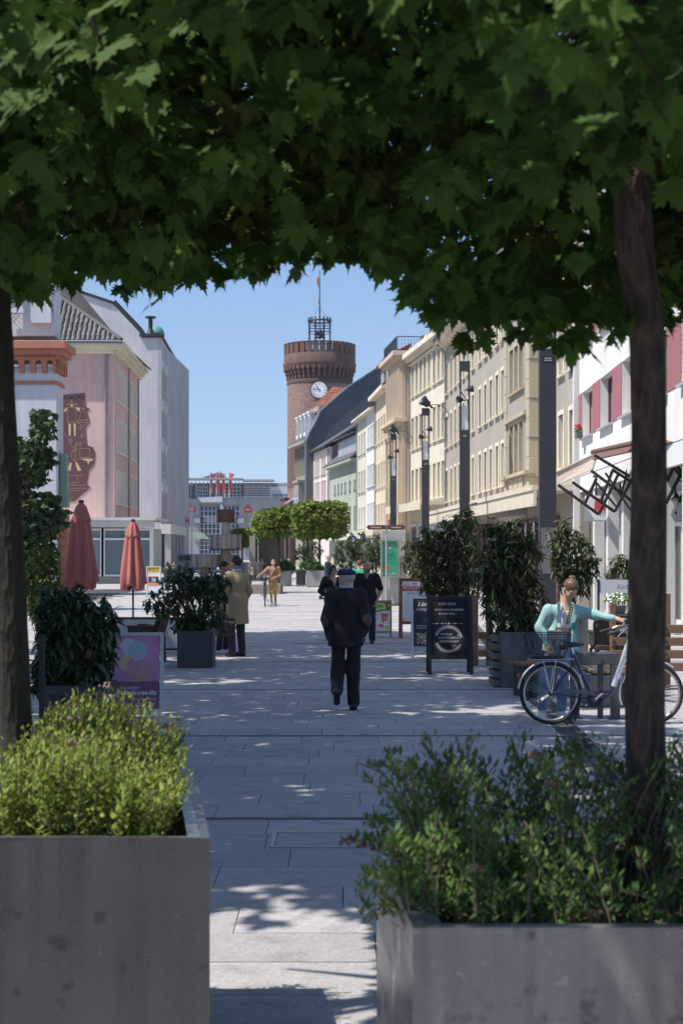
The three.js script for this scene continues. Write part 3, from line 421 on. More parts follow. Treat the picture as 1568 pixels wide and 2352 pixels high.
{ // brick turret stump beside the tower
  const D = 178, t = thing('brick_turret', 'low ruined red brick turret beside the foot of the round tower', 'turret', [gx(666, D), 0, -D]); part(t, 'wall', [cyl(0.75, 0.95, 5.4, 16, 0, 3.1, 0), cyl(1.15, 1.25, 1.1, 16, 0, 5.9, 0), cyl(1.3, 1.25, 1.5, 16, 0, 7.2, 0), cyl(1.1, 1.1, 0.5, 16, 0, 0.25, 0)], mats.tower_red);
  part(t, 'wall_top', [...Array(9)].map((_, k) => rbox(0.5, 0.4, 0.4, 0.06, Math.sin(k * 0.7) * 1.05, 8.0 + 0.1 * (k % 3), Math.cos(k * 0.7) * 1.05, k * 0.7)), mats.tower_dark);
}
// ---------- buildings on the left and at the end ----------
// pink building
{
  const f = frame([263, 86], [318, 99.4]), g = frame([40, 86], [263, 86]), t = house('pink_building', 'pink building with dark tiled roof and a brown mural on its end wall', f), put = local(t, f), pg = local(t, g);
  const st = { key: 'pi', surround: 0.05, surMat: M('frame_cream', [0.80, 0.77, 0.67], 0.7), recess: 0.2, cols: 2, bars: [0.68], mat: WHITE };
  const us = [972, 988, 1004, 1018, 1032, 1046, 1075, 1089, 1103, 1120].map((x) => f.u(z1(x, 0)[0]));
  wall(t, f, rect(0, f.L, 3.4, 14), grid(us, [[4.75, 2.0], [7.95, 2.0], [11.1, 2.0]], 0.5, st), PINK);
  wall(t, g, rect(0, g.L - 0.005, 3.4, 14), [], PINK, { name: 'end_wall' });
  pg(part(t, 'body', box(g.L - 0.7, 14, 12.6, g.L / 2 - 0.3, 7, -6.75), PINK), 0, 0);
  const cor = M('cornice_cream', [0.72, 0.66, 0.50], 0.85, { map: T.plaster });
  put(part(t, 'cornice', [box(f.L + 0.5, 0.26, 0.55, f.L / 2 - 0.2, 14.1, 0.2), box(f.L + 0.5, 0.22, 0.85, f.L / 2 - 0.2, 14.34, 0.26), box(f.L, 0.2, 0.3, f.L / 2, 13.87, 0.1)], cor), 0, 0);
  pg(part(t, 'cornice', [box(g.L + 0.4, 0.26, 0.45, g.L / 2, 14.1, 0.16), box(g.L + 0.6, 0.22, 0.7, g.L / 2 + 0.1, 14.34, 0.2), box(g.L, 0.2, 0.25, g.L / 2, 13.87, 0.08)], cor), 0, 0);
  // hipped roof, tiles laid one by one on the slope that shows
  const hipz = -7, L = g.L, T0 = [0, 14.5, 0.5], up = 7.4, run = 9.6;
  const rf = pg(part(t, 'roof', [quad([0, 14.46, 0.55], [L + 0.5, 14.46, 0.55], [L - run, 14.46 + up, -6.5], [0, 14.46 + up, -6.5], 0.1), quad([L + 0.52, 14.46, 0.5], [L + 0.52, 14.46, -13], [L - run, 14.46 + up, -6.5], [L - run, 14.46 + up, -6.52], 0.1)], roofMat), 0, 0);
  const sl = Math.hypot(up, 7.05), ang = Math.atan2(up, 7.05), tg = clean(new THREE.CylinderGeometry(0.135, 0.15, 0.5, 7, 1, false, -PI / 2, PI)); tg.rotateX(-(PI / 2 - ang)); boxUV(tg);
  const tm = [0.075, 0.10, 0.13].map((v, i) => M('clay_tile' + i, [v, v * 0.93, v * 0.95], 0.55, { map: T.stain })); let n = 0; reseed(31);
  for (let r = 0; r < 12; r++) for (let c = 0; c < 40; c++) { const s = 0.15 + r * 0.42, x = L + 0.3 - c * 0.3 - (r % 2) * 0.02, lim = L + 0.35 - s / sl * (run + 0.5); if (x > lim || x < L - 9.5 || n >= 290) continue; n++; part(rf, 'roof_tile', tg, tm[R() * 3 | 0], { pos: [x, 14.52 + Math.sin(ang) * s, 0.5 - Math.cos(ang) * s] }); }
  part(rf, 'hip_ridge', tube([[L + 0.5, 14.55, 0.5], [L - run * 0.5 + 0.2, 14.55 + up / 2, -3], [L - run, 14.55 + up, -6.5]], 0.14, 20, 8), roofMat);
  pg(part(t, 'gutter', tube([[0, 14.42, 0.66], [L / 2, 14.42, 0.66], [L + 0.6, 14.42, 0.66]], 0.09, 6, 8), M('old_zinc', [0.14, 0.15, 0.18], 0.5, { metalness: 0.4 })), 0, 0);
  { const u = g.u(z1(880, 0)[0]); pg(part(t, 'downpipe', [cyl(0.07, 0.07, 10.2, 8, 0, 5.1, 0), ...[1, 3, 5, 7, 9].map((y) => box(0.2, 0.04, 0.14, 0, y, -0.02))], ZINC), u, 3.6, 0.1); }
  for (const x of [1060, 1140]) pipe(t, put, f.u(z1(x, 0)[0]), 3.6, 13.9);
  // mural: a brown field with cream line drawing on it
  const out = [[520, 1025], [708, 1005], [712, 1120], [748, 1140], [722, 1160], [748, 1250], [712, 1290], [722, 1440], [770, 1455], [792, 1500], [785, 1590], [740, 1650], [722, 1760], [750, 1790], [680, 1850], [620, 1905], [560, 1905], [520, 1850]].map(([x, y]) => { const [px, py] = z1(x, y); return [g.u(px), hy(py, 86)]; });
  const u0 = out.reduce((a, p) => Math.min(a, p[0]), 99), u1 = out.reduce((a, p) => Math.max(a, p[0]), -99), v0 = out.reduce((a, p) => Math.min(a, p[1]), 99), v1 = out.reduce((a, p) => Math.max(a, p[1]), -99);
  const mt = canvasTex(384, 1024, (c, w, h) => {
    c.fillStyle = '#5e4043'; c.fillRect(0, 0, w, h); c.strokeStyle = '#a08a66'; c.fillStyle = '#c4b083'; c.lineWidth = 4; c.lineJoin = 'round';
    const X = (x) => (x - 520) / 272 * w, Y = (y) => (y - 1005) / 900 * h, L2 = (p, close) => { c.beginPath(); p.forEach(([x, y], i) => (i ? c.lineTo(X(x), Y(y)) : c.moveTo(X(x), Y(y)))); if (close) c.closePath(); c.stroke(); }, Fl = (p) => { c.beginPath(); p.forEach(([x, y]) => c.lineTo(X(x), Y(y))); c.fill(); };
    L2([[520, 1040], [700, 1015], [700, 1120]]); L2([[525, 1085], [560, 1035], [590, 1075], [625, 1030], [655, 1065], [695, 1020]]);
    L2([[550, 1105], [600, 1078], [650, 1105]], true); c.beginPath(); c.arc(X(597), Y(1108), 14, 0, 7); c.fill(); L2([[540, 1150], [560, 1125], [640, 1125], [720, 1140]]); L2([[565, 1130], [562, 1250], [635, 1250], [630, 1130]]); Fl([[530, 1150], [545, 1165], [560, 1135], [550, 1130]]); Fl([[630, 1130], [655, 1165], [668, 1135], [640, 1122]]);
    Fl([[570, 1260], [590, 1260], [588, 1360], [572, 1360]]); Fl([[612, 1260], [632, 1260], [628, 1365], [616, 1360]]); L2([[690, 1130], [645, 1250], [740, 1250], [690, 1130]]); L2([[645, 1250], [690, 1280], [740, 1250]]); for (const x of [665, 685, 705, 722]) { c.beginPath(); c.arc(X(x), Y(1240), 14, PI, 0); c.stroke(); }
    L2([[705, 1290], [705, 1370], [715, 1385], [705, 1420], [692, 1410]]); L2([[530, 1320], [590, 1440], [620, 1460]]); for (const [x, y] of [[670, 1300], [680, 1360], [590, 1400], [635, 1430], [665, 1430], [625, 1470]]) for (let k = 0; k < 5; k++) { c.beginPath(); c.ellipse(X(x) + 15 * Math.cos(k * 1.26), Y(y) + 18 * Math.sin(k * 1.26), 11, 5, k * 1.26, 0, 7); c.lineWidth = 2.5; c.stroke(); } c.lineWidth = 4;
    L2([[600, 1480], [595, 1540], [620, 1570], [625, 1490]], true); L2([[665, 1465], [745, 1465], [745, 1540], [665, 1540]], true); L2([[625, 1570], [660, 1545], [690, 1560]]); Fl([[670, 1552], [775, 1550], [770, 1568], [745, 1570], [735, 1600], [722, 1570]]); Fl([[585, 1580], [555, 1650], [585, 1652], [598, 1590]]); Fl([[625, 1580], [645, 1650], [678, 1648], [640, 1580]]);
    L2([[560, 1690], [690, 1690]]); L2([[572, 1690], [568, 1745], [590, 1750]]); L2([[640, 1690], [645, 1740], [662, 1755]]); L2([[560, 1780], [590, 1770], [745, 1770], [748, 1798], [560, 1795]], true); L2([[600, 1770], [600, 1745], [625, 1745], [625, 1770]]); L2([[565, 1815], [660, 1815]]); L2([[570, 1850], [575, 1900]]); L2([[560, 1880], [575, 1900], [610, 1860]]);
  });
  const mgeo = prism(out, 0.03, 0), p = mgeo.attributes.position, uv = mgeo.attributes.uv; for (let i = 0; i < p.count; i++) uv.setXY(i, (p.getX(i) - u0) / (u1 - u0), (p.getY(i) - v0) / (v1 - v0));
  pg(part(t, 'mural', mgeo, new THREE.MeshPhysicalMaterial({ map: mt, roughness: 0.9 })), 0, 0, 0.002);
  // white shop pavilion at its foot
  const h = frame([120, 82], [338, 82]), ph = local(t, h), SW = stucco('pavilion', [0.58, 0.575, 0.56]);
  ph(part(t, 'pavilion_roof', [box(h.L + 1.2, 0.16, 6, h.L / 2, 3.7, -2.2), box(h.L + 1.0, 0.4, 0.2, h.L / 2, 3.42, 0.5)], SW), 0, 0);
  ph(part(t, 'pavilion_body', [box(h.L - 0.4, 3.2, 3.4, h.L / 2, 1.6, -2.2), box(h.L, 0.4, 0.3, h.L / 2, 0.2, 0)], M('pavilion_dark', [0.10, 0.10, 0.11], 0.6)), 0, 0);
  for (let k = 0; k < 4; k++) { const w = ph(part(t, 'shop_window', [box(0.2, 3.2, 0.2, -0.68, 1.6, 0), box(0.2, 3.2, 0.2, 0.68, 1.6, 0), box(1.16, 0.12, 0.16, 0, 2.55, 0), box(1.16, 0.12, 0.16, 0, 3.1, 0), box(1.16, 0.5, 0.16, 0, 0.25, 0)], WHITE), 0.8 + k * 1.42, 0, 0.02); part(w, 'pane', box(1.16, 2.7, 0.02, 0, 1.7, -0.06), M('shop_glass', [0.16, 0.19, 0.21], 0.05)); }
  ph(part(t, 'side_panels', [...Array(7)].map((_, k) => box(0.08, 3.2, 0.9, h.L - 0.1 - 0.0 * k, 1.6, -0.6 - k)), SW), 0, 0);
}
// grey office block on the left
{
  const f = frame([371, 116], [413.5, 136.5]), g = frame([90, 116.2], [371, 116]), t = house('grey_office_block', 'tall pale grey office block with sloping gable wall behind the pink building', f), put = local(t, f), pg = local(t, g);
  const GO = stucco('office_grey', [0.43, 0.425, 0.45]), st = { key: 'of', recess: 0.045, cols: 1, bars: [0.28], mat: M('office_frame', [0.55, 0.54, 0.55], 0.5), sill: false, glass: M('office_glass', [0.10, 0.11, 0.125], 0.12), ft: 0.07 };
  const n = 12, us = [...Array(n)].map((_, k) => 1.1 + k * (f.L - 2.2) / (n - 1)), w = (f.L - 2.2) / (n - 1) - 0.34;
  wall(t, f, rect(0, f.L, 0, 19.2), grid(us, [[4.4, 2.2], [7.75, 2.2], [11.1, 2.2], [14.4, 2.2], [17.2, 1.3]].slice(0, 4), w, st), GO);
  for (const u of us) put(part(t, 'fin', box(0.12, 14.6, 0.03, 0, 7.3, 0), mats.office_frame), u + w / 2 + 0.17, 4.2, 0.017);
  for (const v of [6.75, 10.1, 13.45, 16.8]) us.forEach((u, i) => i % 2 || put(part(t, 'spandrel_panel', box(w, 0.62, 0.04, 0, 0.31, 0), M('panel_pale', [0.62, 0.60, 0.58], 0.6)), u, v, 0.02));
  put(part(t, 'ledge', [box(f.L + 0.3, 0.8, 0.9, f.L / 2, 3.6, 0.3)], stucco('ledge_white', [0.66, 0.64, 0.60])), 0, 0); put(part(t, 'parapet_cap', box(f.L + 0.3, 0.16, 0.3, f.L / 2, 19.28, 0), DARK), 0, 0);
  for (let k = 0; k < 7; k++) put(part(t, 'roof_vent', box(0.5, 0.35, 0.5, 0, 0.17, 0), DARK), 1 + k * 2.9, 19.36, -0.4);
  const P = [[90, 640], [258, 697], [319, 762], [327, 775], [371, 775]].map(([x, y]) => [g.u(x), hy(y, 116.1)]);
  pg(part(t, 'gable_wall', prism([[g.u(90), 0], [g.L - 0.02, 0], ...P.reverse()], 0.35, -0.35), stucco('gable_grey', [0.54, 0.535, 0.56])), 0, 0);
  pg(part(t, 'body', [prism([[g.u(90), 0], [g.L - 0.35, 0], [g.L - 0.35, 19.1], [g.u(327), 19.1], [g.u(319), 19.5], [g.u(258), 21.8], [g.u(90), 23.6]], 20, -20.4)], GO), 0, 0);
  pg(part(t, 'coping', P.slice(0, 4).map((p, i) => bar([p[0], p[1] + 0.08, -0.2], [P[i + 1][0], P[i + 1][1] + 0.08, -0.2], 0.7, 0.22)).concat([box(g.u(371) - g.u(327) + 0.4, 0.2, 0.7, (g.u(371) + g.u(327)) / 2, 19.4, -0.1)]), DARK), 0, 0);
  pg(part(t, 'roof_vent_stack', [cyl(0.18, 0.18, 1.3, 12, 0, 1.0, 0), cyl(0.45, 0.45, 0.12, 12, 0, 1.75, 0), cyl(0.5, 0.1, 1.0, 12, 0, 0.5, 0)], DARK), g.u(341), 19.3, -1.2);
  pg(part(t, 'copper_dome', [ball(0.75, 0, 0.2, 0, 1, 1.1, 1)], M('verdigris', [0.10, 0.28, 0.26], 0.6)), g.u(347), 19.6, -2.6);
  put(part(t, 'shop_front', [box(f.L * 0.96, 3.1, 0.3, f.L / 2, 1.6, -0.02)], M('pavilion_dark', [0.1, 0.1, 0.11], 0.6)), 0, 0, 0.2);
  for (let k = 0; k < 6; k++) put(part(t, 'pillar', box(0.6, 3.4, 0.5, 0, 1.7, 0), GO), 0.4 + k * f.L / 5.4, 0, 0.5);
}
// white church-like house at the left edge
{
  const f = frame([-140, 60], [130, 60]), t = house('white_gothic_building', 'white plastered old building with an orange arched brick cornice at the left edge', f), put = local(t, f), CW = stucco('church_white', [0.64, 0.64, 0.68]), BO = M('brick_orange', [0.50, 0.20, 0.12], 0.85, { map: T.stain });
  const L = f.L, zz = 1.45;
  put(part(t, 'wall', box(L, 9.7, 1.5, L / 2, 4.85, -0.75), CW), 0, 0); put(part(t, 'upper_wall', [box(L - 0.15, 3.8, 1.3, L / 2 - 0.15, 12.9, -0.8), box(0.85, 3.2, 0.3, L - 0.62, 13.1, 0.0), box(0.1, 3.8, 1.4, L - 0.16, 12.9, -0.75)], CW), 0, 0);
  put(part(t, 'tower_body', box(3.6, 8, 1.2, L - 2.8, 18, -0.8), CW), 0, 0);
  put(part(t, 'band', [box(L + 0.12, 0.16, 1.62, L / 2, 9.0, -0.75)], BO), 0, 0);
  put(part(t, 'cornice', [box(L + 0.9, 0.3, 2.4, L / 2, 10.55, -0.75), box(L + 0.6, 0.25, 2.1, L / 2, 10.28, -0.75), box(L + 0.3, 0.2, 1.8, L / 2, 10.06, -0.75)], BO), 0, 0);
  const arch = prism([[-0.24, 0], [-0.13, 0], ...[...Array(9)].map((_, k) => [-0.13 * Math.cos(k * PI / 8), 0.4 + 0.13 * Math.sin(k * PI / 8)]), [0.13, 0], [0.24, 0], [0.24, 0.66], [-0.24, 0.66]], 0.2, 0);
  for (let k = 0; k < 10; k++) put(part(t, 'arch_corbel', arch, BO), L - 0.24 - k * 0.48, 9.4, 0.0); for (let k = 0; k < 3; k++) { const m = put(part(t, 'arch_corbel', arch, BO), L, 9.4, -0.24 - k * 0.48); m.rotation.y += PI / 2; }
  put(part(t, 'window', [box(0.7, 2.2, 0.1, 0, 1.1, 0.02), box(0.86, 0.2, 0.3, 0, -0.1, 0.05)], CW), L - 1.75, 12.1, 0.12);
  const lat = []; for (let k = -5; k < 10; k++) { lat.push(bar([-0.3, k * 0.22, 0], [0.3, k * 0.22 + 0.7, 0], 0.015), bar([0.3, k * 0.22, 0], [-0.3, k * 0.22 + 0.7, 0], 0.015)); } put(part(t, 'lattice_pane', [box(0.56, 2.0, 0.02, 0, 1.1, -0.03), ...lat.map((g) => g.translate(0, 0.2, 0))], DARK), L - 1.75, 12.1, 0.2);
  put(part(t, 'copper_roof', prism([[0, 0], [0.36, 0], [0.28, 2.3], [0.06, 2.3]], 0.5, 0), M('verdigris_pale', [0.22, 0.32, 0.26], 0.7, { map: T.stain })), L + 0.02, 3.75, -1.0);
  put(part(t, 'porch', [box(0.3, 3.6, 0.7, 0, 1.8, 0), box(0.36, 0.3, 0.8, 0, 2.3, 0)], BO), L + 0.2, 0, -0.75);
}
// bank at the far end
{
  const D = 250, S = (x) => gx(z2(x, 0)[0], D), Y = (y) => hy(z2(0, y)[1], D), x0 = S(590), t = thing('bank_building', 'grey stone bank with red logos and glazed top storey at the street end', 'building', [x0, 0, -D]), ST = M('bank_stone', [0.32, 0.315, 0.325], 0.85, { map: T.plaster }), X = (x) => S(x) - x0;
  const plate = []; const wallb = (xa, xb, y0, y1, z, mat, nm = 'wall', dep = 0.5) => part(t, nm, box(xb - xa, y1 - y0, dep, (xa + xb) / 2, (y0 + y1) / 2, z), mat);
  const y705 = Y(705), top = Y(500);
  wallb(X(-60), X(372), 0, y705, 0, ST); wallb(X(795), X(1320), 0, y705, 0, ST); wallb(X(372), X(795), 0, y705, -1.2, mats.pavilion_dark ?? ST, 'recess'); wallb(X(372), X(795), Y(770), y705, -0.2, ST); wallb(X(-60), X(1320), 0, top - 0.6, -7.3, ST, 'body', 12);
  for (const y of [760, 830, 900, 970, 1040, 1110]) part(t, 'stone_course', box(X(372) - X(-60), 0.05, 0.05, (X(372) + X(-60)) / 2, Y(y), 0.25), mats.joint_dark ??= M('joint_dark', [0.16, 0.16, 0.17], 0.9));
  const fr = M('bank_frame', [0.62, 0.65, 0.70], 0.5), gl = M('bank_glass', [0.035, 0.045, 0.07], 0.12);
  const win = (xa, xb, y0, y1, z, nc, nr) => { const w = xb - xa, h = y1 - y0, g = []; for (let i = 0; i <= nc; i++) g.push(box(0.09, h, 0.1, xa + w * i / nc, (y0 + y1) / 2, z + 0.04)); for (let j = 0; j <= nr; j++) g.push(box(w, 0.08, 0.08, (xa + xb) / 2, y0 + h * j / nr, z + 0.04)); const m = part(t, 'window', g, fr); part(m, 'pane', box(w, h, 0.03, (xa + xb) / 2, (y0 + y1) / 2, z), gl); };
  for (const [y0, y1] of [[945, 780], [1130, 970], [1290, 1155]]) { win(X(375), X(585), Y(y0), Y(y1), -0.5, 5, 3); win(X(620), X(790), Y(y0), Y(y1), -0.5, 4, 3); }
  wallb(X(588), X(618), 0, y705, -0.3, fr, 'pillar'); for (const y of [950, 1135]) { for (const x of [350, 812]) part(t, 'balcony', box(1.1, 0.9, 0.9, X(x), Y(y) + 0.2, 0.6), ST); }
  part(t, 'sunshade', [...Array(7)].map((_, k) => box(2.6 - k * 0.12, 0.05, 0.3, X(500), Y(890 + k * 12), 0.9 - k * 0.1)), WHITE);
  // glazed top storey
  win(X(20), X(325), Y(695), Y(548), -1.0, 6, 1); win(X(345), X(455), Y(695), Y(545), -0.6, 4, 4); win(X(610), X(800), Y(695), Y(545), -0.6, 5, 4); win(X(845), X(1115), Y(705), Y(560), -0.6, 11, 6); win(X(1140), X(1300), Y(710), Y(650), -0.4, 8, 1); wallb(X(1112), X(1320), Y(720), Y(575), -0.8, M('bank_pale', [0.46, 0.47, 0.5], 0.7));
  part(t, 'roof', [box(X(830) - X(-40), 0.3, 3.6, (X(830) + X(-40)) / 2, top, 0.2), box(X(1160) - X(830), 0.3, 3.2, (X(1160) + X(830)) / 2, Y(515), 0.2), ...[...Array(24)].map((_, k) => bar([X(170 + k * 42), Y(515) - 0.2, 1.7], [X(170 + k * 42), Y(548) - 0.4, 0.0], 0.12))], M('bank_roof', [0.30, 0.29, 0.28], 0.7));
  part(t, 'glass_gable', [prism([[X(350), Y(500)], [X(680), Y(500)], [X(588), Y(415)]], 1.4, -0.8)], M('gable_glass', [0.20, 0.25, 0.32], 0.1)); part(t, 'gable_rib', [bar([X(588), Y(415), 0.7], [X(350), Y(500), 0.7], 0.2), bar([X(588), Y(415), 0.7], [X(680), Y(500), 0.7], 0.2), box(0.2, 4.6, 0.2, X(582), Y(560), 0.8)], fr);
  part(t, 'ledge', [prism([[X(360), Y(700)], [X(620), Y(685)], [X(620), Y(745)], [X(400), Y(745)]], 1.6, 0)], M('bank_pale', [0.46, 0.47, 0.5], 0.7)); part(t, 'railing', [box(X(1290) - X(350), 0.06, 0.06, (X(1290) + X(350)) / 2, Y(688), 0.9), box(X(1290) - X(350), 0.05, 0.05, (X(1290) + X(350)) / 2, Y(700), 0.9)], fr);
  const RED = M('logo_red', [0.55, 0.035, 0.045], 0.5);
  for (const [x, y] of [[287, 820], [884, 825]]) { const w = 1.36, lg = part(t, 'logo', [rbox(w, 0.95, 0.12, 0.2, 0, 0, 0), ball(0.24, 0, 0.76, 0, 1, 1, 0.3, 16)], RED, { pos: [X(x), Y(y), 0.35] }); part(lg, 'logo_stripe', [quad([-0.55, 0.12, 0.08], [-0.2, 0.16, 0.08], [0.5, 0.05, 0.08], [0.42, -0.02, 0.08], 0.02), quad([-0.42, 0.0, 0.08], [-0.1, 0.02, 0.08], [0.3, -0.06, 0.08], [-0.1, -0.07, 0.08], 0.02)], M('logo_white', [0.75, 0.75, 0.75], 0.5)); }
  [[492, 500], [557, 555], [645, 632], [690, 700]].forEach(([x, fx], k) => { const f = thing('red_flag', ['red flag hanging on the leftmost of the poles on the bank roof', 'red flag hanging on the second pole from the left on the bank roof', 'red flag hanging on the third pole from the left on the bank roof', 'red flag blown out to the right on the rightmost pole on the bank roof'][k], 'flag', [x0 + X(x), Y(700), -D + 1.6], 0, 'flags on the bank');
    part(f, 'pole', cyl(0.06, 0.05, Y(405) - Y(700), 8, 0, (Y(405) - Y(700)) / 2, 0), fr); const g = clean(new THREE.PlaneGeometry(0.62, 3.5, 8, 20)), p = g.attributes.position; for (let i = 0; i < p.count; i++) { const a = p.getX(i) + 0.31, y = p.getY(i); const s = k === 2 ? -1 : 1; p.setXYZ(i, s * a * (0.75 + 0.25 * vnoise(k, y, 2)) + (k === 3 && y > 1.2 ? a * 0.4 : 0), y - a * 0.5, 0.14 * Math.sin(a * 9 + y + k)); } g.computeVertexNormals(); part(f, 'cloth', g, M('flag_red', [0.62, 0.10, 0.10], 0.8, { side: THREE.DoubleSide }), { pos: [0.05, Y(405) - Y(700) - 2.2, 0] }); });
}
// ---------- lamp columns, signs, fountain and other things of the street ----------
const ANTH = M('lamp_anthracite', [0.055, 0.055, 0.066], 0.45, { metalness: 0.35, map: T.stain });
function lampColumn(px, d, label, spots, topSpot) {               // flat box column with an open head, spotlights and an opal panel
  const t = thing('lamp_column', label, 'street lamp', [gx(px, d), 0, -d], 0, 'lamp columns'), w = 0.4, dp = 0.22, H = 9.5, y1 = H - 2.75;
  part(t, 'column', rbox(w, y1, dp, 0.012, 0, y1 / 2, 0), ANTH); part(t, 'base_plate', box(w + 0.16, 0.03, dp + 0.16, 0, 0.015, 0), ANTH);
  part(t, 'head_frame', [box(0.055, 2.35, dp, -w / 2 + 0.028, y1 + 1.18, 0), box(0.055, 2.35, dp, w / 2 - 0.028, y1 + 1.18, 0), box(w, 0.4, dp, 0, y1 + 2.55, 0), bar([-0.16, y1 + 1.55, 0], [0.16, y1 + 1.1, 0], 0.035)], ANTH);
  part(t, 'light_panel', box(w - 0.12, 0.95, 0.1, 0, y1 + 0.5, 0), M('opal', [0.72, 0.72, 0.74], 0.35));
  const pl = part(t, 'name_plate', box(0.3, 0.17, 0.006, 0, y1 - 0.24, dp / 2 + 0.004), M('plate_black', [0.02, 0.02, 0.026], 0.4)); part(pl, 'lettering', [...[...Array(6)].map((_, k) => box(0.014, 0.022, 0.003, -0.07 + k * 0.027, y1 - 0.215, dp / 2 + 0.009)), ...[...Array(7)].map((_, k) => box(0.013, 0.022, 0.003, -0.08 + k * 0.027, y1 - 0.265, dp / 2 + 0.009))], WHITE);
  const spot = mg([lathe([[0.02, -0.12], [0.09, -0.1], [0.1, 0], [0.15, 0.12], [0.14, 0.125], [0.05, 0.02], [0, 0.02]], 14), box(0.05, 0.16, 0.05, 0, -0.15, 0)]);
  for (let k = 0; k < spots; k++) { const s = part(t, 'spotlight', spot, DARK, { pos: [k % 2 ? 0.2 : -0.2, y1 + (k % 2 ? 1.62 : 1.2), 0.14] }); s.rotation.set(1.2, 0, k % 2 ? -1.2 : 1.3); }
  if (topSpot) { const s = part(t, 'spotlight', spot, DARK, { pos: [0.02, H + 0.3, 0] }); s.rotation.set(0.4, 0, 0.9); s.scale.setScalar(2.0); part(t, 'cable', tube([[0.2, H + 0.2, 0], [0.8, H + 0.15, 0.02], [1.1, H - 0.1, 0], [1.25, H - 0.4, 0], [1.1, H - 0.65, 0], [0.95, H - 0.4, 0], [1.1, H - 0.1, 0]], 0.02, 40, 5), DARK); }
  return t;
}
{ const near = lampColumn(1256, 34, 'nearest tall anthracite lamp column with scratched pale sticker remains low on its shaft', 0);
  const st = part(near, 'sticker_patch', [box(0.34, 1.0, 0.004, 0, 2.0, 0.113), box(0.2, 0.4, 0.005, -0.03, 1.6, 0.113)], M('sticker_grey', [0.16, 0.155, 0.165], 0.7, { map: T.stain })); part(st, 'scratches', [bar([-0.08, 2.34, 0.117], [0.07, 2.38, 0.117], 0.02, 0.004), bar([0.0, 2.36, 0.117], [0.03, 2.2, 0.117], 0.02, 0.004), bar([-0.1, 2.1, 0.117], [0.1, 2.12, 0.117], 0.012, 0.004), bar([0.1, 2.12, 0.117], [0.08, 1.9, 0.117], 0.012, 0.004), bar([-0.1, 1.8, 0.117], [0.02, 1.77, 0.117], 0.012, 0.004)], WHITE);
  lampColumn(1066.5, 57, 'second nearest lamp column, with two spotlights in its open head, before the grey building', 2);
  lampColumn(976.5, 76, 'third lamp column, with a big spotlight and a loop of cable on its top', 2, true);
  lampColumn(903, 93, 'fourth lamp column with a small spotlight on top, before the tan building', 2, true);
  lampColumn(848, 122, 'fifth lamp column in front of the pale and white house', 2); lampColumn(799, 140, 'sixth lamp column in front of the green house', 2);
  lampColumn(753, 152, 'farthest lamp column but one, half hidden by the clipped trees', 1); lampColumn(700, 160, 'farthest lamp column, behind the clipped trees', 0); }
const textTex = (w, h, bg, items) => canvasTex(w, h, (g) => { if (typeof bg === 'function') bg(g, w, h); else { g.fillStyle = bg; g.fillRect(0, 0, w, h); } for (const [s, x, y, font, col, al, maxw] of items) { g.font = font; g.fillStyle = col; g.textAlign = al || 'center'; g.textBaseline = 'middle'; g.fillText(s, x, y, maxw || w); } });
const WOODB = M('wood_redbrown', [0.26, 0.105, 0.05], 0.6, { map: T.wood }), WOODL = M('wood_light', [0.42, 0.27, 0.14], 0.65, { map: T.wood }), WOODD = M('wood_brown', [0.235, 0.125, 0.07], 0.75, { map: T.wood }), BLACKW = M('wood_black', [0.012, 0.012, 0.014], 0.55), ALU = M('aluminium', [0.55, 0.56, 0.58], 0.35, { metalness: 0.7 });
// an A-frame board: w wide, h high, legs below, tex printed on the front
function aBoard(label, px0, px1, pyTop, pyFoot, tex, o) {
  const d = gd(pyFoot), w = (px1 - px0) / FOC * d, h = hy(pyTop, d), t = thing(o.name || 'pavement_sign', label, 'sign board', [gx((px0 + px1) / 2, d), 0, -d], o.ry || 0, o.group), fr = o.frame, fw = o.fw ?? 0.05, yb = o.yb ?? 0.2, lean = o.lean ?? 0.14;
  const g = (s) => { const l = []; const zf = (y) => s * (0.02 + (h - y) / h * (lean * 2)); for (const x of [-w / 2 + fw / 2, w / 2 - fw / 2]) l.push(bar([x, 0, zf(0)], [x, h, zf(h)], fw, 0.035)); l.push(bar([-w / 2 + fw, h - fw / 2, zf(h - fw / 2)], [w / 2 - fw, h - fw / 2, zf(h - fw / 2)], 0.035, fw), bar([-w / 2 + fw, yb, zf(yb)], [w / 2 - fw, yb, zf(yb)], 0.035, fw)); return l; };
  part(t, 'frame', g(1), fr); part(t, 'rear_frame', g(-1), fr);
  const a = Math.atan2(lean * 2, h), ph = (h - yb - fw * 1.5) / Math.cos(a), my = (h - fw + yb + fw / 2) / 2; const zc = 0.02 + (h - my) / h * lean * 2;
  screen(t, 'panel', w - fw * 2, ph, tex, [0, my, zc], 0, { rx: -a, rough: o.rough, back: o.back });
  if (o.rear !== false) { const r = part(t, 'rear_panel', box(w - fw * 2, ph, 0.006), M('core_grey', [0.5, 0.5, 0.5], 0.6), { pos: [0, my, -zc] }); r.rotation.x = a; }
  return t;
}
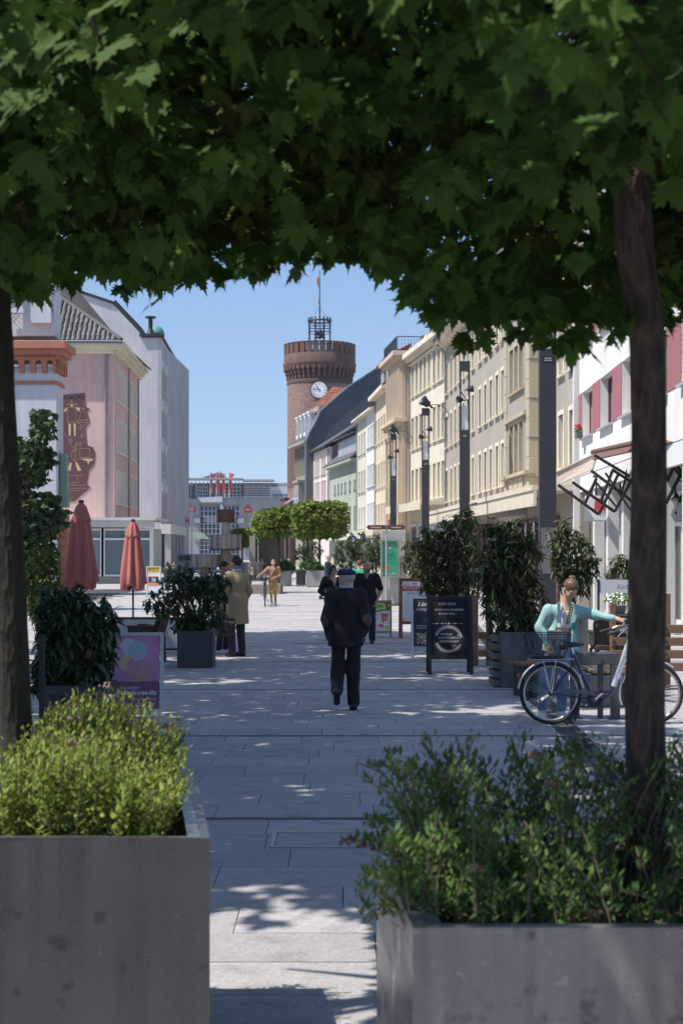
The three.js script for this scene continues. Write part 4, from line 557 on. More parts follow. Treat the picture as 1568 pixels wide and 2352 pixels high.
// chalkboard
aBoard('black framed chalkboard with white chalk writing and a drawn leaf wreath', 980, 1083, 1369, 1546, canvasTex(640, 860, (g, w, h) => {
  g.fillStyle = '#14141a'; g.fillRect(0, 0, w, h); g.fillStyle = 'rgba(120,120,140,0.05)'; for (let i = 0; i < 60; i++) { g.beginPath(); g.ellipse(hash3(i, 1, 2) * w, hash3(i, 2, 3) * h, 90, 24, hash3(i, 3, 1) * 3, 0, 7); g.fill(); }
  g.fillStyle = g.strokeStyle = '#d9d9df'; g.textAlign = 'center'; g.font = '52px sans-serif'; g.fillText('LIEBE GÄSTE', w * 0.44, 82); g.font = '44px sans-serif'; g.fillText('SCHÖN DAS IHR WIEDER', w * 0.48, 170, w * 0.86); g.fillText('BEI UNS SIND...', w * 0.44, 232);
  g.lineWidth = 5; g.setLineDash([46, 22]); g.beginPath(); g.moveTo(16, 372); g.lineTo(w - 90, 366); g.stroke(); g.setLineDash([]); for (const x of [90, 190, 300, 410]) { g.beginPath(); g.arc(x - 6, 366, 7, 0, 7); g.arc(x + 6, 366, 7, 0, 7); g.fill(); g.beginPath(); g.moveTo(x - 12, 369); g.lineTo(x, 384); g.lineTo(x + 12, 369); g.fill(); }
  g.lineWidth = 4; const cx = w * 0.46, cy = 610, rx = 220, ry = 190; const arc = (a, b) => { g.beginPath(); g.ellipse(cx, cy, rx, ry, 0, a, b); g.stroke(); const n = Math.round(Math.abs(b - a) / 0.16); for (let i = 0; i <= n; i++) { const t = a + (b - a) * i / n, x = cx + rx * Math.cos(t), y = cy + ry * Math.sin(t); for (const s of [-1, 1]) { g.beginPath(); g.ellipse(x + Math.cos(t) * s * 13, y + Math.sin(t) * s * 13, 17, 6, t + 0.9 * s, 0, 7); g.stroke(); } } }; arc(3.5, 6.1); arc(0.5, 2.75);
  g.font = '40px sans-serif'; g.fillText('NEUZELLER', cx - 40, 548); g.font = '46px sans-serif'; g.fillText('KLOSTER-BRÄU', cx - 10, 606, 330); g.fillText('KARTOFFELBIER', cx + 10, 664, 330); g.font = '34px sans-serif'; g.fillText('4,30€', cx + 90, 722); g.fillRect(cx + 50, 742, 90, 3);
  g.lineWidth = 7; for (const x of [cx + 160, cx + 200]) { g.beginPath(); g.moveTo(x, 530); g.lineTo(x - 4, 610); g.stroke(); g.beginPath(); g.arc(x - 4, 632, 4, 0, 7); g.fill(); }
}), { frame: BLACKW, fw: 0.06, yb: 0.27, lean: 0.11, rough: 0.85, back: 'black' });
// aluminium framed black poster stand behind it
aBoard('aluminium framed dark poster stand with a cursive headline, half behind the chalkboard', 944, 1036, 1371, 1512, canvasTex(512, 760, (g, w, h) => {
  g.fillStyle = '#26262c'; g.fillRect(0, 0, w, h); g.fillStyle = '#d8cfc6'; g.textAlign = 'left'; g.font = 'italic bold 78px serif'; g.fillText('Lieblings', 60, 120); g.font = 'italic 54px serif'; g.fillText('Rampe jetzt', 40, 190); g.strokeStyle = '#cfc6be'; g.lineWidth = 4; g.beginPath(); g.arc(30, 230, 26, 2.2, 4.2); g.stroke(); g.fillStyle = '#7d7a80'; g.font = 'italic 60px serif'; g.fillText('Kartoffel', 130, 370); g.fillStyle = '#b9b6ba'; for (const [y, ww] of [[430, 250], [452, 180], [474, 230]]) g.fillRect(40, y, ww, 6);
  for (let i = 0; i < 340; i++) { const x = 40 + hash3(i, 5, 1) * (w - 80), y = 560 + hash3(i, 6, 1) * 170; g.fillStyle = ['#a59a94', '#c9bcb4', '#7e6b66', '#5e7a4a', '#8c5c58'][i % 5]; g.beginPath(); g.ellipse(x, y, 18, 10, i, 0, 7); g.fill(); } g.strokeStyle = '#57804a'; g.lineWidth = 9; for (let i = 0; i < 12; i++) { g.beginPath(); g.moveTo(250, 590); g.lineTo(250 + Math.cos(i * 0.28 + 0.1 + PI) * 100, 590 + Math.sin(i * 0.28 + 0.1 + PI) * 90); g.stroke(); }
}), { frame: ALU, fw: 0.03, yb: 0.22, lean: 0.12 });
// menu stand
aBoard('red brown wooden menu stand with a white menu sheet headed in red', 916, 988, 1328, 1464, canvasTex(560, 880, (g, w, h) => {
  g.fillStyle = '#dcdce0'; g.fillRect(0, 0, w, h); g.fillStyle = '#b8433a'; g.fillRect(0, 110, w, 110); g.textAlign = 'center'; g.font = 'bold 56px serif'; g.fillText('NEU', 90, 98); g.fillText('NEU', w - 90, 98); g.fillStyle = '#8d7a44'; for (let k = 0; k < 5; k++) { g.beginPath(); g.moveTo(w / 2 - 50 + k * 20, 62); g.lineTo(w / 2 - 42 + k * 20, 24); g.lineTo(w / 2 - 30 + k * 20, 62); g.fill(); } g.fillRect(w / 2 - 50, 62, 100, 10);
  g.fillStyle = '#eee6e0'; g.font = 'bold 58px serif'; g.fillText('MONTAG-SONNTAG', w / 2, 166, w - 20); g.font = '30px serif'; g.fillText('11:00 - 15:00 Uhr', w / 2 - 70, 206); g.fillStyle = '#444450'; g.font = 'bold 52px serif'; g.fillText('Mittagsmenü', w / 2, 282); g.font = '28px serif'; g.fillText('Suppe - Hauptgericht & Dessert', w / 2, 336); g.fillStyle = '#9a9aa6'; for (let i = 0; i < 24; i++) g.fillRect(40, 376 + i * 18, 120 + hash3(i, 1, 1) * 300, 5); g.fillStyle = '#c98a3a'; g.beginPath(); g.arc(50, h - 50, 26, 0, 7); g.fill(); g.fillStyle = '#b8433a'; g.font = 'italic 34px serif'; g.fillText('zum Rast', 150, h - 40);
}), { frame: WOODB, fw: 0.07, yb: 0.34, lean: 0.12 });
// smoothie board
aBoard('small light wooden pavement sign with pictures of a green smoothie and an orange cup', 846, 899, 1379, 1464, canvasTex(420, 640, (g, w, h) => {
  g.fillStyle = '#d9d6d2'; g.fillRect(0, 0, w, h); g.fillStyle = '#7f8c4a'; g.fillRect(0, 0, w, 190); g.fillStyle = '#d8dfae'; g.beginPath(); g.ellipse(190, 100, 140, 84, 0, 0, 7); g.fill(); g.fillStyle = '#a9c46a'; g.beginPath(); g.ellipse(190, 96, 118, 66, 0, 0, 7); g.fill(); g.fillStyle = '#3f8a3a'; for (const a of [-0.5, 0.6]) { g.beginPath(); g.ellipse(190 + a * 60, 92, 34, 20, a, 0, 7); g.fill(); } g.fillStyle = '#6a2f3a'; g.beginPath(); g.arc(380, 70, 60, 0, 7); g.fill(); g.fillStyle = '#d29a4a'; g.beginPath(); g.arc(384, 74, 34, 0, 7); g.fill();
  g.save(); g.rotate(-0.16); g.fillStyle = '#55602e'; g.fillRect(-60, 200, 520, 34); g.restore(); g.fillStyle = '#c2603e'; g.beginPath(); g.moveTo(225, 265); g.lineTo(375, 265); g.lineTo(350, 440); g.lineTo(250, 440); g.fill(); g.fillRect(215, 250, 170, 22); g.fillStyle = '#efe3d6'; g.font = 'bold 44px sans-serif'; g.textAlign = 'center'; g.fillText('to', 290, 330); g.fillText('go!', 312, 376); g.fillStyle = '#777'; for (let i = 0; i < 5; i++) g.fillRect(30, 270 + i * 26, 130, 7);
  g.fillStyle = '#f0f0f0'; g.beginPath(); g.arc(335, 462, 46, 0, 7); g.fill(); g.fillStyle = '#8a5060'; g.font = 'bold 40px sans-serif'; g.fillText('2,99', 335, 476, 76); g.fillStyle = '#d8b8cc'; g.beginPath(); g.ellipse(160, 550, 130, 66, 0, 0, 7); g.fill(); g.fillStyle = '#3f9aa8'; g.beginPath(); g.ellipse(30, 540, 40, 26, 0.6, 0, 7); g.fill(); g.fillStyle = '#b8463a'; for (const [x, y] of [[230, 500], [260, 530], [200, 520]]) { g.beginPath(); g.arc(x, y, 22, 0, 7); g.fill(); } g.fillStyle = '#c9b63e'; g.beginPath(); g.arc(360, 560, 40, 0, 7); g.fill();
}), { frame: WOODL, fw: 0.04, yb: 0.13, lean: 0.1 });
// ice cream sign on the left
{ const d = 15.2, t = thing('pavement_sign', 'white framed purple ice cream sign with a cone and three scoops', 'sign board', [gx(312, d), 0, -d], 0.12), w = 0.56, h = 0.85, yb = hy(1632, d);
  const tex = canvasTex(600, 900, (g, W, H) => { g.fillStyle = '#c892b6'; g.fillRect(0, 0, W, H); const gr = g.createRadialGradient(240, 260, 40, 240, 300, 480); gr.addColorStop(0, '#d4a2c2'); gr.addColorStop(1, '#b878a6'); g.fillStyle = gr; g.fillRect(0, 0, W, H); g.fillStyle = '#7d4c73'; g.fillRect(0, 560, W, 340);
    g.fillStyle = '#c49a6c'; g.beginPath(); g.moveTo(190, 330); g.lineTo(410, 290); g.lineTo(400, 560); g.lineTo(310, 560); g.fill(); g.strokeStyle = '#9a7248'; g.lineWidth = 4; for (let i = -4; i < 12; i++) { g.beginPath(); g.moveTo(200 + i * 24, 330); g.lineTo(300 + i * 24, 560); g.stroke(); g.beginPath(); g.moveTo(400 - i * 24 + 60, 330); g.lineTo(300 - i * 24 + 60, 560); g.stroke(); } g.fillStyle = '#7d4c73'; g.fillRect(0, 560, W, 12);
    const sc = (x, y, r, c, dots) => { g.fillStyle = c; g.beginPath(); g.arc(x, y, r, 0, 7); g.fill(); for (let k = 0; k < 14; k++) { g.beginPath(); g.arc(x + Math.cos(k * 0.45) * r * 0.93, y + Math.sin(k * 0.45) * r * 0.93, r * 0.2, 0, 7); g.fill(); } g.fillStyle = dots; for (let k = 0; k < 60; k++) { const a = hash3(k, x | 0, 1) * 6.3, q = Math.sqrt(hash3(k, y | 0, 2)) * r * 0.85; g.fillRect(x + Math.cos(a) * q, y + Math.sin(a) * q, 6, 4); } };
    sc(190, 330, 88, '#d9b98f', '#c7a172'); sc(310, 370, 112, '#c98ba0', '#b06f88'); sc(210, 140, 92, '#c9cbd6', '#aab'); sc(320, 190, 108, '#a9bcc9', '#6d7f92');
    g.fillStyle = '#efe8f0'; g.textAlign = 'left'; g.font = '46px sans-serif'; g.fillText('Das leckere', 110, 650); g.font = 'bold 74px sans-serif'; g.fillText('Konditoren-Eis', 118, 722, 440); g.font = '40px sans-serif'; g.fillStyle = '#c9b3c6'; g.fillText('aus eigener Herstellung', 130, 782, 430); g.fillStyle = '#efe8f0'; g.font = '48px sans-serif'; g.fillText('das gibt es hier!', 205, 852, 365); });
  const fr = M('sign_frame_white', [0.55, 0.53, 0.54], 0.5), a = 0.2; const gp = new THREE.Group(); const pn = screen(t, 'panel', w - 0.05, h - 0.05, tex, [0, yb + h / 2 * Math.cos(a), 0.1], 0, { rx: -a, rough: 0.3 });
  part(pn, 'panel_frame', [box(0.035, h, 0.03, -w / 2, 0, 0), box(0.035, h, 0.03, w / 2, 0, 0), box(w - 0.035, 0.035, 0.03, 0, h / 2 - 0.017, 0), box(w - 0.035, 0.035, 0.03, 0, -h / 2 + 0.017, 0)], fr);
  for (const s of [-1, 1]) { part(t, 'leg', bar([s * (w / 2 - 0.02), 0, 0.24], [s * (w / 2 - 0.02), yb, 0.2], 0.03), fr); part(t, 'rear_leg', bar([s * (w / 2 - 0.05), 0, -0.3], [s * (w / 2 - 0.05), yb + h * 0.95, -0.02], 0.03), fr); } }
// lottery sign by the cafe
{ const d = 60, t = thing('lottery_sign', 'white and yellow lottery pavement sign with the number 32', 'sign board', [gx(353, d), 0, -d]), w = 0.55, h = 1.0; const tex = canvasTex(300, 520, (g, W, H) => { g.fillStyle = '#d6dae2'; g.fillRect(0, 0, W, H); g.fillStyle = '#d0b63c'; g.fillRect(0, 0, W, 120); g.fillStyle = '#5a4420'; g.font = 'bold 54px sans-serif'; g.textAlign = 'center'; g.fillText('LOTTO', 180, 62); g.fillRect(100, 88, 150, 12); g.beginPath(); g.arc(62, 44, 18, 0, 7); g.fill(); g.fillRect(30, 62, 56, 9); g.fillStyle = '#d9925c'; g.fillRect(30, 160, 240, 260); g.fillStyle = '#e8e4e0'; g.fillRect(30, 160, 240, 40); g.fillStyle = '#1f2f66'; g.fillRect(36, 220, 228, 120); g.fillStyle = '#f0f0f4'; g.font = 'bold 96px sans-serif'; g.fillText('32', W / 2, 314); });
  screen(t, 'panel', w, h, tex, [0, 0.72, 0], 0, {}); part(t, 'frame', [box(0.03, 1.25, 0.05, -w / 2 - 0.015, 0.62, 0), box(0.03, 1.25, 0.05, w / 2 + 0.015, 0.62, 0), box(w, 0.03, 0.05, 0, 0.2, 0), box(w, 0.03, 0.05, 0, 1.235, 0), box(w, 0.03, 0.4, 0, 0.02, 0)], WHITE); }
// stone pillar with the green poster
{ const d = 50, t = thing('poster_pillar', 'pale stone pillar slab standing behind the bald man', 'pillar', [gx(903, d), 0, -d]), w = 56 / FOC * d, h = hy(1218, d); part(t, 'slab', rbox(w, h - 0.06, 0.45, 0.02, 0, 0.06 + (h - 0.06) / 2, 0), M('pillar_stone', [0.43, 0.42, 0.40], 0.9, { map: T.plaster })); part(t, 'plinth', box(w + 0.2, 0.06, 0.7, 0, 0.03, 0), M('plinth', [0.12, 0.12, 0.12], 0.9));
  const p = thing('poster', 'green framed poster with a swirling ring emblem mounted on the stone pillar', 'poster', [gx(895, d - 0.4), 0, -d + 0.4]), pw = 40 / FOC * d, ph = 86 / FOC * d, yc = hy(1283, d);
  const tex = canvasTex(420, 900, (g, W, H) => { g.fillStyle = '#3f9a7c'; g.fillRect(0, 0, W, H); g.fillStyle = 'rgba(30,110,90,0.25)'; for (let i = 0; i < 60; i++) { g.beginPath(); g.ellipse(hash3(i, 1, 7) * W, hash3(i, 2, 7) * H, 60, 20, hash3(i, 3, 7) * 3, 0, 7); g.fill(); } g.fillStyle = '#184a3c'; g.font = 'bold 30px sans-serif'; g.textAlign = 'center'; g.fillText('CAMPUS DES LEBENS', W / 2, 44, W - 40);
    for (let i = 0; i < 26; i++) { const a = i * 0.24, r = 96 - i * 2.2; g.strokeStyle = i % 2 ? '#24333a' : '#8fa6a0'; g.lineWidth = 9; g.beginPath(); g.ellipse(W / 2 + 6, 180, r, r * 0.86, a, a, a + 3.4); g.stroke(); } g.fillStyle = '#b9c9c2'; g.beginPath(); g.arc(W / 2 + 4, 180, 26, 0, 7); g.fill(); g.fillStyle = '#12352c'; g.font = 'bold 100px serif'; g.fillText('VogeL', W / 2 + 6, 384, W - 130); g.font = 'bold 40px serif'; g.fillText('HÖRGERÄTE', W / 2, 450, W - 150); g.font = 'bold 36px serif'; g.fillText('AKUSTIKERMEISTER', W / 2, 494, W - 70); g.fillRect(40, 520, W - 130, 3); g.fillRect(40, 540, W - 150, 3); g.fillRect(40, 560, W - 200, 3);
    g.save(); g.translate(110, 680); g.rotate(0.2); g.fillStyle = '#a8683a'; g.fillRect(-140, -46, 250, 100); g.fillStyle = '#5c3418'; g.fillRect(-40, -6, 110, 10); g.restore(); g.fillStyle = '#9ab0b0'; for (let i = 0; i < 14; i++) g.fillRect(20 + i * 28, 770 + hash3(i, 4, 4) * 60, 24, 70); g.fillStyle = '#1f2a30'; for (let i = 0; i < 9; i++) g.fillRect(40 + i * 44, 800 + hash3(i, 5, 4) * 40, 14, 50); g.fillStyle = '#2f8a6c'; g.fillRect(0, 866, W, 34); });
  screen(p, 'panel', pw - 0.08, ph - 0.08, tex, [0, yc, 0], 0, { rough: 0.3 }); part(p, 'frame', [box(0.05, ph, 0.1, -pw / 2, yc, 0), box(0.05, ph, 0.1, pw / 2, yc, 0), box(pw - 0.05, 0.05, 0.1, 0, yc + ph / 2 - 0.025, 0), box(pw - 0.05, 0.05, 0.1, 0, yc - ph / 2 + 0.025, 0)], M('poster_frame', [0.20, 0.27, 0.22], 0.5)); part(p, 'post', cyl(0.035, 0.035, yc - ph / 2, 10, -pw / 2, (yc - ph / 2) / 2, -0.08), ALU); }
// brown direction sign
{ const d = 46, x0 = gx(887, d), t = thing('direction_sign', 'brown two armed signpost pointing left and right above the stone pillar', 'signpost', [x0, 0, -d]), y = hy(1211, d); part(t, 'post', cyl(0.03, 0.03, y + 0.12, 10, 0, (y + 0.12) / 2, 0), ALU);
  [[841, 885, 'Kunstmuseum', -1], [888, 931, 'Staatstheater', 1]].forEach(([a, b, s, k]) => { const w = (b - a) / FOC * d, tex = textTex(512, 90, '#5c382c', [[s, 256, 48, 'bold 50px sans-serif', '#d9cfc8', 'center', 330]]); const c = (gx((a + b) / 2, d) - x0); const m = part(t, 'sign_arm', prism(k < 0 ? [[-w / 2 + 0.06, -0.07], [w / 2, -0.07], [w / 2, 0.07], [-w / 2 + 0.06, 0.07], [-w / 2, 0]] : [[-w / 2, -0.07], [w / 2 - 0.06, -0.07], [w / 2, 0], [w / 2 - 0.06, 0.07], [-w / 2, 0.07]], 0.03, -0.015), M('sign_brown', [0.12, 0.05, 0.035], 0.5), { pos: [c, y, 0.04] }); const g = clean(new THREE.PlaneGeometry(w * 0.84, 0.115)); part(m, 'lettering', g, new THREE.MeshPhysicalMaterial({ map: tex, roughness: 0.5 })).position.z = 0.018; }); }
// wall signs on the left
{ const f = frame([371, 116], [413.5, 136.5]); const mk = (name, label, x0, x1, y0, y1, d, tex) => { const t = thing(name, label, 'shop sign', [gx((x0 + x1) / 2, d), hy((y0 + y1) / 2, d), -d]), w = (x1 - x0) / FOC * d, h = (y1 - y0) / FOC * d; screen(t, 'panel', w, h, tex, [0, 0, 0.1]); part(t, 'casing', box(w + 0.06, h + 0.06, 0.18), WHITE); part(t, 'bracket', [box(0.5, 0.06, 0.06, -w / 2 - 0.25, h * 0.35, 0), box(0.5, 0.06, 0.06, -w / 2 - 0.25, -h * 0.35, 0)], DARK); };
  mk('projecting_sign', 'white projecting shop sign with red brush letters on the grey office block', 412, 437, 1185, 1211, 134, canvasTex(400, 420, (g, w, h) => { g.fillStyle = '#c9c6c8'; g.fillRect(0, 0, w, h); g.fillStyle = g.strokeStyle = '#b02a3c'; g.lineWidth = 26; g.lineCap = 'round'; const L = (...p) => { g.beginPath(); p.forEach(([x, y], i) => (i ? g.lineTo(x, y) : g.moveTo(x, y))); g.stroke(); }; L([70, 110], [30, 330]); L([150, 100], [110, 320]); L([50, 230], [140, 205]); g.lineWidth = 14; L([182, 250], [200, 235], [190, 270], [175, 300], [205, 305]); g.lineWidth = 26; L([225, 320], [265, 110], [290, 240], [350, 105], [350, 320]); }));
  mk('vertical_sign', 'narrow vertical white sign with green letters above the red lettered sign', 412, 421, 1133, 1183, 133, canvasTex(120, 640, (g, w, h) => { g.fillStyle = '#b4b8b0'; g.fillRect(0, 0, w, h); g.fillStyle = '#3f7a3c'; g.font = 'bold 120px sans-serif'; g.textAlign = 'center'; 'BARN'.split('').forEach((c, i) => g.fillText(c, w / 2, 150 + i * 150)); })); }
// blue and red shop signs far along the right side
[['blue square shop sign with a white branching mark below the green house', 850, 860, 1227, 1246, 100, '#2f62b8', 'Y'], ['small dark blue shop sign with a white ring, behind the clipped trees', 826, 838, 1232, 1247, 100, '#27406e', 'O'], ['white shop sign with a dark letter, beside the fifth lamp column', 869, 885, 1208, 1222, 110, '#b9bcc4', 'N']].forEach(([l, a, b, y0, y1, d, c, ch]) => { a -= 22; b -= 22; const t = thing('shop_sign', l, 'shop sign', [gx((a + b) / 2, d), hy((y0 + y1) / 2, d), -d]), w = (b - a) / FOC * d, h = (y1 - y0) / FOC * d; screen(t, 'panel', w, h, textTex(128, 128, c, [[ch, 64, 68, 'bold 96px sans-serif', ch === 'N' ? '#33384a' : '#e8ecf2']]), [0, 0, 0.07]); part(t, 'casing', box(w + 0.05, h + 0.05, 0.12), DARK); part(t, 'bracket', box(1.2, 0.06, 0.06, w / 2 + 0.6, 0, 0), DARK); });
{ const d = 100; const t = thing('shop_sign', 'red and blue flag shaped shop signs above the brown direction sign', 'shop sign', [gx(897, d), hy(1203, d), -d]); part(t, 'red_panel', box(0.36, 0.36, 0.05, 0.0, 0.1, 0), M('sign_red', [0.5, 0.06, 0.07], 0.5)); part(t, 'blue_panel', box(0.75, 0.2, 0.05, -0.35, -0.22, 0), M('sign_blue', [0.04, 0.05, 0.28], 0.5)); part(t, 'bracket', bar([0.2, 0, 0], [1.3, 0, 0], 0.05), DARK); }
// fountain
{ const d = 64, s = FOC / d, x0 = gx(550, d), t = thing('fountain', 'tiered stone and metal fountain column with relief bands and side basins', 'fountain', [x0, 0, -d]), MET = M('fountain_metal', [0.34, 0.31, 0.29], 0.32, { metalness: 0.75, map: sub(T.stain, 0.4), bumpMap: sub(T.crumple, 0.25), bumpScale: 0.05 }), RST = M('fountain_stone', [0.28, 0.24, 0.20], 0.8, { map: T.stain }), FR = (x) => (z2(x, 0)[0] - 550) / s, FY = (y) => hy(z2(0, y)[1], d);
  const bands = (xa, xb, ya, yb, nm, n, m = MET) => { const r = (FR(xb) - FR(xa)) / 2, cx = (FR(xa) + FR(xb)) / 2, h = FY(ya) - FY(yb); const g = [cyl(r * 0.97, r * 0.97, h, 28, cx, FY(yb) + h / 2, 0)]; for (let k = 0; k < n; k++) { const a = k / n * 2 * PI; g.push(rbox(2 * PI * r / n * 0.55, h * 1.02, r * 0.14, 0.04, cx + Math.sin(a) * r, FY(yb) + h / 2, Math.cos(a) * r, a)); } return part(t, nm, g, m); };
  bands(557, 737, 820, 955, 'top_drum', 18, M('fountain_bronze', [0.12, 0.065, 0.045], 0.45, { metalness: 0.4, map: T.stain })); bands(600, 695, 955, 1085, 'upper_column', 8, M('fountain_pale', [0.40, 0.38, 0.37], 0.35, { metalness: 0.4, map: T.stain })); bands(492, 800, 1085, 1240, 'main_drum', 9); part(t, 'drum_ledge', cyl(0.66, 0.7, 0.05, 28, FR(646), FY(1245), 0), DARK); bands(592, 702, 1245, 1640, 'lower_column', 6, RST);
  bands(285, 580, 1300, 1430, 'side_basin', 8); bands(795, 1025, 1378, 1515, 'side_basin', 8); bands(380, 470, 1430, 1640, 'pedestal', 6, RST); bands(875, 920, 1515, 1640, 'pedestal', 6, RST);
  const gb = (x, y) => part(t, 'figure', [cyl(0.09, 0.03, 0.26, 8, FR(x), FY(y), 0.68 * (x > 800 ? 0.75 : 1)), ball(0.04, FR(x), FY(y) + 0.16, 0.68 * (x > 800 ? 0.75 : 1))], M('fountain_gilt', [0.36, 0.29, 0.17], 0.5, { metalness: 0.4 })); gb(648, 1210); gb(938, 1480);
  part(t, 'rim_wall', [box(FR(1240) - FR(250), 0.42, 0.45, (FR(1240) + FR(250)) / 2, 0.21, 1.2), box(0.45, 0.42, 2.4, FR(1240) - 0.225, 0.21, -0.225), box(0.45, 0.42, 2.4, FR(250) + 0.225, 0.21, -0.225)], RST); }
// dark stage or display box behind the fountain
{ const d = 95, t = thing('stage_box', 'grey walled stage box with a dark frame behind the fountain', 'stage', [gx(618, d), 0, -d]), w = 84 / FOC * d, h = hy(1231, d); part(t, 'side_wall', box(0.36, h, 2.4, -w / 2 + 0.18, h / 2, 0), RSTC()); part(t, 'back_wall', box(w - 0.7, h - 0.5, 0.1, 0.1, h / 2 + 0.2, -1.1), M('stage_grey', [0.20, 0.195, 0.18], 0.9)); part(t, 'frame', [box(0.1, h, 0.2, -w / 2 + 0.45, h / 2, 0.9), box(0.14, h, 0.3, w / 2, h / 2, 0.6), box(w - 0.3, 0.12, 2.2, 0.15, h - 0.06, 0)], DARK); part(t, 'podium', box(w - 0.6, 0.55, 2.0, 0.1, 0.5, 0), M('podium_red', [0.14, 0.05, 0.04], 0.8)); function RSTC() { return M('stage_side', [0.36, 0.33, 0.28], 0.85, { map: T.plaster }); } }
// green striped awning far left, cafe umbrella, cars
{ const d = 150, t = thing('striped_awning', 'dark green and white striped awning beyond the grey office block', 'awning', [gx(440, d), hy(1232, d), -d]); part(t, 'canopy', [...Array(9)].map((_, k) => quad([-1.4 + k * 0.3, 0.55 - k * 0.02, 0.0], [-1.15 + k * 0.3, 0.55 - k * 0.02, 0.0], [-0.2 + k * 0.3, -0.2 - k * 0.02, 1.6], [-0.45 + k * 0.3, -0.2 - k * 0.02, 1.6], 0.03)), M('awning_green', [0.012, 0.045, 0.026], 0.8)); part(t, 'white_stripes', [...Array(8)].map((_, k) => quad([-1.15 + k * 0.3, 0.54 - k * 0.02, 0.0], [-1.1 + k * 0.3, 0.54 - k * 0.02, 0.0], [-0.15 + k * 0.3, -0.21 - k * 0.02, 1.6], [-0.2 + k * 0.3, -0.21 - k * 0.02, 1.6], 0.03)), WHITE); part(t, 'posts', [bar([2.1, -0.4, 1.6], [2.1, -3.2, 1.6], 0.06), bar([-0.5, -0.2, 1.6], [-0.5, -3.2, 1.6], 0.06)], DARK); }
[[430, 112, 1207, 'tall pale lamp pole beside the white projecting shop sign', 1192], [589, 112, 1240, 'tall white lamp pole before the right logo of the bank', 1240]].forEach(([px, d, , l], i) => { const t = thing('lamp_pole', l, 'street lamp', [gx(i ? 589 : 441, 140), 0, -140]); part(t, 'pole', cyl(0.1, 0.07, i ? 4.7 : 6.4, 10, 0, i ? 2.35 : 3.2, 0), M('pole_pale', [0.5, 0.52, 0.56], 0.4, { metalness: 0.3 })); part(t, 'lamp_head', [box(0.5, 0.09, 0.24, i ? 0.35 : 0.05, i ? 4.7 : 6.4, 0), box(0.24, 0.05, 0.06, i ? 0.08 : -0.2, i ? 4.68 : 6.36, 0)], M('lamp_head_grey', [0.35, 0.36, 0.38], 0.4)); });
{ const d = 125, t = thing('parked_car', 'blue grey car parked behind the fountain on the left', 'car', [gx(440, d), 0, -d], 0.1); const P = [[-2.1, 0.25], [2.1, 0.25], [2.15, 0.75], [1.2, 0.92], [0.7, 1.42], [-1.2, 1.45], [-1.9, 0.95], [-2.15, 0.85]]; part(t, 'body', new THREE.ExtrudeGeometry(shapeOf(P), { depth: 1.5, bevelSize: 0.1, bevelThickness: 0.1, bevelSegments: 2 }).translate(0, 0, -0.75), M('car_blue', [0.10, 0.14, 0.22], 0.25, { clearcoat: 1 })); part(t, 'window', prism([[-1.5, 0.98], [0.95, 0.98], [0.6, 1.36], [-1.15, 1.38]], 1.74, -0.87), GLASS); for (const x of [-1.3, 1.35]) for (const z of [-0.8, 0.8]) { const w = part(t, 'wheel', cyl(0.32, 0.32, 0.2, 20, 0, 0, 0, PI / 2), DARK, { pos: [x, 0.32, z] }); part(w, 'rim', cyl(0.2, 0.2, 0.21, 12, 0, 0, 0, PI / 2), ALU); } }
{ const d = 118, t = thing('market_umbrella', 'dark green market umbrella behind the fountain drum', 'umbrella', [gx(592, d), 0, -d]); part(t, 'canopy', lathe([[2.0, 2.45], [1.95, 2.3], [1.98, 2.46], [0.05, 3.0], [0, 3.0]], 8), M('umbrella_green', [0.02, 0.14, 0.13], 0.8)); part(t, 'pole', cyl(0.03, 0.03, 2.9, 8, 0, 1.45, 0), WHITE); part(t, 'base', cyl(0.3, 0.28, 0.12, 12, 0, 0.06, 0), DARK); }
// ---------- near maples, planters and shrubs ----------
const mapleOutline = [[0, 0], [0.08, 0.02], [0.22, -0.06], [0.31, -0.05], [0.26, 0.06], [0.46, 0.05], [0.35, 0.16], [0.57, 0.21], [0.47, 0.3], [0.62, 0.44], [0.43, 0.42], [0.41, 0.51], [0.23, 0.41], [0.2, 0.47], [0.27, 0.63], [0.17, 0.62], [0.14, 0.79], [0.07, 0.78], [0, 1.05]];
function mapleGeo(size, fold = 0.18) {                            // a lobed leaf, its stalk end at the origin, hanging towards -y, folded along the midrib
  const half = mapleOutline, pts = [...half, ...half.slice(1, -1).reverse().map(([x, y]) => [-x, y])], g = clean(new THREE.ShapeGeometry(shapeOf(pts)));
  const p = g.attributes.position; for (let i = 0; i < p.count; i++) { const x = p.getX(i), y = p.getY(i); p.setXYZ(i, x * size, -y * size, (-Math.abs(x) * fold - y * y * 0.2 + Math.sin(x * 9 + y * 5) * 0.035) * size); }
  g.computeVertexNormals(); return g;
}
function lensGeo(len, wid, n = 4, fold = 0.25, droop = 0.25) {    // a lance-shaped leaf along -y with a folded midrib
  const pos = [], w = (t) => wid / 2 * Math.pow(Math.sin(PI * Math.pow(t, 0.8)), 0.9), P = (t, s) => [s * w(t), -t * len, -Math.abs(s) * w(t) * fold * -1 - t * t * len * droop];
  for (let i = 0; i < n; i++) { const a = i / n, b = (i + 1) / n; for (const s of [-1, 1]) { const A = P(a, 0), B = P(b, 0), C = P(b, s), D = P(a, s); const q = s > 0 ? [A, B, C, A, C, D] : [A, C, B, A, D, C]; pos.push(...q.flat()); } }
  const g = new THREE.BufferGeometry(); g.setAttribute('position', new THREE.Float32BufferAttribute(pos, 3)); g.computeVertexNormals(); return boxUV(g);
}
const mat4 = (p, yaw, pitch, roll, s) => new THREE.Matrix4().compose(p, new THREE.Quaternion().setFromEuler(new THREE.Euler(pitch, yaw, roll, 'YXZ')), V(s, s, s));
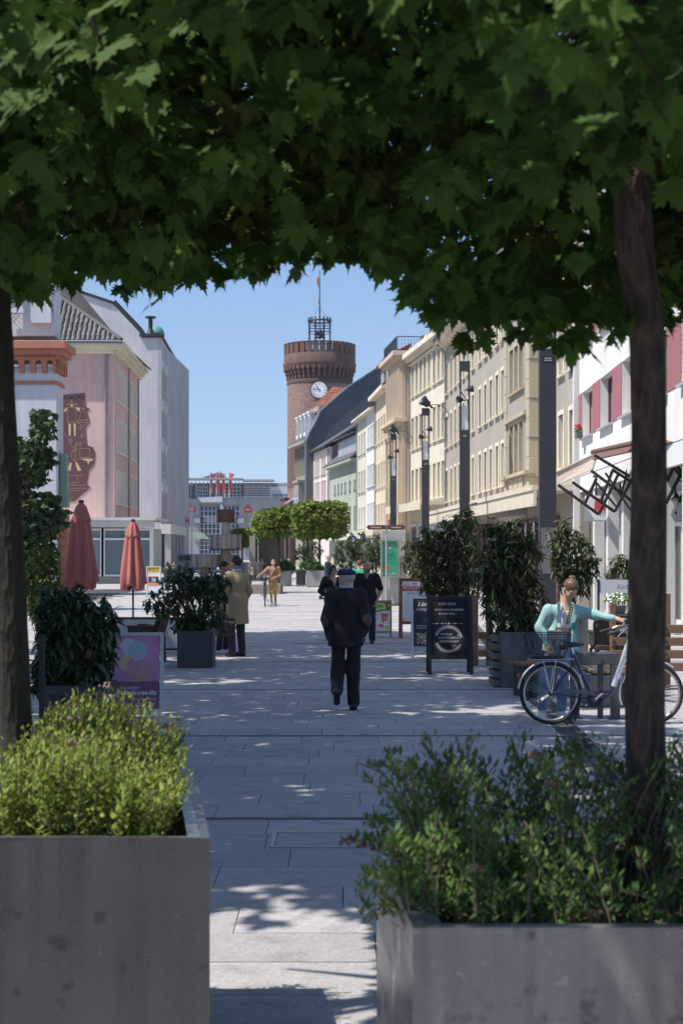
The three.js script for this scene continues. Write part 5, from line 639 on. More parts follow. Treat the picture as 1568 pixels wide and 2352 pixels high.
const MAPLE = leafMat('maple_leaf', [0.058, 0.116, 0.022], { transmission: 0.34, roughness: 0.65, specularIntensity: 0.15 }), BARK = M('bark', [0.078, 0.054, 0.043], 0.95, { map: T.bark, bumpMap: T.bark, bumpScale: 0.012 }), BARKG = M('bark_mossy', [0.026, 0.021, 0.015], 0.95, { map: T.moss, bumpMap: T.bark, bumpScale: 0.012 });
const tint = (lo = 0.75, hi = 1.25) => { const c = new THREE.Color(); return () => { const k = rr(lo, hi); return c.clone().setRGB(k * rr(0.9, 1.15), k, k * rr(0.8, 1.1)); }; };
function trunkGeo(pts, radii, n = 14, rough = 0.05) {             // a tapered trunk through points
  const c = new THREE.CatmullRomCurve3(pts.map((p) => V(...p))), N = 40, fr = c.computeFrenetFrames(N), pos = [], uv = [], idx = [];
  for (let i = 0; i <= N; i++) { const t = i / N, p = c.getPointAt(t), k = t * (radii.length - 1), a = Math.min(radii.length - 2, Math.floor(k)), r0 = lerp(radii[a], radii[a + 1], k - a);
    for (let j = 0; j <= n; j++) { const th = j / n * 2 * PI, r = r0 * (1 + rough * vnoise(Math.cos(th) * 2, p.y * 3.2, Math.sin(th) * 2 + r0)), q = p.clone().addScaledVector(fr.normals[i], Math.cos(th) * r).addScaledVector(fr.binormals[i], Math.sin(th) * r); pos.push(q.x, q.y, q.z); uv.push(th * r0, p.y); } }
  for (let i = 0; i < N; i++) for (let j = 0; j < n; j++) { const a = i * (n + 1) + j, b = a + n + 1; idx.push(a, a + 1, b, b, a + 1, b + 1); }
  const g = new THREE.BufferGeometry(); g.setAttribute('position', new THREE.Float32BufferAttribute(pos, 3)); g.setAttribute('uv', new THREE.Float32BufferAttribute(uv, 2)); g.setIndex(idx); g.computeVertexNormals(); return clean(g);
}
function nearMaple(label, base, trunk, radii, bark, inside, count, s0) {
  reseed(s0); const t = thing('maple_tree', label, 'tree', base);
  part(t, 'trunk', trunkGeo(trunk, radii, 16, 0.09), bark);
  const top = trunk[trunk.length - 1]; for (let k = 0; k < 7; k++) { const a = k * 0.9 + rr(-0.3, 0.3), L = rr(0.8, 1.5), s = rr(0.1, 0.5); part(t, 'branch', trunkGeo([[top[0], top[1] - s, top[2]], [top[0] + Math.cos(a) * L * 0.4, top[1] + 0.15, top[2] + Math.sin(a) * L * 0.4], [top[0] + Math.cos(a) * L, top[1] + rr(0.3, 0.7), top[2] + Math.sin(a) * L]], [0.045, 0.03, 0.012], 7), mats.bark); }
  const geos = [0.1, 0.22, 0.34].map((f) => mapleGeo(1, f)), leaves = [];
  let guard = 0; while (leaves.length < count && guard++ < count * 40) { const p = inside(); if (!p) continue; const size = p.size ?? rr(0.07, 0.145); leaves.push({ p: V(p.x, p.y, p.z), yaw: rr(-1.3, 1.3) + (R() < 0.25 ? PI : 0), pitch: -rr(0.25, 1.15), roll: rr(-0.5, 0.5), size, g: R() * 3 | 0, low: p.low }); }
  const inView = (l) => { const d = -l.p.z, px = MID + l.p.x / d * FOC, py = HOR - (l.p.y - EYE) / d * FOC; return px > -40 && px < 1610 && py > -40; };
  const order = leaves.filter(inView).sort((a, b) => (b.size / -b.p.z) * (b.low < 0.22 ? 1.8 : 1) - (a.size / -a.p.z) * (a.low < 0.22 ? 1.8 : 1)), big = new Set(order.slice(0, 300));
  const rel = (p) => p.clone().sub(t.position);
  for (const l of big) { const m = part(t, 'leaf', geos[l.g], MAPLE); mat4(rel(l.p), l.yaw, l.pitch, l.roll, l.size).decompose(m.position, m.quaternion, m.scale); }
  const tw = []; for (let k = 0; k < 170; k++) { const a = leaves[R() * leaves.length | 0].p, q = rel(a); tw.push(tube([q, q.clone().add(V(rr(-0.2, 0.2), rr(0.02, 0.2), rr(-0.2, 0.2))), q.clone().add(V(rr(-0.4, 0.4), rr(0.1, 0.4), rr(-0.4, 0.4)))], rr(0.003, 0.006), 5, 4)); } part(t, 'twigs', tw, mats.bark, { stuff: true });
  const rest = leaves.filter((l) => !big.has(l)), tn = tint(0.72, 1.3); for (let k = 0; k < 3; k++) copies(t, 'foliage', geos[k], MAPLE, rest.filter((l) => l.g === k).map((l) => mat4(rel(l.p), l.yaw, l.pitch, l.roll, l.size)), tn);
  return t;
}
const bump = (x, c, w) => Math.exp(-(((x - c) / w) ** 2));
nearMaple('maple with dark mossy trunk in the near left planter, its leaves filling the upper left', [-1.3, 0, -5.75],
  [[0.0, 0.8, 0], [-0.02, 1.4, 0], [-0.055, 2.2, 0], [-0.09, 2.9, 0], [-0.1, 3.5, 0]], [0.068, 0.064, 0.06, 0.058, 0.05], BARKG, () => {
    const x = rr(-2.6, 0.15), d = rr(3.0, 7.5), y = rr(2.9, 4.9); if (x < -1.5 - 0.57 * (y - 3) - 0.1 * vnoise(d, y, 3)) return null;
    const b = 3.02 + 0.2 * ((d - 5) / 1.6) ** 2 + 0.27 * bump(x, -0.02, 0.38) + 0.05 * bump(x, -0.6, 0.3) + 0.16 * vnoise(x * 3.4, d * 2.6, 1), low = y - b; if (low < 0 || (y > 4.3 && R() < 0.4)) return null;
    if (low > 0.06 && vnoise(x * 2.4 + 5, y * 3, d * 2.4) < -0.14) return null;
    const q = V(x + 0.74, y - 3.36, -d + 3.9), tq = q.dot(SUN); if (tq > 0.16 && q.addScaledVector(SUN, -tq).length() < 0.36) return null;
    return { x, y, z: -d, low };
  }, 9800, 101);
nearMaple('maple with brown trunk in the near right planter, its leaves filling the upper right', [0.98, 0, -4.6],
  [[0.0, 0.8, 0], [0.0, 1.4, 0], [0.01, 2.2, 0], [0.005, 2.7, 0], [-0.035, 3.0, 0], [-0.06, 3.5, 0]], [0.068, 0.066, 0.058, 0.056, 0.06, 0.062], BARK, () => {
    const x = rr(-0.2, 2.9), d = rr(2.5, 7.0), y = rr(2.7, 4.8);
    const b = 2.84 + 0.14 * (Math.max(0, d - 4.4) / 1.6) ** 2 + 0.22 * clamp((4.9 - d) / 0.7, 0, 1) + 0.31 * bump(x, -0.08, 0.34) + 0.06 * bump(x, 0.35, 0.22) - 0.05 * bump(x, 0.75, 0.3) + 0.15 * vnoise(x * 3.4 + 9, d * 2.6, 1), low = y - b; if (low < 0 || (y > 4.2 && R() < 0.4)) return null;
    if (low > 0.06 && vnoise(x * 2.4 + 15, y * 3, d * 2.4) < -0.17) return null;
    return { x, y, z: -d, low };
  }, 11500, 202);

// planters
function planter(name, label, c, h, th, mat, group, lean = 0) {   // c: four corners [x, d], front left first, going round
  const cx = (c[0][0] + c[2][0]) / 2, cd = (c[0][1] + c[2][1]) / 2, t = thing(name, label, 'planter', [cx, 0, -cd], 0, group), P = c.map(([x, d]) => [x - cx, cd - d]);
  const ins = (k) => P.map(([x, z]) => { const l = Math.hypot(x, z); return [x * (1 - k / l), z * (1 - k / l)]; }), I = ins(th * 1.42), rimI = ins(th * 3.4);
  const w = []; for (let i = 0; i < 4; i++) { const j = (i + 1) % 4, [a, b] = P[i], [e, f] = P[j], [m, n] = I[j], [o, q] = I[i]; w.push(prism([[a, -b], [e, -f], [m, -n], [o, -q]], h, 0).rotateX(-PI / 2)); }
  part(t, 'box', w, mat);
  const rim = []; for (let i = 0; i < 4; i++) { const j = (i + 1) % 4, [a, b] = I[i], [e, f] = I[j], [m, n] = rimI[j], [o, q] = rimI[i]; rim.push(prism([[a, -b], [e, -f], [m, -n], [o, -q]], 0.012, 0).rotateX(-PI / 2).translate(0, h - 0.016, 0)); }
  part(t, 'rim', rim, M('rim_metal', [0.30, 0.32, 0.36], 0.38, { metalness: 0.7, map: T.stain }));
  part(t, 'soil', prism(ins(th * 1.6).map(([x, z]) => [x, -z]), 0.02, 0).rotateX(-PI / 2).translate(0, h - 0.1, 0), M('soil', [0.045, 0.03, 0.022], 0.98, { map: T.stain, bumpMap: T.stain, bumpScale: 0.02 }));
  return t;
}
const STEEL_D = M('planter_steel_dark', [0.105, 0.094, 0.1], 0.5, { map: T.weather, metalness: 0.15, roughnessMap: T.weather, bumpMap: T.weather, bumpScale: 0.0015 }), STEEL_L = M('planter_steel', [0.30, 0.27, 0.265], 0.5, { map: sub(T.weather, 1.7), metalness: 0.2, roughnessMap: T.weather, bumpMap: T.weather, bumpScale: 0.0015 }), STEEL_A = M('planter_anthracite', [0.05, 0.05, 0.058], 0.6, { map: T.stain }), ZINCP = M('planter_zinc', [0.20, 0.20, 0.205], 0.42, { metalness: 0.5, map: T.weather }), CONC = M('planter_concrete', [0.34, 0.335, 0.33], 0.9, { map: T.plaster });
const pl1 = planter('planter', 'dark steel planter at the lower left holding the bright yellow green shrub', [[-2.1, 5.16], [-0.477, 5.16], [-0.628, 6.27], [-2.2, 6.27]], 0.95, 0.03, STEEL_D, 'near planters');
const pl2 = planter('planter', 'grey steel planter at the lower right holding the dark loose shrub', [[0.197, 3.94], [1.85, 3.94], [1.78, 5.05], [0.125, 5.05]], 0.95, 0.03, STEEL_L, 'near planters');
for (const [p, l] of [[pl1, [[0.1, 0.55, 0.045], [0.3, 0.3, 0.02], [0.62, 0.8, 0.012]]], [pl2, [[-0.12, 0.8, 0.03], [-0.35, 0.84, 0.012], [0.3, 0.5, 0.01]]]]) l.forEach(([x, y, r]) => 0);
function spirea(label, inside, n, leafPer, mat, flowerMat, o) {
  reseed(o.seed); const t = thing('spirea_shrub', label, 'shrub', o.pos), stems = [], L = [], F = [];
  const lg = lensGeo(o.leaf, o.leaf * (o.wide ?? 0.46), 3, 0.3, 0.15);
  for (let k = 0; k < n; k++) { const s = inside(k), pts = s.map((q) => V(q[0], q[1], q[2]).sub(t.position)), c = new THREE.CatmullRomCurve3(pts); stems.push(clean(new THREE.TubeGeometry(c, 6, o.stem, 4)));
    const a0 = R() * 6.3; for (let i = 0; i < leafPer; i++) { const u = lerp(o.from, 1, i / (leafPer - 1)), p = c.getPoint(u), tan = c.getTangent(u), a = a0 + i * 2.4; p.add(V(rr(-1, 1), rr(-0.5, 0.5), rr(-1, 1)).multiplyScalar(o.spread ?? 0.026)); L.push(mat4(p, a + rr(-0.8, 0.8), PI - rr(o.lay ?? 0.7, 1.45) * (1 - 0.35 * u), rr(-0.3, 0.3), rr(0.6, 1.15) * (1 - 0.35 * (u > 0.9)))); }
    if (R() < o.flowers) { const p = c.getPoint(1); for (let i = 0; i < 9; i++) F.push(ball(rr(0.005, 0.009), p.x + rr(-0.025, 0.025), p.y + rr(0, 0.02), p.z + rr(-0.025, 0.025), 1, 1, 1, 5)); } }
  part(t, 'stems', stems, M('twig_' + o.twig.join(), o.twig, 0.9), { stuff: true }); copies(t, 'foliage', lg, mat, L, tint(0.7, 1.3)); if (F.length) part(t, 'flower_heads', F, flowerMat, { stuff: true });
  return t;
}
const PINKF = M('spirea_pink', [0.26, 0.17, 0.15], 0.9), BROWNF = M('spirea_brown', [0.12, 0.075, 0.055], 0.9);
spirea('bright yellow green leafy shrub with a few pink flower heads in the near left planter', () => {
  let x, d; do { x = rr(-2.0, -0.68); d = rr(5.24, 6.2); } while (x > -0.62 - 0.14 * (d - 5.16)); const top = 0.95 + 0.31 * bump(x, -1.04, 0.36) * (0.5 + 0.5 * bump(d, 5.95, 0.6)) + 0.06 * vnoise(x * 5, d * 5, 0) + 0.07, lx = (x + 1.15) * rr(0.05, 0.28), ld = rr(-0.06, 0.05);
  return [[x, 0.86, -d], [x + lx * 0.3, lerp(0.86, top, 0.5), -d + ld * 0.4], [x + lx, top + rr(-0.05, 0.05), -d + ld]];
}, 860, 32, leafMat('spirea_lime', [0.30, 0.39, 0.085], { transmission: 0.5 }), PINKF, { seed: 303, pos: [-1.3, 0.86, -5.7], lay: 1.15, leaf: 0.036, stem: 0.002, from: 0.1, flowers: 0.02, twig: [0.13, 0.10, 0.04] });
spirea('dark green loose shrub with brown dried flower heads in the near right planter', (k) => {
  let x = rr(0.22, 1.75), d = rr(4.08, 4.98); const out = k % 9 === 0 ? 1 : 0; if (out) x = rr(0.2, 0.3); const top = (d > 4.45 ? 1.3 : 1.12) + rr(-0.24, 0.09), lx = out ? rr(-0.22, -0.02) : (x < 0.4 ? rr(-0.08, 0.16) : rr(-0.2, 0.2)), ld = d < 4.3 ? rr(-0.2, 0.02) : rr(-0.16, 0.14);
  return [[x, 0.86, -d], [x + lx * 0.25, lerp(0.86, top, 0.55), -d + ld * 0.3], [x + lx * 0.7, lerp(0.86, top, 0.85), -d + ld * 0.7], [x + lx, top - (out ? 0.05 : 0), -d + ld]];
}, 420, 36, leafMat('spirea_dark', [0.11, 0.195, 0.05], { transmission: 0.38 }), BROWNF, { seed: 404, pos: [1, 0.86, -4.5], wide: 0.36, lay: 0.9, leaf: 0.04, stem: 0.0026, from: 0.14, flowers: 0.08, twig: [0.16, 0.12, 0.085] });

// evergreen bushes: twigs with whorls of long leaves
function bush(label, name, blobs, n, leaf, mat, o) {              // blobs: [x, y, z, rx, ry, rz] in metres
  reseed(o.seed); const t = thing(name, label, o.category || 'bush', o.pos, 0, o.group), lg = lensGeo(leaf, leaf * (o.wide ?? 0.36), 4, 0.3, 0.3), L = [], st = [];
  const tot = blobs.reduce((a, b) => a + b[3] * b[4] * b[5], 0), base = V(...(o.base || o.pos));
  for (const b of blobs) { const k = Math.round(n * b[3] * b[4] * b[5] / tot); for (let i = 0; i < k; i++) {
    let q; do q = V(rr(-1, 1), rr(-1, 1), rr(-1, 1)); while (q.length() > 1 || q.length() < 0.35 || vnoise(q.x * 2.2 + b[0], q.y * 2.2, q.z * 2.2 + b[2]) < -0.3);
    const p = V(b[0] + q.x * b[3], b[1] + q.y * b[4], b[2] + q.z * b[5]), rel = p.clone().sub(t.position); if (p.y < 0.05) continue;
    if (i % 6 === 0) { const s = base.clone().sub(t.position); st.push(tube([s, s.clone().lerp(rel, 0.5).add(V(rr(-0.1, 0.1), 0.05, rr(-0.1, 0.1))), rel], 0.006 * (o.twig || 1), 6, 4)); }
    const m = 5 + (R() * 4 | 0), a0 = R() * 6; for (let j = 0; j < m; j++) L.push({ m: mat4(rel.clone().add(V(0, -j * 0.012, 0)), a0 + j * 2.4 + rr(-0.4, 0.4), -rr(0.1, 2.0) - (o.up ?? 0.3) * (j < 2 ? 1 : 0), rr(-0.6, 0.6), rr(0.6, 1.15)), p }); } }
  const np = o.parts || 0; L.sort((a, b) => b.p.z - a.p.z); for (const l of L.slice(0, np)) { const c = part(t, 'leaf', lg, mat); l.m.decompose(c.position, c.quaternion, c.scale); }
  if (st.length) part(t, 'stems', st, M('bush_twig', [0.09, 0.06, 0.04], 0.9), { stuff: true });
  copies(t, 'foliage', lg, mat, L.slice(np).map((l) => l.m), tint(0.65, 1.4));
  if (o.heads) { const F = []; for (let i = 0; i < o.heads; i++) { const b = blobs[R() * blobs.length | 0], a = R() * 6.3, e = rr(0.0, 1.2), p = V(b[0] + Math.cos(a) * Math.cos(e) * b[3], b[1] + Math.sin(e) * b[4], b[2] + Math.sin(a) * Math.cos(e) * b[5]).sub(t.position); for (let j = 0; j < 10; j++) F.push(ball(rr(0.012, 0.022), p.x + rr(-0.06, 0.06), p.y + rr(-0.012, 0.02), p.z + rr(-0.06, 0.06), 1, 0.7, 1, 5)); } part(t, 'flower_heads', F, M('viburnum_head', [0.20, 0.15, 0.09], 0.9), { stuff: true }); }
  return t;
}
const blob = (px, py, d, rx, ry, rz) => [gx(px, d), hy(py, d), -d, rx / FOC * d, ry / FOC * d, (rz ?? rx) / FOC * d];
const LAUREL = leafMat('laurel_leaf', [0.030, 0.062, 0.018], { transmission: 0.15, roughness: 0.36, specularIntensity: 1 }), VIB = leafMat('viburnum_leaf', [0.075, 0.10, 0.04], { transmission: 0.2, roughness: 0.55 }), LIGHT = leafMat('young_leaf', [0.15, 0.20, 0.05]);
const sq = (px0, px1, d, w) => { const a = gx(px0, d), b = gx(px1, d); return [[a, d], [b, d], [b, d + w], [a, d + w]]; };
planter('planter', 'dark square planter with black graffiti beside the ice cream sign', sq(102, 246, 14.1, 0.62), 0.64, 0.02, STEEL_A, 'square planters');
bush('dense dark cherry laurel bush in the graffiti planter beside the ice cream sign', 'laurel_bush', [blob(172, 1480, 14.4, 92, 108, 80), blob(150, 1390, 14.5, 70, 60, 60), blob(218, 1425, 14.4, 52, 66, 56), blob(120, 1540, 14.4, 50, 60, 50)], 620, 0.13, LAUREL, { seed: 21, pos: [gx(180, 14.4), 0.58, -14.4], parts: 200, wide: 0.42 });
planter('planter', 'small anthracite square planter in the middle left beside the man in the coat', sq(407, 488, 23.8, 0.6), 0.62, 0.02, STEEL_A, 'square planters');
bush('loose cherry laurel bush in the anthracite planter beside the man in the coat', 'laurel_bush', [blob(440, 1380, 24.1, 78, 72, 60), blob(420, 1330, 24.1, 55, 40, 45), blob(490, 1345, 24.1, 42, 42, 40), blob(368, 1378, 24.1, 36, 32, 30), blob(445, 1435, 24.1, 48, 36, 36), blob(500, 1420, 24.1, 26, 22, 24)], 400, 0.13, LAUREL, { seed: 22, pos: [gx(447, 24.1), 0.56, -24.1], parts: 100, wide: 0.42 });
planter('planter', 'grey zinc planter with wooden slats on its left side, behind the standing bicycle woman', sq(1150, 1262, 20.4, 0.75), 0.8, 0.02, ZINCP, 'square planters');
bush('tall dense leatherleaf viburnum bush growing from the zinc planter before the lamp column', 'viburnum_bush', [blob(1180, 1380, 20.8, 70, 80, 60), blob(1150, 1300, 20.8, 62, 75, 60), blob(1205, 1290, 20.8, 52, 70, 50), blob(1140, 1230, 20.9, 36, 45, 40), blob(1215, 1420, 20.7, 40, 50, 40), blob(1190, 1220, 20.9, 40, 36, 36)], 560, 0.17, VIB, { seed: 23, pos: [gx(1195, 20.8), 0.72, -20.8], parts: 200, wide: 0.3, heads: 30 });
bush('viburnum bush with pale flower heads right of the tall lamp column', 'viburnum_bush', [blob(1310, 1270, 27, 52, 60, 50), blob(1340, 1300, 27, 40, 40, 40), blob(1290, 1230, 27, 24, 40, 30), blob(1320, 1330, 27, 40, 30, 36)], 260, 0.17, VIB, { seed: 24, pos: [gx(1315, 27), 0.75, -27], parts: 60, wide: 0.3, heads: 16 });
bush('wide olive green viburnum bush behind the menu board and chalkboard', 'viburnum_bush', [blob(1020, 1290, 28, 65, 75, 50), blob(1050, 1220, 28, 45, 55, 45), blob(1080, 1190, 28.2, 26, 36, 30), blob(990, 1250, 28, 40, 45, 40), blob(1070, 1300, 27.6, 50, 80, 40), blob(1010, 1350, 28, 50, 40, 40)], 560, 0.17, VIB, { seed: 25, pos: [gx(1035, 28), 0.75, -28], parts: 60, wide: 0.3, heads: 26 });
bush('olive green viburnum bush right beside the stone poster pillar', 'viburnum_bush', [blob(950, 1280, 46, 30, 50, 30), blob(975, 1300, 45, 34, 45, 30)], 260, 0.18, VIB, { seed: 26, pos: [gx(962, 45.5), 0.75, -45.5], wide: 0.3 });
bush('pale olive viburnum bush left of the green poster', 'viburnum_bush', [blob(862, 1265, 58, 26, 45, 24), blob(848, 1290, 58, 22, 34, 22)], 240, 0.18, VIB, { seed: 27, pos: [gx(862, 58), 0.75, -58], wide: 0.3 });
bush('dark viburnum bush standing between the far lamp posts left of the green poster', 'viburnum_bush', [blob(800, 1272, 66, 34, 42, 24), blob(822, 1250, 66, 28, 36, 24), blob(780, 1285, 66, 18, 30, 18)], 300, 0.19, VIB, { seed: 28, pos: [gx(802, 66), 0.75, -66], wide: 0.3 });
bush('pale leafy bush far behind the clipped trees', 'viburnum_bush', [blob(715, 1265, 96, 28, 26, 20), blob(690, 1268, 96, 16, 24, 14)], 200, 0.22, VIB, { seed: 29, pos: [gx(715, 96), 0.1, -96], wide: 0.3 });
bush('small potted green shrub behind the tree trunk on the terrace', 'green_shrub', [blob(1425, 1310, 26, 34, 44, 30)], 110, 0.13, VIB, { seed: 30, pos: [gx(1420, 26), 0.6, -26], wide: 0.3, category: 'shrub' });
bush('light green young bush beside the left maple trunk', 'green_shrub', [blob(95, 1330, 26, 50, 80, 40), blob(110, 1400, 24, 40, 40, 40)], 300, 0.12, LIGHT, { seed: 32, pos: [gx(95, 26), 0.1, -26], wide: 0.5, category: 'shrub' });
[['behind the wide viburnum bush near the menu board', 985, 1085, 27.6], ['under the viburnum bush right of the lamp column', 1290, 1350, 26.6], ['beside the stone poster pillar', 944, 982, 45], ['left of the green poster pillar', 845, 880, 57.6], ['between far lamp posts', 782, 822, 65.6]].forEach(([w, a, b, d]) => planter('planter', 'grey zinc planter ' + w, sq(a, b, d, 0.8), 0.8, 0.02, ZINCP, 'terrace planters'));
// trees with a crown of leaf clumps
function leafTree(label, blobs, n, leaf, mat, o) {
  reseed(o.seed); const t = thing(o.name || 'street_tree', label, 'tree', o.pos, 0, o.group), lg = mapleGeo(1, 0.25), L = [], tot = blobs.reduce((a, b) => a + b[3] * b[4] * b[5], 0);
  if (o.trunk) part(t, 'trunk', trunkGeo([[0, 0, 0], [0.02, o.trunk / 2, 0], [0, o.trunk, 0]], [o.r, o.r * 0.9, o.r * 0.8], 8), mats.bark);
  for (const b of blobs) { const k = Math.round(n * b[3] * b[4] * b[5] / tot); for (let i = 0; i < k; i++) {
    let q, g = 0; do { q = V(rr(-1, 1), rr(-1, 1), rr(-1, 1)); q.l = Math.max(Math.hypot(q.x, q.z), Math.abs(q.y)) * 0.4 + q.length() * 0.6; } while ((q.l > 1 + 0.14 * vnoise(q.x * 3 + b[0], q.y * 3, q.z * 3) || q.l < (o.hollow ?? 0.5) || vnoise(q.x * 2.6 + b[0], q.y * 2.6, q.z * 2.6 + 4) < (o.gap ?? -0.35)) && g++ < 50);
    L.push(mat4(V(b[0] + q.x * b[3], b[1] + q.y * b[4], b[2] + q.z * b[5]).sub(t.position), rr(0, 6.3), -rr(0.2, 1.3), rr(-0.6, 0.6), leaf * rr(0.7, 1.3))); } }
  const br = []; for (let k = 0; k < 6 && o.trunk; k++) { const b = blobs[k % blobs.length], e = V(b[0] + rr(-0.6, 0.6) * b[3], b[1] + rr(-0.3, 0.5) * b[4], b[2] + rr(-0.6, 0.6) * b[5]).sub(t.position); br.push(tube([V(0, o.trunk * 0.9, 0), e.clone().multiplyScalar(0.5).add(V(0, o.trunk * 0.5, 0)), e], o.r * 0.35, 6, 5)); } if (br.length) part(t, 'branches', br, mats.bark, { stuff: true });
  const c = copies(t, 'crown', lg, mat, L, tint(0.7, 1.4)); return t;
}
const CROWN = leafMat('crown_leaf', [0.16, 0.225, 0.042], { transmission: 0.4 }), CROWND = leafMat('crown_leaf_dark', [0.05, 0.085, 0.028], { transmission: 0.3 });
leafTree('clipped round street tree in a concrete planter behind the woman pushing a bicycle', [blob(627, 1200, 77, 50, 34, 46), blob(640, 1180, 77, 28, 20, 26)], 2200, 0.2, CROWN, { seed: 41, pos: [gx(640, 77), 0, -77], trunk: 2.6, r: 0.06, group: 'clipped street trees' });
leafTree('clipped flat street tree, middle one of the three far clipped trees', [blob(712, 1192, 76, 44, 44, 44), blob(694, 1210, 75.6, 26, 26, 24)], 2200, 0.2, CROWN, { seed: 42, pos: [gx(706, 76), 0, -76], trunk: 2.6, r: 0.06, group: 'clipped street trees' });
leafTree('clipped street tree with dark right side, rightmost of the three far clipped trees', [blob(762, 1192, 76.5, 40, 44, 44)], 1800, 0.2, CROWN, { seed: 43, pos: [gx(733.5, 76.5), 0, -76.5], trunk: 2.6, r: 0.06, group: 'clipped street trees' });
leafTree('small bright green tree beside the fountain, left of the clipped trees', [blob(556, 1232, 100, 24, 22, 20), blob(540, 1222, 101, 16, 10, 14)], 900, 0.26, CROWN, { seed: 44, pos: [gx(556, 100), 0, -100], trunk: 2, r: 0.07 });
leafTree('dark leafy tree in front of the white gothic building at the left edge', [blob(100, 975, 46, 30, 40, 40), blob(60, 1060, 46, 60, 60, 60), blob(95, 1050, 46, 34, 22, 40), blob(70, 1180, 46, 70, 60, 60), blob(130, 1190, 46, 38, 24, 30), blob(40, 1270, 46, 90, 60, 70)], 3600, 0.2, CROWND, { seed: 45, pos: [gx(50, 46), 0, -46], trunk: 3.2, r: 0.16, hollow: 0.2, gap: -0.2 });
planter('planter', 'pale concrete planter under the clipped tree behind the woman with the bicycle', sq(634, 668, 77, 1.1), 0.8, 0.05, CONC, 'far concrete planters');
planter('planter', 'pale concrete planter under the two joined clipped trees', sq(703, 746, 75, 1.1), 0.85, 0.05, CONC, 'far concrete planters');
planter('planter', 'dark grey planter far off, left of the pale planter under the joined trees', sq(680, 701, 79, 1.0), 0.8, 0.05, STEEL_A, 'far concrete planters');
const GRN = leafMat('planter_shrub_leaf', [0.06, 0.13, 0.03], { transmission: 0.3 });
bush('bright green low shrub in the planter behind the woman with the bicycle', 'green_shrub', [blob(654, 1300, 77.4, 24, 16, 20)], 160, 0.2, GRN, { seed: 46, pos: [gx(654, 77.4), 0.7, -77.4], category: 'shrub' });
bush('bright green low shrub in the pale planter under the joined clipped trees', 'green_shrub', [blob(715, 1300, 75.4, 32, 17, 20)], 200, 0.2, GRN, { seed: 47, pos: [gx(715, 75.4), 0.7, -75.4], category: 'shrub' });
// the row of tall trees left of the street, just outside the picture, which shades the paving
[[-4.9, 8.0], [-5.0, 10.6], [-5.2, 13.6], [-5.6, 17.6], [-6.0, 22], [-6.3, 26.6], [-6.6, 30]].forEach(([x, d], i) => { const hh = 2.2 + 0.185 * d + 2.5 + (i === 3 ? 1.3 : i === 4 ? 0.5 : 0); reseed(60 + i);
  leafTree(`tall shade tree ${['first', 'second', 'third', 'fourth', 'fifth', 'sixth', 'seventh'][i]} from the camera in the row left of the paving`, [[x, hh + 0.4, -d, 2.5, 2.1, i ? 2.3 : 1.8], [x + 1.2, hh + 0.3, -d - 0.6, 1.6, 1.7, i ? 1.8 : 1.5], [x + 2.7, hh + 0.5, -d, 1.7, 1.5, i ? 2.1 : 1.7], [x - 2.4, hh - 0.4, -d + 0.4, 2.4, 2.0, i ? 2.2 : 1.7]], 4700, 0.29, CROWND, { seed: 70 + i, pos: [x - 1.5, 0, -d], trunk: hh - 1, r: 0.13, hollow: 0.1, gap: -0.3, group: 'shade trees left of the street' }); });
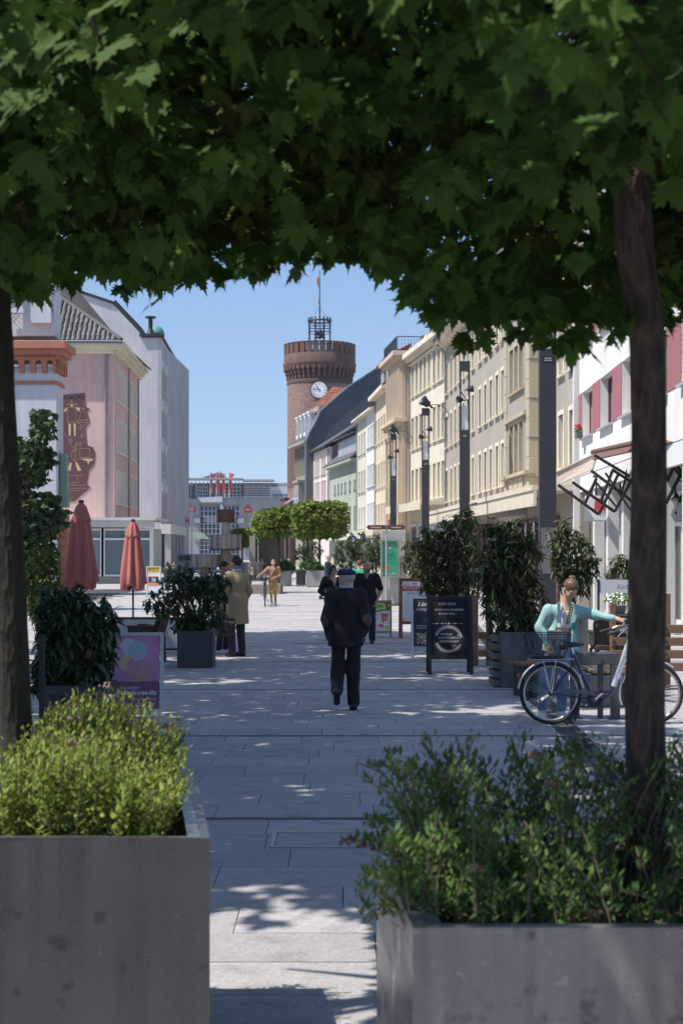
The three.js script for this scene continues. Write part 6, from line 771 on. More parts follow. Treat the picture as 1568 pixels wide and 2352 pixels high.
// ---------- people ----------
const V3 = (p) => (p.isVector3 ? p : V(...p));
function nets(f, lo, hi, cell) {                                  // surface nets: the zero surface of f as a smooth mesh
  const n = [0, 1, 2].map((i) => Math.max(2, Math.ceil((hi[i] - lo[i]) / cell)) + 1), [nx, ny, nz] = n, F = new Float32Array(nx * ny * nz), id = (i, j, k) => (k * ny + j) * nx + i;
  for (let k = 0; k < nz; k++) for (let j = 0; j < ny; j++) for (let i = 0; i < nx; i++) F[id(i, j, k)] = f(lo[0] + i * cell, lo[1] + j * cell, lo[2] + k * cell);
  const vi = new Int32Array(nx * ny * nz).fill(-1), pos = [], idx = [], E = [[0, 1], [0, 2], [0, 4], [1, 3], [1, 5], [2, 3], [2, 6], [3, 7], [4, 5], [4, 6], [5, 7], [6, 7]];
  for (let k = 0; k < nz - 1; k++) for (let j = 0; j < ny - 1; j++) for (let i = 0; i < nx - 1; i++) {
    let m = 0; const v = []; for (let c = 0; c < 8; c++) { const q = F[id(i + (c & 1), j + ((c >> 1) & 1), k + (c >> 2))]; v.push(q); if (q < 0) m |= 1 << c; } if (m === 0 || m === 255) continue;
    let x = 0, y = 0, z = 0, w = 0; for (const [a, b] of E) if ((v[a] < 0) !== (v[b] < 0)) { const t = v[a] / (v[a] - v[b]); x += lerp(a & 1, b & 1, t); y += lerp((a >> 1) & 1, (b >> 1) & 1, t); z += lerp(a >> 2, b >> 2, t); w++; }
    vi[id(i, j, k)] = pos.length / 3; pos.push(lo[0] + (i + x / w) * cell, lo[1] + (j + y / w) * cell, lo[2] + (k + z / w) * cell);
  }
  const qd = (a, b, c, d, flip) => { if (a < 0 || b < 0 || c < 0 || d < 0) return; flip ? idx.push(a, c, b, a, d, c) : idx.push(a, b, c, a, c, d); };
  for (let k = 1; k < nz - 1; k++) for (let j = 1; j < ny - 1; j++) for (let i = 1; i < nx - 1; i++) { const s = F[id(i, j, k)] < 0;
    if (s !== F[id(i + 1, j, k)] < 0) qd(vi[id(i, j - 1, k - 1)], vi[id(i, j, k - 1)], vi[id(i, j, k)], vi[id(i, j - 1, k)], !s);
    if (s !== F[id(i, j + 1, k)] < 0) qd(vi[id(i - 1, j, k - 1)], vi[id(i - 1, j, k)], vi[id(i, j, k)], vi[id(i, j, k - 1)], !s);
    if (s !== F[id(i, j, k + 1)] < 0) qd(vi[id(i - 1, j - 1, k)], vi[id(i, j - 1, k)], vi[id(i, j, k)], vi[id(i - 1, j, k)], !s); }
  const g = new THREE.BufferGeometry(); g.setAttribute('position', new THREE.Float32BufferAttribute(pos, 3)); g.setIndex(idx); g.computeVertexNormals(); return boxUV(g.toNonIndexed());
}
const smin = (a, b, k) => { const h = Math.max(k - Math.abs(a - b), 0) / k; return Math.min(a, b) - h * h * k * 0.25; };
function field(prims, o = {}) {                                   // prims: { a, b, ra, rb, k, flat: squash along z } or { c, r: [x, y, z], k, m: inverse turn }
  const L = prims.map((p) => { if (p.c) return { e: 1, c: V3(p.c), r: p.r, k: p.k ?? 0.02, q: p.q }; const a = V3(p.a), b = V3(p.b), d = b.clone().sub(a); return { a, d, dd: Math.max(1e-9, d.lengthSq()), ra: p.ra, rb: p.rb ?? p.ra, k: p.k ?? 0.03, fl: p.flat ?? 1 }; });
  const t = V();
  return (x, y, z) => { let s = 1e3; for (const p of L) { let v;
      if (p.e) { t.set(x - p.c.x, y - p.c.y, z - p.c.z); if (p.q) t.applyQuaternion(p.q); const u = Math.hypot(t.x / p.r[0], t.y / p.r[1], t.z / p.r[2]), w = Math.hypot(t.x / p.r[0] ** 2, t.y / p.r[1] ** 2, t.z / p.r[2] ** 2); v = w > 1e-6 ? u * (u - 1) / w : -Math.min(...p.r); }
      else { const X = x - p.a.x, Y = y - p.a.y, Z = z - p.a.z, h = clamp((X * p.d.x + Y * p.d.y + Z * p.d.z) / p.dd, 0, 1); v = Math.hypot(X - p.d.x * h, Y - p.d.y * h, (Z - p.d.z * h) / p.fl) - lerp(p.ra, p.rb, h); }
      s = s > 900 ? v : smin(s, v, p.k); }
    if (o.fold) s += o.fold * vnoise(x * (o.fx ?? 9), y * (o.fy ?? 5), z * 9); if (o.cut) s = o.cut(s, x, y, z); return s; };
}
function meshOf(prims, cell, o = {}) {
  const lo = [9, 9, 9], hi = [-9, -9, -9]; for (const p of prims) { const pts = p.c ? [V3(p.c)] : [V3(p.a), V3(p.b)], r = p.c ? Math.max(...p.r) : Math.max(p.ra, p.rb ?? p.ra) * Math.max(1, p.flat ?? 1); for (const q of pts) q.toArray().forEach((v, i) => { lo[i] = Math.min(lo[i], v - r); hi[i] = Math.max(hi[i], v + r); }); }
  return nets(field(prims, o), lo.map((v) => v - 0.03), hi.map((v) => v + 0.03), cell);
}
const SKIN = M('skin', [0.50, 0.29, 0.215], 0.6), SKIN2 = M('skin_tan', [0.40, 0.225, 0.16], 0.6), SHOEB = M('shoe_black', [0.015, 0.014, 0.014], 0.4), SHOEW = M('shoe_white', [0.62, 0.62, 0.64], 0.6);
const cloth = (key, rgb, o = {}) => M(key, rgb, 0.92, { map: T.cloth, sheen: 0.25, sheenRoughness: 0.7, ...o });
function hand(w, dir, nrm, side, curl) {                          // wrist, finger direction, palm normal, thumb side (+-1), curl 0..1
  const D = V3(dir).clone().normalize(), N = V3(nrm).clone().addScaledVector(D, -V3(nrm).dot(D)).normalize(), S = D.clone().cross(N).multiplyScalar(side), W = V3(w), P = (a, b, c) => W.clone().addScaledVector(D, a).addScaledVector(S, b).addScaledVector(N, c);
  const L = [{ a: P(-0.02, 0, 0), b: P(0.03, 0, 0), ra: 0.026, rb: 0.03, k: 0.02 }, { a: P(0.03, -0.016, 0), b: P(0.085, -0.026, 0), ra: 0.019, rb: 0.013, k: 0.02 }, { a: P(0.03, 0.0, 0), b: P(0.09, 0.0, 0), ra: 0.019, rb: 0.013, k: 0.02 }, { a: P(0.03, 0.016, 0), b: P(0.088, 0.024, 0), ra: 0.019, rb: 0.013, k: 0.02 }];
  [[0.027, 0.062], [0.009, 0.072], [-0.009, 0.067], [-0.027, 0.05]].forEach(([s, l]) => { let p = P(0.085, s, 0), a = curl * 0.7; for (let j = 0; j < 3; j++) { const q = p.clone().addScaledVector(D, Math.cos(a) * l * 0.38).addScaledVector(N, Math.sin(a) * l * 0.38); L.push({ a: p, b: q, ra: 0.0092 - j * 0.001, rb: 0.0085 - j * 0.001, k: 0.006 }); p = q; a += curl * 0.8; } });
  L.push({ a: P(0.02, 0.026, 0.004), b: P(0.055, 0.05, 0.014), ra: 0.014, rb: 0.0105, k: 0.015 }, { a: P(0.055, 0.05, 0.014), b: P(0.082, 0.05, 0.03), ra: 0.0105, rb: 0.008, k: 0.006 }); return L;
}
function person(label, pos, ry, o) {
  const t = thing('person', label, 'person', pos, ry, o.group), s = o.scale ?? 1, inner = t; if (s !== 1) t.scale.setScalar(s);
  const J = { head: [0, 1.6, 0.03], neck: [0, 1.45, 0], chest: [0, 1.27, 0], belly: [0, 1.08, 0.01], pelvis: [0, 0.95, 0], sL: [0.18, 1.4, 0], sR: [-0.18, 1.4, 0], eL: [0.235, 1.12, -0.03], eR: [-0.235, 1.12, -0.03], wL: [0.25, 0.87, 0.04], wR: [-0.25, 0.87, 0.04], hL: [0.09, 0.92, 0], hR: [-0.09, 0.92, 0], kL: [0.1, 0.5, 0.02], kR: [-0.1, 0.5, 0.02], aL: [0.105, 0.09, -0.02], aR: [-0.105, 0.09, -0.02], ...(o.J || {}) };
  const j = {}; for (const k in J) j[k] = V3(J[k]); const g = o.girth ?? 1, c = o.cell ?? 0.014, qh = new THREE.Quaternion().setFromEuler(new THREE.Euler(o.pitch ?? 0, o.yaw ?? 0, o.tiltz ?? 0, 'YXZ')), qi = qh.clone().invert(), hp = (x, y, z) => V(x, y, z).applyQuaternion(qh).add(j.head), E = (x, y, z, r, k) => ({ c: hp(x, y, z), r, k, q: qi });
  // body
  const arms = ['L', 'R'].flatMap((d) => [{ a: j['s' + d], b: j['e' + d], ra: 0.05 * g, rb: 0.04, k: 0.03 }, { a: j['e' + d], b: j['w' + d], ra: 0.04, rb: 0.026, k: 0.02 }]);
  const legs = ['L', 'R'].flatMap((d) => [{ a: j['h' + d], b: j['k' + d], ra: 0.082 * g, rb: 0.052, k: 0.04 }, { a: j['k' + d], b: j['a' + d], ra: 0.054, rb: 0.036, k: 0.03 }]);
  const torso = (e) => [{ a: j.pelvis.clone().add(V(-0.07, 0, 0)), b: j.pelvis.clone().add(V(0.07, 0, 0)), ra: (0.105 + e) * g, k: 0.06, flat: 0.95 }, { a: j.pelvis, b: j.belly, ra: (0.125 + e) * g, rb: (0.125 + e) * g, k: 0.06, flat: 0.85 }, { a: j.belly, b: j.chest, ra: (0.125 + e) * g, rb: (0.145 + e) * g, k: 0.06, flat: 0.82 }, { a: j.sL.clone().lerp(j.chest, 0.25).add(V(0, -0.02, 0)), b: j.sR.clone().lerp(j.chest, 0.25).add(V(0, -0.02, 0)), ra: (0.082 + e) * g, k: 0.07, flat: 0.95 }];
  const neck = { a: j.neck.clone().add(V(0, -0.04, -0.005)), b: hp(0, -0.05, -0.015), ra: 0.056, rb: 0.05, k: 0.03 };
  const headP = [E(0, 0.035, -0.012, [0.074, 0.092, 0.094], 0.02), E(0, -0.035, 0.018, [0.058, 0.078, 0.066], 0.04), E(0, -0.088, 0.05, [0.026, 0.02, 0.024], 0.03), { a: hp(0, 0.015, 0.083), b: hp(0, -0.024, 0.103), ra: 0.009, rb: 0.0145, k: 0.014 }, { a: hp(-0.035, 0.026, 0.073), b: hp(0.035, 0.026, 0.073), ra: 0.011, k: 0.018 }, E(0, -0.056, 0.083, [0.024, 0.007, 0.010], 0.008), E(0, -0.067, 0.081, [0.02, 0.007, 0.010], 0.008), E(0.077, -0.005, -0.008, [0.01, 0.032, 0.02], 0.008), E(-0.077, -0.005, -0.008, [0.01, 0.032, 0.02], 0.008), E(0.035, -0.022, 0.066, [0.022, 0.02, 0.02], 0.02), E(-0.035, -0.022, 0.066, [0.022, 0.02, 0.02], 0.02), neck];
  const fine = o.fine ?? 0.006, bodyG = [meshOf([...torso(-0.01), ...arms, ...legs, { a: j.neck.clone().add(V(0, -0.08, 0)), b: hp(0, -0.04, -0.01), ra: 0.06, rb: 0.052, k: 0.06 }, E(0, 0.0, 0, [0.05, 0.08, 0.06], 0.02)], c), meshOf(headP, fine)];
  for (const d of ['L', 'R']) { const h = o['hand' + d]; if (h === null) continue; const dir = h?.dir ?? j['w' + d].clone().sub(j['e' + d]).toArray(), nr = h?.nrm ?? [d === 'L' ? -1 : 1, 0, 0.1]; bodyG.push(meshOf(hand(j['w' + d], dir, nr, (d === 'L' ? 1 : -1) * (h?.flip ? -1 : 1), h?.curl ?? 0.45), o.fineHand ?? 0.005)); }
  const body = part(t, 'body', bodyG, o.skin || SKIN);
  for (const sx of [-1, 1]) { const e = part(body, 'eye', ball(0.0085, ...hp(sx * 0.031, 0.006, 0.0775).toArray(), 1, 1, 1, 8), M('eye_dark', [0.14, 0.10, 0.085], 0.3)); }
  part(body, 'lips', meshOf([E(0, -0.0575, 0.0855, [0.022, 0.004, 0.009], 0.004), E(0, -0.066, 0.084, [0.018, 0.005, 0.009], 0.004)], 0.003), M('lips', [0.33, 0.13, 0.11], 0.5));
  // clothes
  if (o.trousers) part(t, o.trousers.name || 'trousers', meshOf([...torso(0.004).slice(0, 2), ...['L', 'R'].flatMap((d) => { const r = o.trousers.r ?? 0.062, e = o.trousers.end ?? 0.98; return [{ a: j['h' + d], b: j['k' + d], ra: 0.094 * g, rb: r + 0.006, k: 0.045 }, { a: j['k' + d], b: j['k' + d].clone().lerp(j['a' + d], e), ra: r + 0.006, rb: o.trousers.hem ?? r, k: 0.03 }]; })], c, { fold: o.trousers.fold ?? 0.006, fy: 11, cut: (s, x, y) => Math.max(s, y - (o.trousers.top ?? 1.02)) }), o.trousers.m);
  if (o.top) { const T2 = o.top, e = T2.e ?? 0.014, sl = T2.sleeve ?? 0.96, pr = [...torso(e)]; if (T2.hem < 0.88) pr.push({ a: j.pelvis.clone().add(V(-0.06, 0.02, 0)), b: V(j.pelvis.x - 0.07, T2.hem - 0.06, j.pelvis.z - 0.02), ra: 0.12 * g + e, rb: (T2.flare ?? 0.14) * g, k: 0.06, flat: 0.9 }, { a: j.pelvis.clone().add(V(0.06, 0.02, 0)), b: V(j.pelvis.x + 0.07, T2.hem - 0.06, j.pelvis.z - 0.02), ra: 0.12 * g + e, rb: (T2.flare ?? 0.14) * g, k: 0.06, flat: 0.9 });
    const ar = T2.arm ?? 0.016; if (sl > 0) for (const d of ['L', 'R']) { const hiE = Math.min(1, sl * 2), loE = Math.max(0, sl * 2 - 1); pr.push({ a: j['s' + d], b: j['s' + d].clone().lerp(j['e' + d], hiE), ra: 0.062 * g + ar, rb: 0.046 + ar, k: 0.05 }); if (loE > 0) pr.push({ a: j['e' + d], b: j['e' + d].clone().lerp(j['w' + d], loE), ra: 0.046 + ar, rb: 0.032 + ar, k: 0.03 }); }
    if (T2.collar) pr.push({ a: j.neck.clone().add(V(-0.03, -0.03, -0.01)), b: j.neck.clone().add(V(0.03, -0.03, -0.01)), ra: 0.062, k: 0.04 });
    part(t, T2.name || 'jacket', meshOf(pr, c, { fold: T2.fold ?? 0.008, fy: T2.fy ?? 5, cut: (s, x, y, z) => { const hem = Math.abs(x - j.pelvis.x) < 0.34 && z < 0.34 ? T2.hem - y : -1; const arm = Math.min(Math.hypot(x - j.wL.x, y - j.wL.y, z - j.wL.z), Math.hypot(x - j.wR.x, y - j.wR.y, z - j.wR.z), Math.hypot(x - j.eL.x, y - j.eL.y, z - j.eL.z), Math.hypot(x - j.eR.x, y - j.eR.y, z - j.eR.z)); s = Math.max(s, arm > 0.2 || T2.hem < 0.85 ? hem : -1); if (T2.open) s = Math.max(s, T2.open(x, y, z)); return s; } }), T2.m); }
  if (o.under) part(t, o.under.name || 'shirt', meshOf(torso(0.004), c, { cut: (s, x, y) => Math.max(s, o.under.hem - y, y - (o.under.top ?? 9)) }), o.under.m);
  if (o.shoes) for (const d of ['L', 'R']) { const a = j['a' + d], tw = o.shoes['t' + d] ?? [0, -0.05, 0.16], toe = a.clone().add(V3(tw)), up = V3(o.shoes['u' + d] ?? [0, 1, 0]).clone().normalize(), sole = a.clone().addScaledVector(up, -0.09), f = toe.clone().sub(a); f.addScaledVector(up, -f.dot(up)).normalize();
    part(t, 'shoe', meshOf([{ a: a.clone().addScaledVector(f, -0.025).addScaledVector(up, -0.03), b: a.clone().addScaledVector(up, 0.02), ra: 0.046, rb: 0.043, k: 0.02 }, { a: a.clone().addScaledVector(f, -0.02).addScaledVector(up, -0.05), b: a.clone().addScaledVector(f, 0.15).addScaledVector(up, -0.062), ra: 0.044, rb: 0.04, k: 0.04 }], 0.008, { cut: (s, x, y, z) => Math.max(s, -((x - sole.x) * up.x + (y - sole.y) * up.y + (z - sole.z) * up.z)) }), o.shoes.m); }
  const H = o.hair; if (H) part(t, 'hair', meshOf(H.prims ? H.prims(E, hp) : [E(0, 0.042, -0.018, [0.083, 0.096, 0.102], 0.02), ...(H.extra ? H.extra(E, hp) : [])], fine, { fold: H.fold ?? 0.004, fx: 40, fy: 40, cut: H.prims ? null : (s, x, y, z) => { const q = V(x, y, z).sub(j.head).applyQuaternion(qi); return Math.max(s, q.z * 0.8 - (H.front ?? 0.045) - (q.y > 0 ? (q.y - 0.02) * 0.75 : 0), q.z > -0.03 ? (H.low ?? -0.01) - q.y - (q.z < 0.02 ? 0.02 : 0) : (H.back ?? -0.08) - q.y, H.top !== undefined ? q.y - H.top : -1); } }), H.m);
  return Object.assign(t, { j, hp, E, qh });
}
const HAIRB = M('hair_dark', [0.022, 0.015, 0.012], 0.55), HAIRG = M('hair_grey', [0.36, 0.34, 0.33], 0.7), HAIRC = M('hair_chestnut', [0.12, 0.065, 0.035], 0.5), JEANS_D = cloth('jeans_dark', [0.022, 0.026, 0.042]), BLACKC = cloth('cloth_black', [0.011, 0.011, 0.013]);
// old man walking away
{ const d = 17.6, chk = grain(256, (u, v) => { const a = (x, w) => (Math.abs(((x * 8) % 1) - 0.5) < w ? 1 : 0); return [0.55 + 0.5 * a(u, 0.08) + 0.3 * a(v, 0.06), 0.55 + 0.5 * a(u, 0.08) + 0.3 * a(v, 0.06), 0.6 + 0.6 * a(u, 0.08) + 0.35 * a(v, 0.06)].map((q) => q * 0.6); }, 0.42);
  const JK = M('checked_cloth', [0.020, 0.022, 0.034], 0.95, { map: chk, sheen: 0.2 });
  const t = person('old man in dark checked jacket and navy flat cap walking away', [gx(795, d), 0, -d], PI, { girth: 0.96, cell: 0.011, yaw: 0.95, scale: 1.025, J: { head: [0.0, 1.585, 0.06], neck: [0, 1.45, 0.0], sL: [0.165, 1.4, 0], sR: [-0.165, 1.4, 0], eL: [0.235, 1.10, -0.06], wL: [0.2, 0.90, 0.10], eR: [-0.235, 1.10, -0.04], wR: [-0.2, 0.90, 0.12], kL: [0.10, 0.54, 0.04], aL: [0.115, 0.25, -0.12], kR: [-0.085, 0.50, 0.03], aR: [-0.085, 0.09, -0.0], hL: [0.095, 0.92, 0], hR: [-0.095, 0.92, 0] },
    trousers: { m: BLACKC, r: 0.074, hem: 0.078, end: 0.96, fold: 0.01, top: 1.0 }, top: { m: JK, hem: 0.775, flare: 0.15, e: 0.026, arm: 0.02, fold: 0.014, fy: 6, sleeve: 0.98, collar: true }, shoes: { m: SHOEB, tL: [0.0, -0.13, 0.10], uL: [0, 0.72, 0.7] },
    hair: { m: HAIRG, front: 0.02, low: -0.03, back: -0.06, top: 0.05 } });
  part(t, 'cap', [meshOf([t.E(0, 0.072, -0.016, [0.098, 0.046, 0.112], 0.02), t.E(0, 0.082, 0.03, [0.086, 0.030, 0.085], 0.04), t.E(0, 0.05, 0.10, [0.062, 0.010, 0.042], 0.02)], 0.006, { fold: 0.003, fx: 30, fy: 30 })], cloth('cap_navy', [0.018, 0.021, 0.055]));
  part(t, 'beard', meshOf([t.E(0, -0.085, 0.05, [0.045, 0.035, 0.042], 0.02), t.E(0.045, -0.05, 0.025, [0.022, 0.05, 0.04], 0.02), t.E(-0.045, -0.05, 0.025, [0.022, 0.05, 0.04], 0.02), t.E(0, -0.043, 0.09, [0.03, 0.008, 0.014], 0.01)], 0.006, { fold: 0.006, fx: 50, fy: 50 }), M('beard_grey', [0.34, 0.33, 0.34], 0.9));
  for (const s of [1, -1]) part(t, 'elbow_patch', meshOf([{ c: [s * 0.248, 1.09, -0.085], r: [0.055, 0.085, 0.055] }], 0.01), M('patch_brown', [0.055, 0.035, 0.028], 0.7));
  part(t, 'shirt_collar', meshOf([{ a: [-0.03, 1.475, 0.01], b: [0.03, 1.475, 0.01], ra: 0.058, k: 0.02 }], 0.008, { cut: (s, x, y) => Math.max(s, y - 1.505, 1.475 - y) }), cloth('collar_pale', [0.42, 0.44, 0.52])); }
// man in the trench coat, his briefcase and the man he talks to
{ const d = 26.4, px = 543, COAT = cloth('coat_beige', [0.40, 0.285, 0.155]); const t = person('dark haired man in beige trench coat seen from behind', [gx(px, d), 0, -d], -2.45, { scale: 1.075, girth: 0.97, yaw: 0.35, J: { eR: [-0.235, 1.12, -0.03], wR: [-0.22, 0.88, 0.08], eL: [0.235, 1.12, 0.0], wL: [0.22, 0.9, 0.12] }, skin: SKIN2, trousers: { m: M('trousers_charcoal', [0.03, 0.032, 0.037], 0.9, { map: T.cloth }), r: 0.066, hem: 0.064 }, top: { m: COAT, name: 'trench_coat', hem: 0.56, flare: 0.16, e: 0.026, arm: 0.018, fold: 0.02, fy: 2.2, collar: true }, shoes: { m: SHOEB }, hair: { m: HAIRB, front: 0.04, low: -0.01, back: -0.07 } });
  part(t, 'shirt_collar', meshOf([{ a: [-0.03, 1.48, -0.005], b: [0.03, 1.48, -0.005], ra: 0.062, k: 0.02 }], 0.008, { cut: (s, x, y) => Math.max(s, y - 1.505, 1.46 - y) }), mats.collar_pale);
  const db = 26.2, b = thing('briefcase', 'dark brown leather briefcase hanging beside the trench coat man', 'bag', [gx(514, db), hy(1462, db), -db], 0.2), LE = M('leather_brown', [0.045, 0.026, 0.020], 0.4, { map: T.stain }); part(b, 'body', rbox(0.42, 0.33, 0.13, 0.03, 0, 0.175, 0), LE); part(b, 'flap', [rbox(0.2, 0.28, 0.03, 0.012, 0.1, 0.19, 0.075), box(0.2, 0.05, 0.012, 0.1, 0.28, 0.096)], LE); part(b, 'clasp', rbox(0.17, 0.035, 0.012, 0.004, 0.1, 0.262, 0.106), M('leather_light', [0.30, 0.20, 0.14], 0.35)); part(b, 'strap', tube([[-0.18, 0.33, 0], [-0.12, 0.6, -0.03], [0.06, 0.98, -0.06], [0.16, 0.6, -0.03], [0.19, 0.33, 0]], 0.012, 24, 6), LE); part(b, 'handle', tube([[-0.07, 0.33, 0], [-0.05, 0.39, 0], [0.05, 0.39, 0], [0.07, 0.33, 0]], 0.012, 12, 6), LE);
  person('man in dark clothes and white sneakers half hidden by the laurel bush', [gx(513, 27.1), 0, -27.1], 1.0, { scale: 1.02, yaw: 0.2, skin: SKIN2, trousers: { m: JEANS_D, r: 0.06 }, top: { m: BLACKC, hem: 0.9, fold: 0.008 }, shoes: { m: SHOEW }, hair: { m: HAIRB, front: 0.04, low: 0.01, back: -0.06 } }); }
// bald man and woman in black
person('bald bearded man in black polo shirt with hand in pocket', [gx(843, 30), 0, -30], -0.12, { scale: 1.0, girth: 1.12, yaw: -0.75, pitch: 0.1, skin: SKIN2, J: { eL: [0.29, 1.12, -0.03], wL: [0.215, 0.90, 0.10], eR: [-0.28, 1.12, 0.0], wR: [-0.2, 0.9, 0.1] }, handL: { curl: 0.5, dir: [-0.3, -0.9, 0.2] }, trousers: { m: JEANS_D, r: 0.068 }, top: { m: BLACKC, name: 'polo_shirt', hem: 0.88, e: 0.02, sleeve: 0.42, collar: true, fold: 0.01, open: (x, y, z) => (z > 0.02 && y > 1.36 ? 0.012 + (y - 1.36) * 0.3 - Math.abs(x) : -1) }, shoes: { m: SHOEB },
  hair: { m: M('stubble', [0.11, 0.075, 0.06], 0.9), prims: (E) => [E(0, -0.08, 0.04, [0.046, 0.03, 0.042], 0.02), E(0.05, -0.05, 0.015, [0.017, 0.05, 0.04], 0.02), E(-0.05, -0.05, 0.015, [0.017, 0.05, 0.04], 0.02), E(0, -0.043, 0.086, [0.03, 0.008, 0.012], 0.01)] } });
{ const t = person('dark haired woman in black jacket and sunglasses beside the bald man', [gx(764, 31), 0, -31], 0.35, { scale: 0.95, yaw: 0.3, girth: 0.98, J: { eR: [-0.30, 1.13, -0.02], wR: [-0.18, 1.0, 0.17], eL: [0.25, 1.1, 0], wL: [0.2, 0.9, 0.1] }, trousers: { m: BLACKC, r: 0.055 }, top: { m: BLACKC, hem: 0.84, e: 0.02, fold: 0.01, open: (x, y, z) => (z > 0.02 && y > 1.27 ? 0.01 + (y - 1.27) * 0.45 - Math.abs(x - 0.01) : -1) }, shoes: { m: SHOEB }, hair: { m: HAIRB, front: 0.05, low: -0.04, back: -0.1, fold: 0.012, extra: (E) => [E(0.06, -0.02, -0.03, [0.05, 0.08, 0.06], 0.03), E(-0.06, -0.02, -0.03, [0.05, 0.08, 0.06], 0.03), E(0, 0.0, -0.07, [0.08, 0.09, 0.06], 0.03)] } });
  part(t, 'sunglasses', meshOf([t.E(0.03, 0.008, 0.09, [0.026, 0.02, 0.008], 0.006), t.E(-0.03, 0.008, 0.09, [0.026, 0.02, 0.008], 0.006), t.E(0, 0.012, 0.092, [0.03, 0.004, 0.005], 0.004)], 0.004), M('sunglass', [0.012, 0.012, 0.015], 0.15)); part(t, 'bag_strap', bar([-0.14, 1.44, 0.08], [0.1, 1.12, 0.165], 0.02, 0.008), M('strap_tan', [0.3, 0.2, 0.14], 0.6)); }
person('person with red brown hair in green shirt behind the bald man', [gx(824, 43), 0, -43], 2.6, { scale: 0.95, cell: 0.018, fine: 0.009, yaw: 0.4, trousers: { m: M('trousers_tan', [0.3, 0.24, 0.18], 0.9) }, top: { m: cloth('shirt_green', [0.02, 0.28, 0.16]), name: 'shirt', hem: 0.9, sleeve: 0.4 }, shoes: { m: SHOEB }, hair: { m: M('hair_auburn', [0.15, 0.025, 0.03], 0.6), front: 0.045, low: -0.03, back: -0.1 } });
person('grey haired man in dark blue suit walking to the right', [gx(753, 55), 0, -55], 1.35, { scale: 1.02, cell: 0.018, fine: 0.009, J: { kL: [0.1, 0.5, 0.16], aL: [0.1, 0.12, 0.24], kR: [-0.1, 0.5, -0.04], aR: [-0.1, 0.13, -0.26] }, trousers: { m: cloth('suit_blue', [0.03, 0.045, 0.085]) }, top: { m: mats.suit_blue ?? cloth('suit_blue', [0.03, 0.045, 0.085]), hem: 0.82, collar: true }, shoes: { m: SHOEB }, hair: { m: HAIRG, front: 0.03, low: 0.0, back: -0.06 } });
// woman pushing a bicycle towards the camera
{ const t = person('short haired woman in tan jacket and mustard trousers pushing a bicycle', [gx(628, 49.5), 0, -49.5], -0.1, { scale: 0.94, cell: 0.014, fine: 0.008, yaw: 0.25, J: { eR: [-0.32, 1.25, 0.15], wR: [-0.5, 1.12, 0.32], eL: [0.27, 1.12, 0.02], wL: [0.1, 1.06, 0.2], kR: [-0.07, 0.52, 0.1], aR: [-0.06, 0.13, 0.05], kL: [0.07, 0.5, 0.02], aL: [0.07, 0.1, -0.04] }, trousers: { m: cloth('mustard', [0.40, 0.27, 0.10]), r: 0.05, hem: 0.044, end: 0.9 }, top: { m: cloth('jacket_tan', [0.30, 0.175, 0.105]), hem: 0.88, e: 0.02, fold: 0.008, collar: true }, shoes: { m: M('shoe_bluewhite', [0.4, 0.43, 0.55], 0.6) }, hair: { m: M('hair_sandy', [0.22, 0.14, 0.09], 0.6), front: 0.035, low: 0.02, back: -0.06 } }); part(t, 'bag_strap', [bar([0.14, 1.43, 0.1], [-0.1, 1.0, 0.17], 0.025, 0.008)], DARK); }
// seated and distant people
const SIT = { head: [0, 1.22, 0.06], neck: [0, 1.07, 0.02], chest: [0, 0.9, 0], belly: [0, 0.7, 0], pelvis: [0, 0.52, 0], sL: [0.18, 1.02, 0], sR: [-0.18, 1.02, 0], eL: [0.24, 0.76, 0.08], eR: [-0.24, 0.76, 0.08], wL: [0.16, 0.68, 0.3], wR: [-0.16, 0.68, 0.3], hL: [0.1, 0.5, 0.02], hR: [-0.1, 0.5, 0.02], kL: [0.12, 0.5, 0.42], kR: [-0.12, 0.5, 0.42], aL: [0.12, 0.09, 0.4], aR: [-0.12, 0.09, 0.4] };
[['seated person in orange shirt before the stage box', 643, 88, [0.5, 0.14, 0.05], 1.0, HAIRB, 0.35], ['seated person with white hat beside the orange shirted one', 664, 88, [0.03, 0.03, 0.04], -0.8, SHOEW, 0.35], ['seated person with bare shoulders and dark bun at the left cafe', 384, 68, [0.03, 0.03, 0.035], 2.7, HAIRB, 0.4], ['seated person in dark blue with fair hair at the left cafe', 402, 70, [0.03, 0.045, 0.07], -0.4, HAIRC, 0.35], ['seated dark haired person right of the fountain drum', 601, 92, [0.04, 0.04, 0.05], 2.9, HAIRB, 0.35]].forEach(([l, px, d, col, ry, hm, up], i) => { const t = person(l, [gx(px, d), 0, -d], ry, { cell: 0.02, fine: 0.011, fineHand: 0.009, J: SIT, trousers: { m: JEANS_D, top: 0.62 }, top: { m: cloth('seat_top_' + i, col), name: 'shirt', hem: 0.5, sleeve: i === 2 ? 0.05 : 0.9 }, shoes: { m: SHOEB }, hair: { m: hm, front: 0.045, low: 0.0, back: -0.08, extra: i === 2 ? (E) => [E(0, 0.14, -0.04, [0.04, 0.04, 0.04], 0.02)] : null } });
  const s = thing('stool', ['dark stool under the person in orange shirt', 'dark stool under the person with white hat', 'dark stool under the bare shouldered person at the left cafe', 'dark stool under the fair haired person at the left cafe', 'dark stool under the person right of the fountain'][i], 'stool', [gx(px, d), 0, -d], ry); part(s, 'seat', cyl(0.2, 0.2, 0.05, 16, 0, 0.4, 0), DARK); part(s, 'leg', [cyl(0.03, 0.03, 0.38, 8, 0, 0.19, 0), cyl(0.18, 0.16, 0.02, 16, 0, 0.01, 0)], DARK); });
